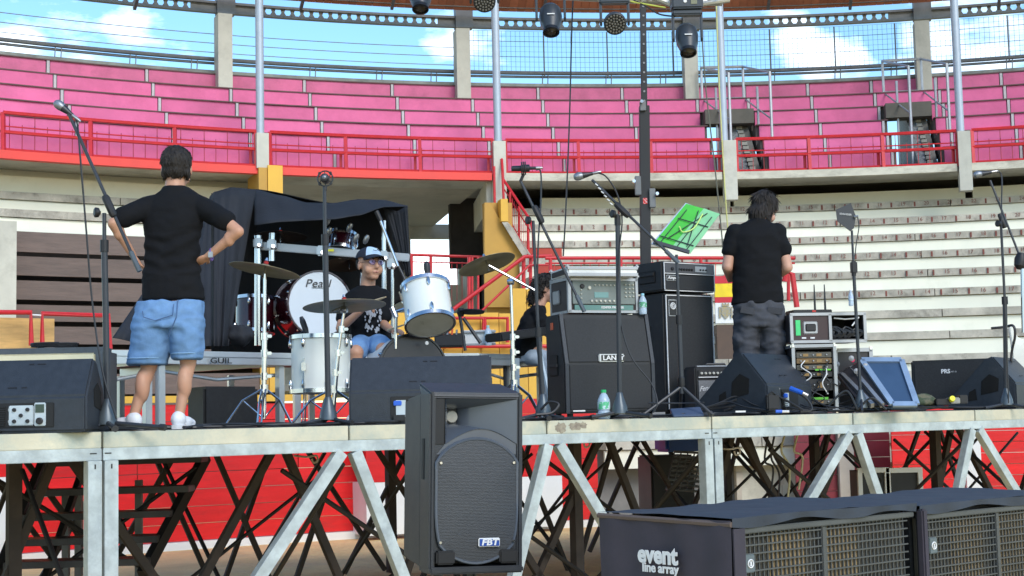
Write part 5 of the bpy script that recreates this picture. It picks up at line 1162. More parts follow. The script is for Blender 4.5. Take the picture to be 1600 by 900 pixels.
T=Thing('drum_pad','thin black pad on a tripod stand right of the rack tom','pad',tuple(P(738,488,10.6)))
T.part('pad_top',MB().lathe([(.001,.008),(.09,.006),(.095,0),(.09,-.008),(.001,-.01)],P(737,487,10.6),(.03,.1,1),24),plast,smooth=True)
T.part('stand_tube',MB().tube([P(718,490,10.6),P(727,548,10.6)],.012,8),standm); T.part('stand_leg',MB().tube([P(724,497,10.6),P(751,536,10.6)],.013,8),standm); T.part('stand_head',MB().lathe([(.02,-.03),(.03,0),(.02,.03)],P(720,488,10.6),(0,0,1),10),plast)
T=Thing('drum_microphone','black clip microphone standing on the rim of the white rack tom','microphone',tuple(P(669,440,10.25)))
T.part('body',MB().lathe([(.012,-.09),(.02,-.06),(.018,0),(.024,.03),(.022,.07),(.008,.085)],P(668,427,10.25),(-.08,.05,1),14),micb,smooth=True)
T=Thing('drum_microphone','black clip microphone on the rim of the white floor tom','microphone',tuple(P(472,520,9.95)))
T.part('body',MB().lathe([(.014,-.06),(.02,-.03),(.02,.03),(.012,.06)],P(475,508,9.85),(-.35,.1,1),12),micb,smooth=True); T.part('clip',MB().tube([P(480,513,9.85),P(470,521,9.87),P(460,522,9.9)],.008,6),plast)
# chrome tom arm at the left of the rack tom
T=Thing('tom_holder','chrome tom holder joining the white rack tom to the bass drum','holder',tuple(P(625,500,10.4)))
for a_,b_,r in (((618,545),(619,487),.012),((619,487),(634,482),.012),((626,455),(631,470),.018),((612,480),(619,496),.02),((632,484),(640,484),.022)): T.part('arm_tube',MB().tube([P(*a_,10.3),P(*b_,10.3)],r,8),chrome,smooth=True)
T=Thing('silver_case','small silver flight case on the right riser beside the bottle','case',tuple(P(746,540,12.5)))
T.part('shell',MB().box(P(747,528,12.6),(.29,.25,.12)),M('lid_silver',(.72,.72,.70),.4,.2),bev=.006)
for x in (724,770): T.part('latch',MB().box(P(x,528,12.42),(.03,.02,.04)),plast)
for y in (518,538): T.part('edge_profile',MB().box(P(747,y,12.46),(.30,.02,.016)),alum)
T=Thing('mixer_box','dark stage box with red and white plugs between tom and case','box',tuple(P(700,540,12.3)))
T.part('body',MB().box(P(702,532,12.3),(.24,.2,.11)),plast,bev=.01)
for k,x in enumerate((684,692,699,706,713)): T.part('plug',MB().tube([P(x,523,12.2),P(x+1,515-k%2*4,12.2)],.009,6),M('orange_print',(.7,.12,.04),.5) if k%2 else alum)
# ---------------------------------------------------------------- black cloth over the rear kit
def sheet(fnA,fnB,nu,nv,fold,mat,T,name,seed=0,sag=0):
    rr_=random.Random(seed); ph=[rr_.uniform(0,6) for _ in range(4)]
    def cr(pts,t):
        f_=t*(len(pts)-1); i=min(int(f_),len(pts)-2); f_-=i; a=pts[i]; b=pts[i+1]; f2=f_*f_*(3-2*f_)
        return (a[0]+(b[0]-a[0])*f_, a[1]+(b[1]-a[1])*(f_*.5+f2*.5), a[2]+(b[2]-a[2])*f_)
    def f(u,v):
        a=cr(fnA,u); b=cr(fnB,u); x=a[0]+(b[0]-a[0])*v; y=a[1]+(b[1]-a[1])*v; Y=a[2]+(b[2]-a[2])*v
        d=fold*(S(u*17+ph[0]+v*1.5)+.6*S(u*41+ph[1]-v*2)+.3*S(v*9+u*5+ph[2]))*(.25+.75*v)
        return P(x,y,Y+d)
    mb=MB().grid(f,nu,nv); o=T.part(name,mb,mat,smooth=True,fix=False); sm=o.modifiers.new('thickness','SOLIDIFY'); sm.thickness=.004; return o
T=Thing('black_dust_cloth','large black cloth draped over the rear drum kit like a canopy','cloth',tuple(G(480,12.2)))
clothg=M('draped_black_cloth',(.016,.018,.024),.8,v=.2,s=4,b=.002,bs=50)
sheet([(398,296,12.3),(440,306,12.2),(480,317,12.2),(520,318,12.2),(560,312,12.3),(600,313,12.4),(637,322,12.4)],[(398,352,11.9),(440,347,11.85),(480,345,11.85),(520,343,11.85),(560,337,11.9),(600,324,12.1),(637,323,12.3)],60,8,.018,clothg,T,'canopy_flap',3)
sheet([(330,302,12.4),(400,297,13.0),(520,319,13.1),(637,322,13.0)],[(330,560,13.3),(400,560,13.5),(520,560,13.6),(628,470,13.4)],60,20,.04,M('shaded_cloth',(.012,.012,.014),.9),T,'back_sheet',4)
sheet([(318,330,12.2),(335,300,12.0),(362,293,12.0),(400,296,12.2)],[(319,541,11.2),(334,541,11.15),(348,541,11.2),(357,541,11.4)],50,14,.016,clothg,T,'front_sheet',5)
sheet([(300,345,12.0),(322,322,12.0),(330,305,12.0)],[(176,528,10.6),(250,545,10.6),(330,541,10.9)],40,16,.02,clothg,T,'left_sheet',6)
sheet([(597,320,12.3),(620,330,12.25),(637,322,12.2)],[(634,431,12.2),(637,433,12.2),(642,430,12.2)],24,14,.012,clothg,T,'side_strip',7)
sheet([(400,297,13.0),(520,319,13.1),(637,322,13.0)],[(400,296,12.3),(520,318,12.2),(637,322,12.4)],30,4,.004,clothg,T,'top_sheet',8)
T=Thing('black_bundle','crumpled black cloth bundle on the riser left of the drums','bundle',tuple(P(372,520,11.6)))
def lump(c,r,mat,T=None,seed=0,name='body',amp=.25,label=None,cat=None,sub=3):
    bm=bmesh.new(); bmesh.ops.create_icosphere(bm,subdivisions=sub,radius=1)
    for v in bm.verts:
        n_=noise.noise(v.co*1.6+Vector((seed,0,0)))+.5*noise.noise(v.co*4+Vector((seed,3,0))); v.co*=1+amp*n_; v.co=Vector((v.co.x*r[0],v.co.y*r[1],v.co.z*r[2]))+Vector(c)
    me=bpy.data.meshes.new(name); bm.to_mesh(me); bm.free(); me.materials.append(mat); me.polygons.foreach_set('use_smooth',[True]*len(me.polygons))
    me.transform(T.inv); return T.part(name,me,mat)
lump(P(374,524,11.5),(.11,.12,.09),clothg,T,2)
T=Thing('camouflage_bag','crumpled green camouflage bag lying by the right guitar cabinet','bag',tuple(G(1425,12.1)))
camo=M('camouflage',(.05,.07,.035),.85,s=14,c2=(.14,.13,.08),cut=(.45,.55),b=.004); lump(P(1432,627,12.1),(.17,.12,.06),camo,T,5,amp=.4); lump(P(1412,628,12.05),(.09,.1,.045),M('dark_green_cloth',(.03,.05,.03),.8),T,9,amp=.3)
T=Thing('effects_pedal','small effects pedal row with a yellow knob near the camouflage bag','pedal',tuple(G(1485,12.0)))
for x,y,w_,h_,mt in ((1472,628,.12,.05,plast),(1490,626,.10,.05,M('pedal_grey',(.3,.3,.28),.5)),(1503,624,.07,.07,plast)): T.part('housing',MB().box(P(x,y,12.0),(w_,.1,h_)),mt,bev=.006)
T.part('knob',MB().lathe([(.025,0),(.022,.03)],P(1487,624,11.94),(0,-1,.3),12),M('yellow_tape',(.75,.72,.03),.5))
# white guitar, partly outside the frame
T=Thing('electric_guitar','white electric guitar body on a stand at the far right','guitar',tuple(G(1598,13.2)))
gx=[(1577,512),(1583,508),(1586,520),(1592,528),(1602,531),(1625,520),(1640,530),(1640,560),(1620,600),(1595,606),(1580,590),(1583,560),(1581,535)]
b=[P(x,y,13.1) for x,y in gx]; n_=len(b); off=Vector((0,.045,0)); T.part('body',MB().add(b+[p+off for p in b],[tuple(range(n_)),tuple(range(n_,2*n_))[::-1]]+[(i,(i+1)%n_,n_+(i+1)%n_,n_+i) for i in range(n_)]),M('cream_lacquer',(.74,.75,.70),.25,coat=.3),bev=.006)
T.part('neck',MB().bar(P(1618,520,13.07),P(1640,440,13.0),.05,.03),M('maple',(.4,.25,.12),.4)); T.part('stand_hook',cable(None,None,[P(1549,513,12.9),P(1570,511,12.9),P(1583,509,12.85),P(1586,525,12.85),P(1580,560,12.9),P(1582,630,12.9)],.012,None),rubber)
T=Thing('clamped_device','black chrome trimmed clamp device on the rightmost stand','device',tuple(P(1594,408,12.3)))
T.part('body',MB().lathe([(.02,-.07),(.045,-.04),(.05,.02),(.03,.07)],P(1594,408,12.3),(.2,0,1),14),plast,smooth=True); T.part('chrome_tube',MB().tube([P(1598,420,12.3),P(1600,520,12.3)],.02,8),chrome)
# keyboard in front of the seated player
T=Thing('keyboard','thin black keyboard in front of the curly haired person','keyboard',tuple(P(805,525,12.0)))
T.part('body',MB().bar(P(770,528,11.9),P(862,516,12.3),.22,.07),plast,bev=.01); T.part('stand_leg',MB().bar(P(806,560,12.0),P(806,640,12.0),.06),M('leg_grey',(.33,.4,.45),.4,.4)); T.part('stand_leg',MB().tube([P(842,545,12.1),P(862,640,12.0)],.022,8),M('leg_grey',(.5,.5,.5)))
# ---------------------------------------------------------------- cables over the stage edge
rr_=random.Random(3)
def edgept(x,n=.06,dz=0): return ST(s_of(x),n,DZ+dz)
spans=[(-60,330),(-60,260),(60,470),(150,560),(300,640),(420,700),(-40,140),(500,900),(600,960),(760,1010),(850,1110),(930,1180),(1000,1300),(1180,1420),(1210,1480),(1230,1400),(1290,1560),(1330,1620),(1400,1640),(1250,1350),(1120,1290),(1280,1500)]
words_=('left wedge monitor','tall microphone stand','standing boy','boy and crash stand','crash cymbal stand','floor tom','far left corner','middle wedge monitor','slanted guitar cabinet','guitar cabinet bottle','music stand','combo amplifier','sideways wedge monitor','rack cases','leaning blue lid','paddle aerial stand','right guitar cabinet','rightmost microphone stand','right edge wedge','lower rack case','blue connectors','camouflage bag')
for k,((x0,x1),wd) in enumerate(zip(spans,words_)):
    pts=[]; n_=7
    for j in range(n_+1):
        x=x0+(x1-x0)*j/n_; pts.append(edgept(x,.03+rr_.uniform(0,.28),.005+rr_.random()*.016*(1 if x<1180 else 1.8)))
    cable('stage_cable','black cable trailing along the stage edge in front of the '+wd,pts,.0065 if k%3 else .009,rubber,'cable','black cables along the stage edge')
for k in range(12):
    x=1130+k*27+rr_.uniform(-8,8); Y=10.75+(x-1130)*.0033; h_=rr_.uniform(8,22)
    cable('stage_cable','black cable curled '+('between the combo amplifier and sideways wedge','before the lower edge of the sideways wedge','beside the black power box','under the blue mains plug','right of the sideways wedge','before the packed lower rack case','beneath the pink stickered case','at the feet of the paddle aerial stand','under the leaning blue lid','before the camouflage bag','beside the effects pedals','between the pedals and the right edge wedge')[k],[P(x-60,643-(x-1130)*.02,Y),P(x-25,640-h_*.6,Y+.1),P(x,638-h_,Y+.15),P(x+28,640-h_*.4,Y+.05),P(x+60,641-(x-1130)*.02,Y)],.0065,rubber,'cable','curled cables in front of the rack cases')
for k,(pts,lab) in enumerate((([(1090,640),(1135,630),(1180,612),(1212,606)],'black cable rising across the sideways wedge to a white plug'),([(1080,641),(1150,634),(1190,618),(1216,620),(1240,632),(1255,641)],'black cable arching in front of the sideways wedge'),([(1290,640),(1310,618),(1325,612),(1340,640)],'black cable loop before the lower rack case'),([(1340,640),(1362,622),(1385,640)],'black cable hump before the leaning blue lid'),([(1245,612),(1262,625),(1268,640),(1250,643)],'thick black cable dropping from the blue connector'),([(845,640),(858,628),(873,632),(862,645),(838,648)],'black cable loop left of the guitar cabinet'))):
    x0=pts[0][0]; Y=11.0 if x0>1000 else 9.75
    if x0>1280: Y=11.3
    cable('loose_cable',lab,[P(x,y,Y-.02*i) for i,(x,y) in enumerate(pts)],.009,rubber,'cable')
T=Thing('blue_plug','blue mains plug hanging on the sideways wedge monitor','plug',tuple(P(1240,609,10.9))); T.part('grip',MB().tube([P(1235,607,10.9),P(1254,614,10.85)],[.02,.016],10),bluep,smooth=True); T.part('sleeve',MB().tube([P(1254,614,10.85),P(1262,618,10.85)],.013,8),alum)
T=Thing('cable_plug','white cable plug at the end of the rising cable','plug',tuple(P(1214,606,10.9))); T.part('sleeve',MB().tube([P(1210,607,10.95),P(1218,608,10.95)],.011,8),alum); T.part('tip',MB().tube([P(1179,607,10.95),P(1210,607,10.95)],.0045,6),white_l)
T=Thing('power_box','black power connector box on the stage in front of the wedge','box',tuple(P(1208,625,10.8))); T.part('body',MB().box(P(1207,628,10.75),(.09,.08,.12)),plast,bev=.012); T.part('grip',MB().tube([P(1198,618,10.72),P(1206,612,10.72),P(1214,618,10.72)],.008,6),rubber)
T=Thing('blue_plug','second blue plug lying on the stage edge by the black power box','plug',tuple(P(1216,643,10.7))); T.part('grip',MB().tube([P(1212,643,10.6),P(1222,643,10.6)],.012,8),bluep); T.part('sleeve',MB().tube([P(1222,643,10.6),P(1233,643,10.6)],.009,8),white_l)
T=Thing('tape_roll','short strip of white tape on the stage edge right of the paired legs','tape',tuple(P(1156,643,10.3))); T.part('strip',MB().box(P(1157,643,10.35),(.07,.02,.012)),white_l)
T=Thing('white_tube','short white tube lying beneath the guitar cabinet','tube',tuple(P(905,641,9.9))); T.part('strip',MB().box(P(905,642,9.8),(.08,.02,.01)),white_l)
T=Thing('monitor_pedal','flat blue grey foot pedal under the music stand','pedal',tuple(G(1075,10.3))); q=MB(); a=G(1052,10.2); b=G(1100,10.4); q.hexa([a,b,b+Vector((0,.2,0)),a+Vector((0,.2,0)),a+Vector((0,0,.01)),b+Vector((0,0,.015)),b+Vector((0,.2,.07)),a+Vector((0,.2,.06))]); T.part('body',q,M('pedal_blue_grey',(.06,.09,.16),.5),bev=.004)
T=Thing('stage_cabinet','black flat cabinet lying under the drum riser','cabinet',tuple(G(360,10.9))); q=MB(); a=G(319,10.7); b=G(404,11.1); q.hexa([a,b,b+Vector((-.2,.35,0)),a+Vector((-.2,.35,0))]+[p+Vector((0,0,.30)) for p in (a,b,b+Vector((-.2,.35,0)),a+Vector((-.2,.35,0)))]); T.part('body',q,tolex,bev=.02)
# ================================================================ FOREGROUND loudspeaker
YF=5.35; FO=P(672,893,YF); hF=(P(672,612,YF)-FO).z
T=Thing('loudspeaker','large black loudspeaker with flared horn and round grille in front of the stage','loudspeaker',tuple(FO),rot=(R_(0),R_(1.6),R_(20)))
wF=.35; fbt=M('moulded_black',(.022,.025,.031),.42,v=.1,s=12,b=.0006,bs=220); fbt2=M('horn_grey',(.085,.10,.125),.2,v=.08)
def pl(z0,z1,y0,y1,x0=0,x1=wF,tp=0): return MB().hexa([(x0,y0,z0),(x1,y0,z0),(x1-tp,y1,z0),(x0+tp,y1,z0),(x0,y0,z1),(x1,y0,z1),(x1-tp,y1,z1),(x0+tp,y1,z1)])
zh=.455; D_=.13
T.part('rear_shell',MB().hexa([(0,D_,0),(wF,D_,0),(wF-.05,.36,.02),(.0,.36,.02),(0,D_,hF),(wF,D_,hF),(wF-.05,.36,hF-.02),(.0,.36,hF-.02)]),fbt,world=False,bev=.012,smooth=True)
T.part('lower_baffle',pl(0.045,zh,.012,D_+.001),fbt,world=False,bev=.004)
T.part('side_cheek',pl(0.0,hF,-.0,D_+.002,-.004,.018),fbt,world=False,bev=.007,smooth=True); T.part('side_cheek',pl(0.0,hF,-.0,D_+.002,wF-.018,wF+.004),fbt,world=False,bev=.007,smooth=True)
T.part('top_cap',MB().hexa([(-.004,-.0,hF-.022),(wF+.004,-.0,hF-.022),(wF,D_,hF-.02),(0,D_,hF-.02),(-.004,.004,hF-.002),(wF+.004,.004,hF-.002),(wF-.01,D_+.08,hF+.04),(.01,D_+.08,hF+.04)]),fbt,world=False,bev=.006,smooth=True)
T.part('bottom_cap',pl(-.012,.014,-.012,D_,-.004,wF+.004),fbt,world=False,bev=.006,smooth=True)
# horn: curved walls from the throat to the mouth
xm0,xm1,zm0,zm1=.055,wF-.018,zh+.0,hF-.024; th=Vector((.115,.125,.555))
def horn(u,v):
    # u around the mouth, v throat->mouth
    per=[(xm0,zm0-.0),(xm1,zm0-.0),(xm1,zm1),(xm0,zm1)]; k=u*4; i=int(k)%4; f_=k-int(k); a=per[i]; b=per[(i+1)%4]
    mx_=Vector((a[0]+(b[0]-a[0])*f_,.006,a[1]+(b[1]-a[1])*f_)); 
    if i==0: mx_.z+=-.0+ .055*S(PI*f_)   # the lower lip follows the round grille
    ang=2*PI*u-PI*.75; m4=max(abs(Cc(ang)),abs(S(ang))); t_=th+Vector((.022*Cc(ang)/m4,0,.026*S(ang)/m4))
    w_=v**1.6; q=t_.lerp(mx_,v); q.y=th.y+(mx_.y-th.y)*(v**.7 if False else v); q.x=t_.x+(mx_.x-t_.x)*w_; q.z=t_.z+(mx_.z-t_.z)*w_; return q
T.part('horn',MB().grid(horn,48,12),fbt2,world=False,smooth=True,fix=False)
T.part('horn_side_shade',MB().box((.036,.06,(zm0+zm1)/2),(.034,.1,zm1-zm0)),M('recess_black',(.008,.008,.009),.6),world=False)  # black box stands in for shadow on the horn's inner side
T.part('throat',MB().lathe([(.023,0),(.021,.006),(.001,.009)],th+Vector((.0,-.004,0)),(0,-1,0),20),M('throat_cream',(.5,.47,.40),.6),world=False,smooth=True)
arcp=[(xm0+(xm1-xm0)*t/12,zh+.001+.055*S(PI*t/12)) for t in range(13)]
T.part('horn_lip',MB().prism([(.018,zh-.04),(wF-.018,zh-.04)]+arcp[::-1],(0,.010,0),(1,0,0),(0,0,1),(0,1,0),.012),fbt2,world=False,bev=.002)
# round grille clipped at the sides
cz,rx,rzz=.252,.165,.218; pts=[]
for k in range(48):
    a=2*PI*k/48; x=Cc(a)*.196; z=S(a)*rzz*(1 if S(a)>0 else 1.02); w__=.152*(1-.30*max(0,-S(a))**3); pts.append((max(-w__,min(w__,x)),z))
gm=bpy.data.materials.new('perforated_grille'); gm.use_nodes=True; nn=gm.node_tree.nodes; ll=gm.node_tree.links; tcn=nn.new('ShaderNodeTexCoord'); wv=nn.new('ShaderNodeTexWave'); wv.bands_direction='Z'; wv.inputs['Scale'].default_value=60; wv.inputs['Distortion'].default_value=5; wv.inputs['Detail'].default_value=3; wv.inputs['Detail Scale'].default_value=3
ll.new(tcn.outputs['Object'],wv.inputs['Vector']); mr=nn.new('ShaderNodeMix'); mr.data_type='RGBA'; mr.inputs[6].default_value=(.026,.028,.033,1); mr.inputs[7].default_value=(.055,.06,.066,1); ll.new(wv.outputs['Fac'],mr.inputs[0]); b_=nn['Principled BSDF']; ll.new(mr.outputs[2],b_.inputs['Base Color']); b_.inputs['Roughness'].default_value=.5; bpn=nn.new('ShaderNodeBump'); bpn.inputs['Distance'].default_value=.0006; ll.new(wv.outputs['Fac'],bpn.inputs['Height']); ll.new(bpn.outputs[0],b_.inputs['Normal'])
def gr_(u,v):
    k=int(round(u*48))%48; x,z=pts[k]; r=v; bl=.014*(1-r**2.2); return Vector((wF/2+x*r,-.004-bl,cz+z*r))
T.part('grille',MB().grid(gr_,48,10),gm,world=False,smooth=True,fix=False)
rim=[Vector((wF/2+x*1.02,-.002,cz+z*1.02)) for x,z in pts]; T.part('grille_rim',MB().tube(rim,.006,6,close=True),fbt2,world=False,smooth=True)
for x,z in ((-.14,.135),(-.14,-.15),(.14,.135),(.14,-.15)): T.part('screw',MB().lathe([(.006,0),(.005,.004)],(wF/2+x,-.008,cz+z),(0,-1,0),10),chrome,world=False)
T.part('port_slot',MB().box((.055,.0,.048),(.07,.03,.05)),M('recess_black',(.008,.008,.009),.6),world=False,bev=.006); T.part('port_slot',MB().box((wF-.055,.0,.048),(.07,.03,.05)),MATS['recess_black'],world=False,bev=.006)
T.part('side_handle',MB().box((-.004,.085,.40),(.006,.03,.15)),M('recess_black',(.008,.008,.009),.6),world=False,bev=.002)
T.part('logo_plate',MB().box((wF/2+.042,-.018,.10),(.082,.008,.032)),white_l,world=False,bev=.003); T.part('logo_face',MB().box((wF/2+.042,-.0235,.10),(.075,.004,.026)),M('logo_blue',(.012,.06,.30),.4),world=False,bev=.001)
lettering(T,'lettering','FBT',.03,white_l,(wF/2+.042,-.0265,.10),(1,0,0),shear=.15,sx=1.3,bold=.001)
stp=Thing('speaker_stand','black tripod stand under the large loudspeaker','stand',(FO.x+.12,FO.y+.22,0))
bx=FO.x+.14; by=FO.y+.26
stp.part('pole',MB().tube([(bx,by,.15),(bx,by,FO.z+.05)],.018,12),standm); stp.part('collar',MB().tube([(bx,by,.5),(bx,by,.58)],.03,12),plast)
for k in range(3):
    a=k*2*PI/3+.5; stp.part('leg',MB().tube([(bx,by,.55),(bx+.5*Cc(a),by+.5*S(a),.02)],.014,8),standm); stp.part('brace',MB().tube([(bx,by,.22),(bx+.27*Cc(a),by+.27*S(a),.28)],.009,6),standm)
# ---------------------------------------------------------------- line array boxes
zl_=P(1140,813,4.5).z; A=P(950,802,5.02); B=P(1140,813,4.5); C=P(1425,787,5.09)
B=Vector((B.x,B.y,zl_)); fd=(C-B); fd.z=0; LB=fd.length; fd.normalize(); bd=Vector((-fd.y,fd.x,0)); 
ang=math.atan2(fd.y,fd.x); cover=M('dark_cover_cloth',(.045,.038,.052),.75,v=.15,s=6,b=.004,bs=9); ctop=M('cover_top_cloth',(.036,.044,.058),.7,v=.15,s=4,b=.003,bs=12); bars_=M('array_bar',(.10,.105,.105),.4,.3)
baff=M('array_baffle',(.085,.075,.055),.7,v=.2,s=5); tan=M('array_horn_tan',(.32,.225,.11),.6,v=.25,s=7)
def array(loc,label,L_,cov,dep=.555,H=.42):
    T=Thing('line_array_box',label,'loudspeaker',loc,ang,'line array boxes in the foreground')
    T.part('body',MB().box((L_/2,dep/2+.02,-H/2),(L_-.01,dep-.04,H-.02)),tolex,world=False)
    T.part('baffle',MB().box((L_/2,.028,-H/2-.01),(L_-.04,.012,H-.06)),baff,world=False)
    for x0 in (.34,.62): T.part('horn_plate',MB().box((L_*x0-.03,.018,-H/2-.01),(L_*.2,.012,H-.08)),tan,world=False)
    T.part('centre_bar',MB().box((L_*.48,.002,-H/2-.01),(.022,.016,H-.07)),bars_,world=False,bev=.003)
    q=MB(); pit=.0205
    for k in range(int((L_-.05)/pit)): q.box((.03+k*pit,.006,-H/2-.005),(.0045,.006,H-.07))
    T.part('grille_bar',q,bars_,world=False,kind='stuff')
    q=MB(); 
    for k in range(int((H-.08)/.026)): q.box((L_/2,.0,-.055-k*.026),(L_-.05,.006,.0045))
    T.part('grille_bar',q,bars_,world=False,kind='stuff')
    T.part('badge',MB().box((.075,-.006,-.135),(.045,.008,.055)),M('badge_grey',(.12,.15,.16),.5),world=False,bev=.003)
    T.part('badge_emblem',MB().tube([(.075+.012*Cc(t*PI/6),-.012,-.135+.012*S(t*PI/6)) for t in range(12)],.0025,5,close=True),white_l,world=False); T.part('badge_emblem',MB().box((.075,-.012,-.135),(.006,.003,.014)),white_l,world=False)
    T.part('frame_edge',MB().box((L_/2,-.004,-.035),(L_,.02,.018)),bars_,world=False,bev=.003); T.part('frame_edge',MB().box((.008,-.004,-H/2),(.018,.02,H-.04)),tolex,world=False)
    def tp_(u,v):
        x=-.012+u*(L_+.02); y=-.02+v*(dep+.04); 
        return Vector((x,y,.006+.003*S(u*5+v*3)+.004*noise.noise(Vector((u*9,v*5,L_)))))
    T.part('cover_top',MB().grid(tp_,40,14),ctop,world=False,smooth=True,fix=False)
    def fl(u,v): x=-.012+u*(L_+.02); return Vector((x,-.021-.004*S(u*30)*v,.006+.003*S(u*5)-v*(.026+.008*S(u*13))))
    T.part('cover_hem',MB().grid(fl,50,3),ctop,world=False,smooth=True,fix=False)
    if cov:
        def ef(u,v): return Vector((-.016-.006*S(u*9+v*2)*(.3+v)-.004*S(u*23),-.02+u*(dep+.03),-.0-v*H))
        T.part('cover_end',MB().grid(ef,40,20),cover,world=False,smooth=True,fix=False)
        T.part('cover_seam',MB().tube([(-.014,-.02,-.012),(-.016,dep+.01,-.004)],.009,6),M('seam_brown',(.12,.085,.07),.7),world=False)
        T.part('cover_edge',MB().box((.012,-.024,-H/2-.01),(.05,.006,H-.03)),cover,world=False)
        lettering(T,'lettering','event',.078,white_l,(-.036,dep*.50,-.118),(0,-1,0),bold=.003,sx=1.0)
        lettering(T,'lettering','line array',.042,white_l,(-.036,dep*.48,-.158),(0,-1,0),bold=.0012,sx=1.0)
    else:
        T.part('cover_edge',MB().box((.0,-.02,-H/2-.0),(.03,.03,H-.01)),cover,world=False,bev=.006)
    return T
t1=array(tuple(B),'near line array box under a dark cover printed with white words',LB-.01,True)
B2=B+fd*(LB+.025)+bd*(-.0)+Vector((0,0,-.014)); t2=array(tuple(B2),'second line array box at the right edge with barred grille',1.0,False)
for nm,(p,lab) in enumerate(((B,'lower line array box standing on the sand under the covered one'),(B2,'lower line array box standing on the sand at the right'))):
    T=Thing('line_array_box',lab,'loudspeaker',(p.x,p.y,0),ang,'line array boxes in the foreground'); T.part('body',MB().box((.48,.3,(zl_-.44)/2),(.93,.56,zl_-.45)),tolex,world=False,bev=.01)
    T.part('grille',MB().box((.48,.012,(zl_-.44)/2),(.86,.01,zl_-.52)),baff,world=False)
# ================================================================ PEOPLE
def cap(mb,a,b,r0,r1,n=14,sq=1.):
    a=Vector(a); b=Vector(b); d=(b-a); L_=d.length; d=d/L_ if L_>1e-6 else Vector((0,0,1)); pr=[]
    for k in range(5): t=k/4*PI/2; pr.append((r0*S(t),-r0*Cc(t)))
    for k in range(5): t=k/4*PI/2; pr.append((r1*Cc(t),L_+r1*S(t)))
    return mb.lathe(pr,a,d,n,sx=sq)
def ell(mb,c,r,rot=None,n=18):
    c=Vector(c); o=len(mb.v); pr=[(S(PI*k/10),-Cc(PI*k/10)) for k in range(11)]; mb.lathe(pr,(0,0,0),(0,0,1),n)
    for i in range(o,len(mb.v)):
        v=mb.v[i]; v=Vector((v.x*r[0],v.y*r[1],v.z*r[2])); mb.v[i]=(rot@v if rot is not None else v)+c
    return mb
def loft(mb,rings,n=24,pw=2.3):
    "rings: (cx,cy,cz,rx,ry[,tiltx]) superellipse sections"
    o=len(mb.v)
    for g in rings:
        for j in range(n):
            a=2*PI*j/n; c_,s_=Cc(a),S(a); x=abs(c_)**(2/pw)*(1 if c_>0 else -1)*g[3]; y=abs(s_)**(2/pw)*(1 if s_>0 else -1)*g[4]
            mb.v.append(Vector((g[0]+x,g[1]+y,g[2]+(g[5]*x if len(g)>5 else 0))))
    for i in range(len(rings)-1):
        for j in range(n): mb.f.append((o+i*n+j,o+i*n+(j+1)%n,o+(i+1)*n+(j+1)%n,o+(i+1)*n+j)); mb.mi.append(0)
    mb.f.append(tuple(o+j for j in range(n))[::-1]); mb.f.append(tuple(o+(len(rings)-1)*n+j for j in range(n))); mb.mi+=[0,0]; return mb
def fuse(mb,mat,voxel=.008,it=6,fac=.5,disp=None):
    me=mb.mesh('tmp',mat); o=bpy.data.objects.new('tmp',me); COL.objects.link(o)
    r=o.modifiers.new('r','REMESH'); r.mode='VOXEL'; r.voxel_size=voxel; r.use_smooth_shade=True
    s_=o.modifiers.new('s','SMOOTH'); s_.factor=fac; s_.iterations=it
    dg=bpy.context.evaluated_depsgraph_get(); dg.update(); m2=bpy.data.meshes.new_from_object(o.evaluated_get(dg)); bpy.data.objects.remove(o); bpy.data.meshes.remove(me)
    m2.materials.clear(); m2.materials.append(mat)
    if disp:
        nv=[v.normal.copy() for v in m2.vertices]
        for v,n_ in zip(m2.vertices,nv): v.co+=n_*disp(v.co)
    m2.polygons.foreach_set('use_smooth',[True]*len(m2.polygons)); return m2
def folds(amp,sc=(6,6,14),seed=0,fine=.4):
    def f(p): q=Vector((p.x*sc[0]+seed,p.y*sc[1],p.z*sc[2])); n_=noise.noise(q); return amp*(1-2.2*abs(n_))*.6+amp*fine*noise.noise(q*2.7)
    return f
def headprims(mb,Mh,k=1.,hairneck=True):
    def A(p): return Mh@(Vector(p)*k)
    R3=Mh.to_3x3()
    ell(mb,A((0,.018,.022)),(.072*k,.090*k,.086*k),R3); ell(mb,A((0,-.022,-.03)),(.060*k,.066*k,.074*k),R3); ell(mb,A((0,-.055,-.088)),(.030*k,.026*k,.022*k),R3); ell(mb,A((0,-.02,-.075)),(.048*k,.05*k,.03*k),R3)
    cap(mb,A((0,-.086,.012)),A((0,-.103,-.028)),.008*k,.0135*k); ell(mb,A((0,-.092,-.033)),(.018*k,.013*k,.010*k),R3)
    for s_ in (-1,1):
        ell(mb,A((s_*.074,.012,-.012)),(.008*k,.018*k,.030*k),R3); ell(mb,A((s_*.036,-.052,-.04)),(.030*k,.026*k,.034*k),R3); ell(mb,A((s_*.028,-.076,.028)),(.026*k,.012*k,.008*k),R3)
    ell(mb,A((0,-.082,-.058)),(.022*k,.011*k,.006*k),R3); ell(mb,A((0,-.080,-.069)),(.019*k,.011*k,.007*k),R3)
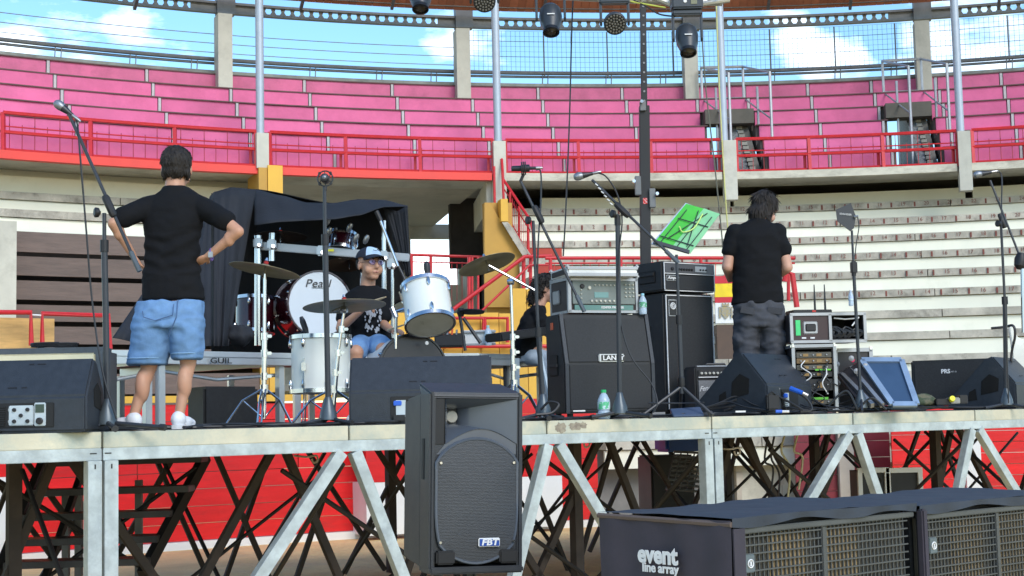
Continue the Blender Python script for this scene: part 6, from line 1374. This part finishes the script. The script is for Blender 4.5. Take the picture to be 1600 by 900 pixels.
def strands(T,me,n,L0,seed,grav=(0,0,-1),up=.25,w=.0035,curl=0.):
    rr_=random.Random(seed); mb=MB(); vs_=me.vertices; N_v=len(vs_); g=Vector(grav)
    for _ in range(n):
        v=vs_[rr_.randrange(N_v)]; nn=v.normal; p=v.co-nn*.004; t=g-nn*g.dot(nn)
        if t.length<.15: t=Vector((rr_.uniform(-1,1),rr_.uniform(-1,1),0))
        t.normalize(); t=(t+Vector((rr_.uniform(-.5,.5),rr_.uniform(-.5,.5),rr_.uniform(-.3,.3)))*(.7 if curl else .3)).normalized(); L_=L0*rr_.uniform(.5,1.3); s_=t.cross(nn).normalized()
        q1=p+(t+nn*up).normalized()*L_*.5+s_*curl*rr_.uniform(-1,1); q2=q1+(t-nn*up*.5).normalized()*L_*.5+s_*curl*rr_.uniform(-1,1)
        mb.tube([p,q1,q2],[w,w*.8,w*.15],3,cap=False)
    T.part('hair_strands',mb,hairm,world=False,kind='stuff',smooth=True,fix=False)
def hand(mb,w,d,n,k=1.,curl=.6,side=1):
    "w wrist, d direction of the hand, n palm normal; side: which way the thumb goes"
    w=Vector(w); d=Vector(d).normalized(); n=Vector(n); n=(n-d*n.dot(d)).normalized(); s_=d.cross(n)*side
    Rm=Matrix((s_,d,n)).transposed(); c=w+d*.045*k; ell(mb,c,(.038*k,.05*k,.015*k),Rm)
    for i,(o_,L_) in enumerate(((.028,.068),(.010,.076),(-.009,.072),(-.027,.058))):
        b=w+d*.085*k+s_*o_*k; p1=b+(d*Cc(curl*.6)+n*S(curl*.6))*L_*.5*k; p2=p1+(d*Cc(curl*1.6)+n*S(curl*1.6))*L_*.5*k
        cap(mb,b-d*.01*k,p1,.0095*k,.0088*k,8); cap(mb,p1,p2,.0088*k,.0072*k,8)
    b=w+d*.03*k+s_*.033*k; p1=b+(d*.6+s_*.75+n*.25).normalized()*.038*k; p2=p1+(d*.85+s_*.35+n*.35).normalized()*.03*k
    cap(mb,b,p1,.0125*k,.0105*k,8); cap(mb,p1,p2,.0105*k,.0085*k,8)
skin1=M('skin_light_tan',(.52,.275,.175),.5,v=.04,s=8,st=((.56,.25,.16),3,.5,.9)); skin2=M('skin_pale',(.56,.31,.22),.5,v=.08,s=8); hairm=M('dark_hair',(.014,.0095,.0075),.7,v=.5,s=60,b=.004,bs=70,sx=(1,1,.35)); denim=M('washed_denim',(.15,.28,.50),.85,v=.12,s=9,spec=.2,st=((.24,.39,.60),3.2,.42,.85),b=.0015,bs=150); tee=M('black_cotton',(.0075,.008,.010),.85,v=.15,s=8,b=.0012,bs=90,spec=.2); denimd=M('denim_seam',(.07,.13,.26),.8); shoew=M('white_leather',(.74,.75,.78),.45,v=.05)
def Person(label,loc,rz=0): return Thing('person',label,'person',tuple(loc),rz)
# ---------------------------------------------------------------- boy seen from behind, hands on hips
kp=8.45/F
BL=G(262,8.45); T=Person('boy seen from behind in black t-shirt and denim shorts, hands on hips',BL)
def bp(x,y,d=0): x+=(662-y)*.023; return Vector(((x-262)*kp,d,(662.-y)*kp))
sk=MB(); Mh=Matrix.Translation(bp(266,251,.03))@Matrix.Rotation(PI+.12,4,'Z')@Matrix.Rotation(.06,4,'X')
headprims(sk,Mh,1.1)
cap(sk,bp(266,262,.02),bp(264,296,0),.056,.062)
loft(sk,[(*bp(268,470,0)[:],.12,.08),(*bp(268,420,0)[:],.115,.08),(*bp(270,350,0)[:],.13,.085),(*bp(270,305,0)[:],.125,.07),(*bp(268,290,0)[:],.06,.05)])
LS,LE,LWr=bp(225,306),bp(180,342,-.14),bp(203,388,-.03); RS,RE,RWr=bp(310,308),bp(372,358,-.10),bp(322,393,-.03)
for a,b,c in ((LS,LE,LWr),(RS,RE,RWr)): cap(sk,a,b,.042,.034); cap(sk,b,c,.034,.023); ell(sk,b.lerp(c,.3),(.034,.034,.045))
hand(sk,LWr,(.55,.35,-.85),(.75,.3,.5),.92,.5,-1); hand(sk,RWr,(-.75,.35,-.35),(-.5,.6,.6),.92,.5,1)
HL,KL,AL=bp(246,470),bp(228,565,.03),bp(208,645,-.01); HR,KR,AR=bp(288,470),bp(290,560,.03),bp(280,642,-.01)
for h,k_,a in ((HL,KL,AL),(HR,KR,AR)): cap(sk,h,k_,.075,.048); cap(sk,k_,a,.045,.028); ell(sk,k_.lerp(a,.36)-Vector((0,.012,0)),(.044,.047,.10)); cap(sk,a,a-Vector((0,-.02,.04)),.034,.036)
T.part('body',fuse(sk,skin1,.0075,5),skin1,world=False)
hr=MB(); R3=Mh.to_3x3(); Mh=Mh@Matrix.Scale(1.07,4); ell(hr,Mh@Vector((0,.028,.036)),(.090,.102,.094),R3); ell(hr,Mh@Vector((0,.052,-.012)),(.070,.060,.060),R3); ell(hr,Mh@Vector((0,-.04,.085)),(.062,.056,.036),R3)
for s_ in(-1,1): ell(hr,Mh@Vector((s_*.06,.03,-.02)),(.018,.04,.045),R3)
hm_=fuse(hr,hairm,.007,2,disp=lambda p:.007*noise.noise(Vector((p.x*38,p.y*38,p.z*16)))+.004*noise.noise(p*90)); T.part('hair',hm_,hairm,world=False); strands(T,hm_,1700,.024,1,(0,0,-1),.22)
sh=MB(); loft(sh,[(*bp(267,461,.0)[:],.180,.118),(*bp(267,452,.0)[:],.176,.115),(*bp(264,425,0)[:],.166,.108),(*bp(263,398,0)[:],.154,.100),(*bp(263,370,0)[:],.156,.102),(*bp(264,340,0)[:],.168,.108),(*bp(266,312,0)[:],.172,.096),(*bp(269,298,0)[:],.145,.078),(*bp(268,288,.0)[:],.095,.066),(*bp(267,281,.0)[:],.068,.063)])
ls2=LS.lerp(LE,.72); rs2=RS.lerp(RE,.62)
cap(sh,LS+Vector((.03,0,-.01)),ls2,.060,.060,sq=1.05); cap(sh,RS+Vector((-.03,0,-.01)),rs2,.060,.062,sq=1.05)
f1=folds(.009,(7,7,11),3); T.part('t_shirt',fuse(sh,tee,.009,5,disp=lambda p:f1(p)+(.005*S(p.z*70-abs(p.x)*38+4*noise.noise(p*5)) if .88<p.z<1.12 else 0)),tee,world=False)
so_=MB(); loft(so_,[(*bp(262,463)[:],.186,.125),(*bp(261,480)[:],.196,.14),(*bp(258,505)[:],.205,.145)],pw=2.5)
loft(so_,[(*bp(238,490)[:],.115,.135),(*bp(233,530,.01)[:],.112,.12),(*bp(227,556,.02)[:],.110,.105),(*bp(227,560,.02)[:],.110,.105)],pw=2.4)
loft(so_,[(*bp(287,490)[:],.105,.135),(*bp(289,530,.01)[:],.093,.115),(*bp(289,549,.02)[:],.086,.10),(*bp(289,553,.02)[:],.086,.10)],pw=2.4)
f2=folds(.012,(9,9,12),8); T.part('denim_shorts',fuse(so_,denim,.009,3,disp=f2),denim,world=False)
q=MB()
for (x0,y0),(x1,y1) in (((229,486),(229,482)),): pass
pk=[bp(229,480,-.152),bp(231,489,-.156),bp(249,495,-.157),bp(276,487,-.156),bp(277,470,-.15)]
T.part('pocket_seam',MB().tube(pk,.0028,5),denimd,world=False); T.part('centre_seam',MB().tube([bp(282,463,-.13),bp(282,490,-.158),bp(268,520,-.13)],.003,5),denimd,world=False)
T.part('hem_seam',MB().tube([bp(227,551,0)+Vector((.113*Cc(a/12*PI),-.113*S(a/12*PI)+.01,0)) for a in range(13)],.003,5),M('denim_pale',(.25,.42,.62),.8),world=False); T.part('hem_seam',MB().tube([bp(289,545,0)+Vector((.09*Cc(a/12*PI),-.108*S(a/12*PI)+.01,0)) for a in range(13)],.003,5),M('denim_pale',(.25,.42,.62)),world=False)
def shoe(a,d,mat,k=1.):
    d=Vector(d).normalized(); s_=Vector((-d.y,d.x,0)); R3=Matrix((s_,d,Vector((0,0,1)))).transposed(); mb=MB(); g=Vector((a.x,a.y,0))
    ell(mb,g+Vector((0,0,.055))-d*.01,(.042*k,.055*k,.05),R3); ell(mb,g+d*.08+Vector((0,0,.04)),(.046*k,.09*k,.036),R3); ell(mb,g+d*.14+Vector((0,0,.034)),(.044*k,.05*k,.03),R3)
    sole=MB(); loft(sole,[(0,0,.0,.046,.135),(0,0,.024,.047,.137)],pw=2.6); 
    for v in sole.v: v.xyz=R3@v+g+d*.06
    return fuse(mb,mat,.007,4),sole
for a,d in ((AL,(-.8,.55,0)),(AR,(.15,1,0))):
    m_,so__=shoe(a,d,shoew); o=T.part('shoe',m_,shoew,world=False); T.part('sole',so__,M('sole_white',(.7,.7,.7),.6),world=False,parent=o,smooth=True)
T.part('sock',MB().lathe([(.036,0),(.037,.05)],AL+Vector((0,0,-.03)),(0,0,1),12),shoew,world=False)
T.part('wristwatch',MB().tube([RWr+Vector((.018,-.0,.008))+Vector((.5,0,.85))*.0+ (RE-RWr).normalized().orthogonal()*0+ Vector((0,.033*Cc(t*PI/6),.033*S(t*PI/6))) for t in range(12)],.007,6,close=True),M('strap_violet',(.2,.12,.4),.5),world=False)
T.part('watch_face',MB().box(RWr+Vector((.02,-.036,.004)),(.028,.008,.034)),alum,world=False,bev=.003)
# ---------------------------------------------------------------- adult seen from behind with long hair
km=11.68/F; T=Person('long haired person in black t-shirt and grey cargo trousers, seen from behind',G(1186,11.68),0)
def mp_(x,y,d=0): x+=(637-y)*.023; return Vector(((x-1186)*km,d,(637.-y)*km))
sk=MB(); Mh=Matrix.Translation(mp_(1202,314,.06))@Matrix.Rotation(PI-.8,4,'Z')@Matrix.Rotation(.5,4,'X'); headprims(sk,Mh,1.12)
cap(sk,mp_(1196,322,.03),mp_(1188,345,0),.055,.06)
loft(sk,[(*mp_(1186,470)[:],.14,.10),(*mp_(1186,400)[:],.15,.10),(*mp_(1186,350)[:],.15,.085),(*mp_(1187,338)[:],.07,.06)])
A1,A2,A3=mp_(1150,352),mp_(1139,405,-.02),mp_(1150,420,.20); B1,B2,B3=mp_(1221,352),mp_(1233,408,-.02),mp_(1212,425,.19)
for a,b,c in ((A1,A2,A3),(B1,B2,B3)): cap(sk,a,b,.048,.045); cap(sk,b,c,.046,.032)
hand(sk,A3,(.6,.6,0),(0,0,-1),1.,.7,1); hand(sk,B3,(-.6,.6,0),(0,0,-1),1.,.7,-1)
cap(sk,mp_(1170,480),mp_(1170,600),.08,.05); cap(sk,mp_(1206,480),mp_(1206,600),.08,.05)
T.part('body',fuse(sk,skin2,.009,5),skin2,world=False)
R3=Mh.to_3x3(); hr=MB(); ell(hr,Mh@Vector((0,.03,.052)),(.100,.114,.098),R3); ell(hr,Mh@Vector((0,.075,-.05)),(.080,.055,.085),R3); ell(hr,Mh@Vector((0,.055,-.11)),(.068,.045,.05),R3)
for s_ in(-1,1): cap(hr,Mh@Vector((s_*.075,.03,.02)),Mh@Vector((s_*.068,-.0,-.10)),.028,.016)
cap(hr,Mh@Vector((.05,-.06,.08)),Mh@Vector((.07,-.085,-.02)),.022,.012)
hm_=fuse(hr,hairm,.009,2,disp=lambda p:.010*noise.noise(Vector((p.x*34,p.y*34,p.z*9)))+.006*noise.noise(Vector((p.x*80,p.y*80,p.z*20)))); T.part('hair',hm_,hairm,world=False); strands(T,hm_,1500,.07,2,(0,0,-1),.03)
sh=MB(); loft(sh,[(*mp_(1186,464)[:],.205,.135),(*mp_(1186,450)[:],.20,.13),(*mp_(1186,420)[:],.19,.13),(*mp_(1186,385)[:],.19,.13),(*mp_(1186,358)[:],.205,.12),(*mp_(1187,343)[:],.17,.09),(*mp_(1188,335)[:],.095,.075),(*mp_(1189,331)[:],.07,.065)])
cap(sh,A1+Vector((.015,0,.0)),A1.lerp(A2,.5),.076,.066); cap(sh,B1+Vector((-.015,0,.0)),B1.lerp(B2,.5),.076,.066)
f3=folds(.012,(5,5,9),12); T.part('t_shirt',fuse(sh,tee,.011,5,disp=f3),tee,world=False)
cargo=M('charcoal_twill',(.055,.058,.07),.85,v=.2,s=7,b=.0015,bs=80); tr=MB(); loft(tr,[(*mp_(1187,460)[:],.19,.125),(*mp_(1188,480)[:],.20,.14),(*mp_(1188,500)[:],.20,.145)])
loft(tr,[(*mp_(1170,490)[:],.105,.13),(*mp_(1168,530)[:],.095,.11),(*mp_(1168,560)[:],.09,.10),(*mp_(1170,633)[:],.075,.09)]); loft(tr,[(*mp_(1206,490)[:],.105,.13),(*mp_(1208,530)[:],.10,.11),(*mp_(1208,560)[:],.095,.10),(*mp_(1206,633)[:],.075,.09)])
ell(tr,mp_(1222,518,-.02),(.045,.09,.075)); ell(tr,mp_(1154,522,-.02),(.04,.09,.075))
f4=folds(.02,(7,7,13),21); T.part('cargo_trousers',fuse(tr,cargo,.011,3,disp=f4),cargo,world=False)
T.part('glasses',MB().tube([Mh@Vector((.078,.0,.01)),Mh@Vector((.074,-.07,.008)),Mh@Vector((.03,-.105,.004))],.003,5),plast,world=False)
for x in (1170,1206):
    m_,so__=shoe(mp_(x,637),(.1,1,0),plast); o=T.part('shoe',m_,plast,world=False)
for (x0,x1,y,yy) in ((1155,1176,474,478),(1196,1220,476,479)): T.part('pocket_flap',MB().bar(mp_(x0,y,-.145),mp_(x1,yy,-.145),.01,.055,up=(0,-.2,1)),cargo,world=False,bev=.004)
# ---------------------------------------------------------------- drummer
kd=10.9/F; T=Person('seated drummer with glasses, white and navy cap and printed black t-shirt',G(578,10.9),0)
def dp(x,y,d=0): x+=(656-y)*.023; return Vector(((x-578)*kd,d,(656.-y)*kd))
sk=MB(); Mh=Matrix.Translation(dp(576,407,-.02))@Matrix.Rotation(R_(33),4,'Z')@Matrix.Rotation(-.04,4,'X'); k_=1.13; headprims(sk,Mh,k_)
cap(sk,dp(574,420,.01),dp(571,452,.02),.053,.060)
loft(sk,[(*dp(576,535,.05)[:],.13,.10),(*dp(572,500,.03)[:],.12,.095),(*dp(571,465,.02)[:],.14,.085),(*dp(571,452,.02)[:],.06,.05)])
L1,L2,L3=dp(543,460,.02),dp(533,507,-.10),dp(566,484,-.24); Q1,Q2,Q3=dp(598,459,.02),dp(597,500,-.03),dp(613,513,-.20)
for a,b,c in ((L1,L2,L3),(Q1,Q2,Q3)): cap(sk,a,b,.043,.036); cap(sk,b,c,.036,.025)
hand(sk,L3,(.85,-.1,.35),(.0,.3,-1),.9,1.25,1); hand(sk,Q3,(.75,-.4,-.1),(0,.2,-1),.9,1.25,-1)
H1,H2,H3=dp(566,532,.02),dp(563,548,-.36),dp(560,645,-.30); I1,I2,I3=dp(588,532,.02),dp(604,545,-.38),dp(606,645,-.30)
for a,b,c in ((H1,H2,H3),(I1,I2,I3)): cap(sk,a,b,.072,.055); cap(sk,b,c,.052,.033)
T.part('body',fuse(sk,skin1,.007,4),skin1,world=False)
def hm(x,y,z): return Mh@(Vector((x,y,z))*k_)
R3=Mh.to_3x3()
for s_ in(-1,1):
    o=T.part('eye',MB().lathe([(S(PI*j/6)*.0115,-Cc(PI*j/6)*.0115) for j in range(7)],hm(s_*.029,-.077,.006),R3@Vector((0,-1,0)),12),M('eye_white',(.6,.58,.55),.3),world=False,smooth=True)
    T.part('iris',MB().lathe([(.0058,0),(.003,.0015)],hm(s_*.029,-.0895,.005),R3@Vector((0,-1,0)),10),M('iris_dark',(.02,.012,.008),.2),world=False,parent=o)
    T.part('eyebrow',MB().tube([hm(s_*.014,-.091,.024),hm(s_*.03,-.089,.029),hm(s_*.046,-.08,.025)],.0035,6),hairm,world=False)
    T.part('glasses_rim',MB().tube([hm(s_*.031+.023*Cc(t*PI/8),-.098+.004*abs(Cc(t*PI/8)),.002+.018*S(t*PI/8)) for t in range(16)],.0022,5,close=True),M('red_brown_frame',(.09,.03,.03),.3),world=False)
    q=MB(); c_=hm(s_*.031,-.096,.002); q.add([c_]+[hm(s_*.031+.022*Cc(t*PI/8),-.096,.002+.017*S(t*PI/8)) for t in range(16)],[(0,i+1,(i+1)%16+1) for i in range(16)]); T.part('glasses_lens',q,M('violet_lens',(.30,.25,.75),.05,alpha=.22),world=False)
    T.part('glasses_arm',MB().tube([hm(s_*.054,-.094,.006),hm(s_*.077,-.02,.008),hm(s_*.078,.012,.004)],.0022,5),MATS['red_brown_frame'],world=False)
T.part('glasses_bridge',MB().tube([hm(-.009,-.1,.005),hm(.009,-.1,.005)],.002,5),MATS['red_brown_frame'],world=False)
T.part('lips',MB().tube([hm(-.019,-.083,-.063),hm(0,-.0925,-.062),hm(.019,-.083,-.063)],[.0025,.005,.0025],7),M('lip',(.42,.14,.11),.4),world=False)
hr=MB(); ell(hr,hm(0,.035,.01),(.077*k_,.078*k_,.07*k_),R3); hm_=fuse(hr,hairm,.008,1,disp=lambda p:.004*noise.noise(p*60)); T.part('hair',hm_,hairm,world=False); strands(T,hm_,200,.03,3,(0,0,-1),.2)
navy=M('navy_cap_cloth',(.012,.016,.03),.8); capw=M('pale_blue_cap_panel',(.45,.60,.78),.8)
crown=MB(); crown.grid(lambda u,v: hm(.083*Cc(2*PI*u)*Cc(v*PI/2*.98),.015+.098*S(2*PI*u)*Cc(v*PI/2*.98),.042+.075*S(v*PI/2)),32,10)
T.part('cap_crown',crown,navy,world=False,smooth=True,fix=False)
fp=MB(); fp.grid(lambda u,v: hm(.0845*Cc(2*PI*(.63+u*.27))*Cc(v*PI/2*.86),.014+.0995*S(2*PI*(.63+u*.27))*Cc(v*PI/2*.86),.043+.0765*S(v*PI/2*.86)),16,8); T.part('cap_panel',fp,capw,world=False,smooth=True,fix=False)
br=MB(); br.grid(lambda u,v: hm(.07*(u-.5)*2*(1-.12*v),-.045-(.04+.082*(1-(2*u-1)**2)**.5*v)-.0*v+ (.045*(2*u-1)**2),.048-.024*v+.006-.012*(2*u-1)**2),16,6); o=T.part('cap_brim',br,navy,world=False,smooth=True,fix=False); o.modifiers.new('t','SOLIDIFY').thickness=.004
T.part('cap_mark',MB().tube([hm(-.02,-.089,.083),hm(0,-.095,.078),hm(.012,-.092,.085),hm(.022,-.088,.08)],.0025,5),navy,world=False)
sh=MB(); loft(sh,[(*dp(578,528,.05)[:],.155,.125),(*dp(575,505,.03)[:],.145,.12),(*dp(572,480,.02)[:],.15,.115),(*dp(571,460,.02)[:],.16,.10),(*dp(571,449,.02)[:],.135,.085),(*dp(572,441,.02)[:],.072,.062)])
cap(sh,L1+Vector((.02,0,0)),L1.lerp(L2,.62),.062,.062); cap(sh,Q1+Vector((-.015,0,0)),Q1.lerp(Q2,.7),.066,.062)
f5=folds(.010,(8,8,12),31); T.part('t_shirt',fuse(sh,tee,.008,4,disp=f5),tee,world=False)
# printed skull-like light patches: generic blotches
q=MB(); rr2=random.Random(5)
for k in range(46):
    x=rr2.uniform(-.055,.06); z=rr2.uniform(-.085,.085); s0=rr2.uniform(.004,.012); c_=dp(583,497,-.118)+Vector((x,.35*abs(x)*abs(x)*8,z)); a=rr2.uniform(0,3)
    q.prism([(s0*Cc(a+t),s0*1.6*S(a+t)) for t in (0,1.2,2.4,3.8,5)],c_,(1,0,0),(0,0,1),(0,-1,0),.004)
T.part('shirt_print',q,M('print_grey',(.36,.38,.42),.7),world=False,kind='stuff')
so_=MB(); loft(so_,[(*dp(578,522,.06)[:],.14,.12),(*dp(578,540,.05)[:],.15,.13)]); cap(so_,H1,H1.lerp(H2,.8),.088,.083); cap(so_,I1,I1.lerp(I2,.85),.088,.083)
T.part('denim_shorts',fuse(so_,denim,.010,3,disp=folds(.01,(10,10,10),4)),denim,world=False)
for a,d in ((H3,(0,-1,0)),(I3,(.3,-1,0))):
    m_,so__=shoe(a,d,shoew); T.part('shoe',m_,shoew,world=False)
T2=Thing('drumstick','pale wooden drumstick held over the wide cymbal','drumstick',tuple(P(580,470,10.6))); T2.part('shaft',MB().tube([P(566,476,10.62),P(597,466,10.4),P(603,464,10.36)],[.009,.008,.004],8),M('hickory',(.62,.45,.26),.5),smooth=True)
T2=Thing('drumstick','pale wooden drumstick in the lower hand beside the rack tom','drumstick',tuple(P(617,513,10.6))); T2.part('shaft',MB().tube([P(606,516,10.66),P(630,508,10.4)],[.009,.006],8),MATS['hickory'],smooth=True)
T2=Thing('drum_stool','round black drum stool under the drummer','stool',tuple(G(578,10.95))); T2.part('seat',MB().lathe([(.01,.47),(.16,.47),(.17,.5),(.16,.53),(.01,.54)],G(578,10.98),(0,0,1),24),plast,smooth=True); T2.part('post',MB().tube([G(578,10.98),G(578,10.98,DZ+.48)],.02,10),chrome)
for k in range(3): a=k*2.1; T2.part('leg',MB().tube([G(578,10.98,DZ+.2),G(578,10.98,DZ+.01)+Vector((.25*Cc(a),.25*S(a),0))],.01,6),chrome)
# ---------------------------------------------------------------- seated keyboard player in profile
kw=12.4/F; T=Person('seated person with black curly hair in profile, beside the guitar cabinet',G(849,12.4,DZ),0)
def wp(x,y,d=0): x+=(650-y)*.023; return Vector(((x-838)*kw,d,(650.-y)*kw))
sk=MB(); Mh=Matrix.Translation(wp(846,446,0))@Matrix.Rotation(R_(78),4,'Z')@Matrix.Rotation(.32,4,'X'); k_=1.0; headprims(sk,Mh,k_)
cap(sk,wp(840,455,.0),wp(829,478,.0),.045,.05); loft(sk,[(*wp(818,540)[:],.10,.13),(*wp(820,500)[:],.09,.13),(*wp(826,480)[:],.08,.12)])
W1,W2,W3=wp(830,482,-.13),wp(838,512,-.14),wp(857,530,-.15); cap(sk,W1,W2,.043,.036); cap(sk,W2,W3,.036,.024); hand(sk,W3,(1,0,-.2),(0,0,-1),.9,.5,1)
W1,W2,W3=wp(832,482,.13),wp(848,512,.15),wp(868,524,.15); cap(sk,W1,W2,.043,.036); cap(sk,W2,W3,.036,.024); hand(sk,W3,(1,0,-.2),(0,0,-1),.9,.5,-1)
for d in (-.09,.09): cap(sk,wp(818,545,d),wp(846,552,d),.07,.055); cap(sk,wp(846,552,d),wp(842,640,d),.05,.035)
T.part('body',fuse(sk,skin2,.008,4),skin2,world=False)
R3=Mh.to_3x3(); hr=MB(); ell(hr,Mh@Vector((0,.035,.045)),(.088,.10,.08),R3); ell(hr,Mh@Vector((0,.075,-.03)),(.085,.06,.09),R3); ell(hr,Mh@Vector((0,.10,-.10)),(.065,.045,.07),R3); ell(hr,Mh@Vector((-.04,-.05,.085)),(.045,.04,.03),R3)
rr3=random.Random(9)
for k in range(70):
    a=rr3.uniform(0,2*PI); b=rr3.uniform(-.5,1.3); p=Vector((.085*Cc(a)*Cc(b),.04+.10*abs(S(a))*Cc(b)-.05*(S(a)<0)*0,.02+.09*S(b)-rr3.random()*.1)); ell(hr,Mh@p,(.018,.018,.02),R3,n=8)
hm_=fuse(hr,hairm,.008,1,disp=lambda p:.012*noise.noise(p*45)+.006*noise.noise(p*100)); T.part('hair',hm_,hairm,world=False); strands(T,hm_,1300,.045,4,(0,0,-1),.5,.004,.02)
sh=MB(); loft(sh,[(*wp(812,550)[:],.12,.16),(*wp(815,520)[:],.11,.155),(*wp(820,495)[:],.10,.16),(*wp(827,480)[:],.085,.13),(*wp(831,473)[:],.055,.06)])
for d in (-.13,.13): cap(sh,wp(829,484,d),wp(836,503,d*1.05),.058,.058)
T.part('t_shirt',fuse(sh,tee,.009,4,disp=folds(.012,(8,8,12),40)),tee,world=False)
jn=MB(); loft(jn,[(*wp(815,540)[:],.12,.15),(*wp(818,560)[:],.12,.15)])
for d in (-.09,.09): cap(jn,wp(818,550,d),wp(847,556,d),.082,.068); cap(jn,wp(847,556,d),wp(843,635,d),.066,.05)
pj=M('pale_jeans',(.36,.44,.54),.85,v=.12,s=8,b=.0015,bs=100); T.part('jeans',fuse(jn,pj,.010,3,disp=folds(.01,(9,9,12),50)),pj,world=False)
T.part('ear_ring',MB().tube([hm(0,0,0)]*2,.001,4),alum,world=False) if False else None
T2=Thing('stool','small black stool under the curly haired person','stool',tuple(G(815,12.45))); T2.part('seat',MB().box(P(816,560,12.45),(.4,.35,.06)),plast,bev=.02)
for dx in(-.15,.15):
    for dy in(-.13,.13): c=P(816,562,12.45); T2.part('leg',MB().tube([c+Vector((dx,dy,0)),Vector((c.x+dx,c.y+dy,DZ))],.014,6),standm)
bpy.context.view_layer.update()
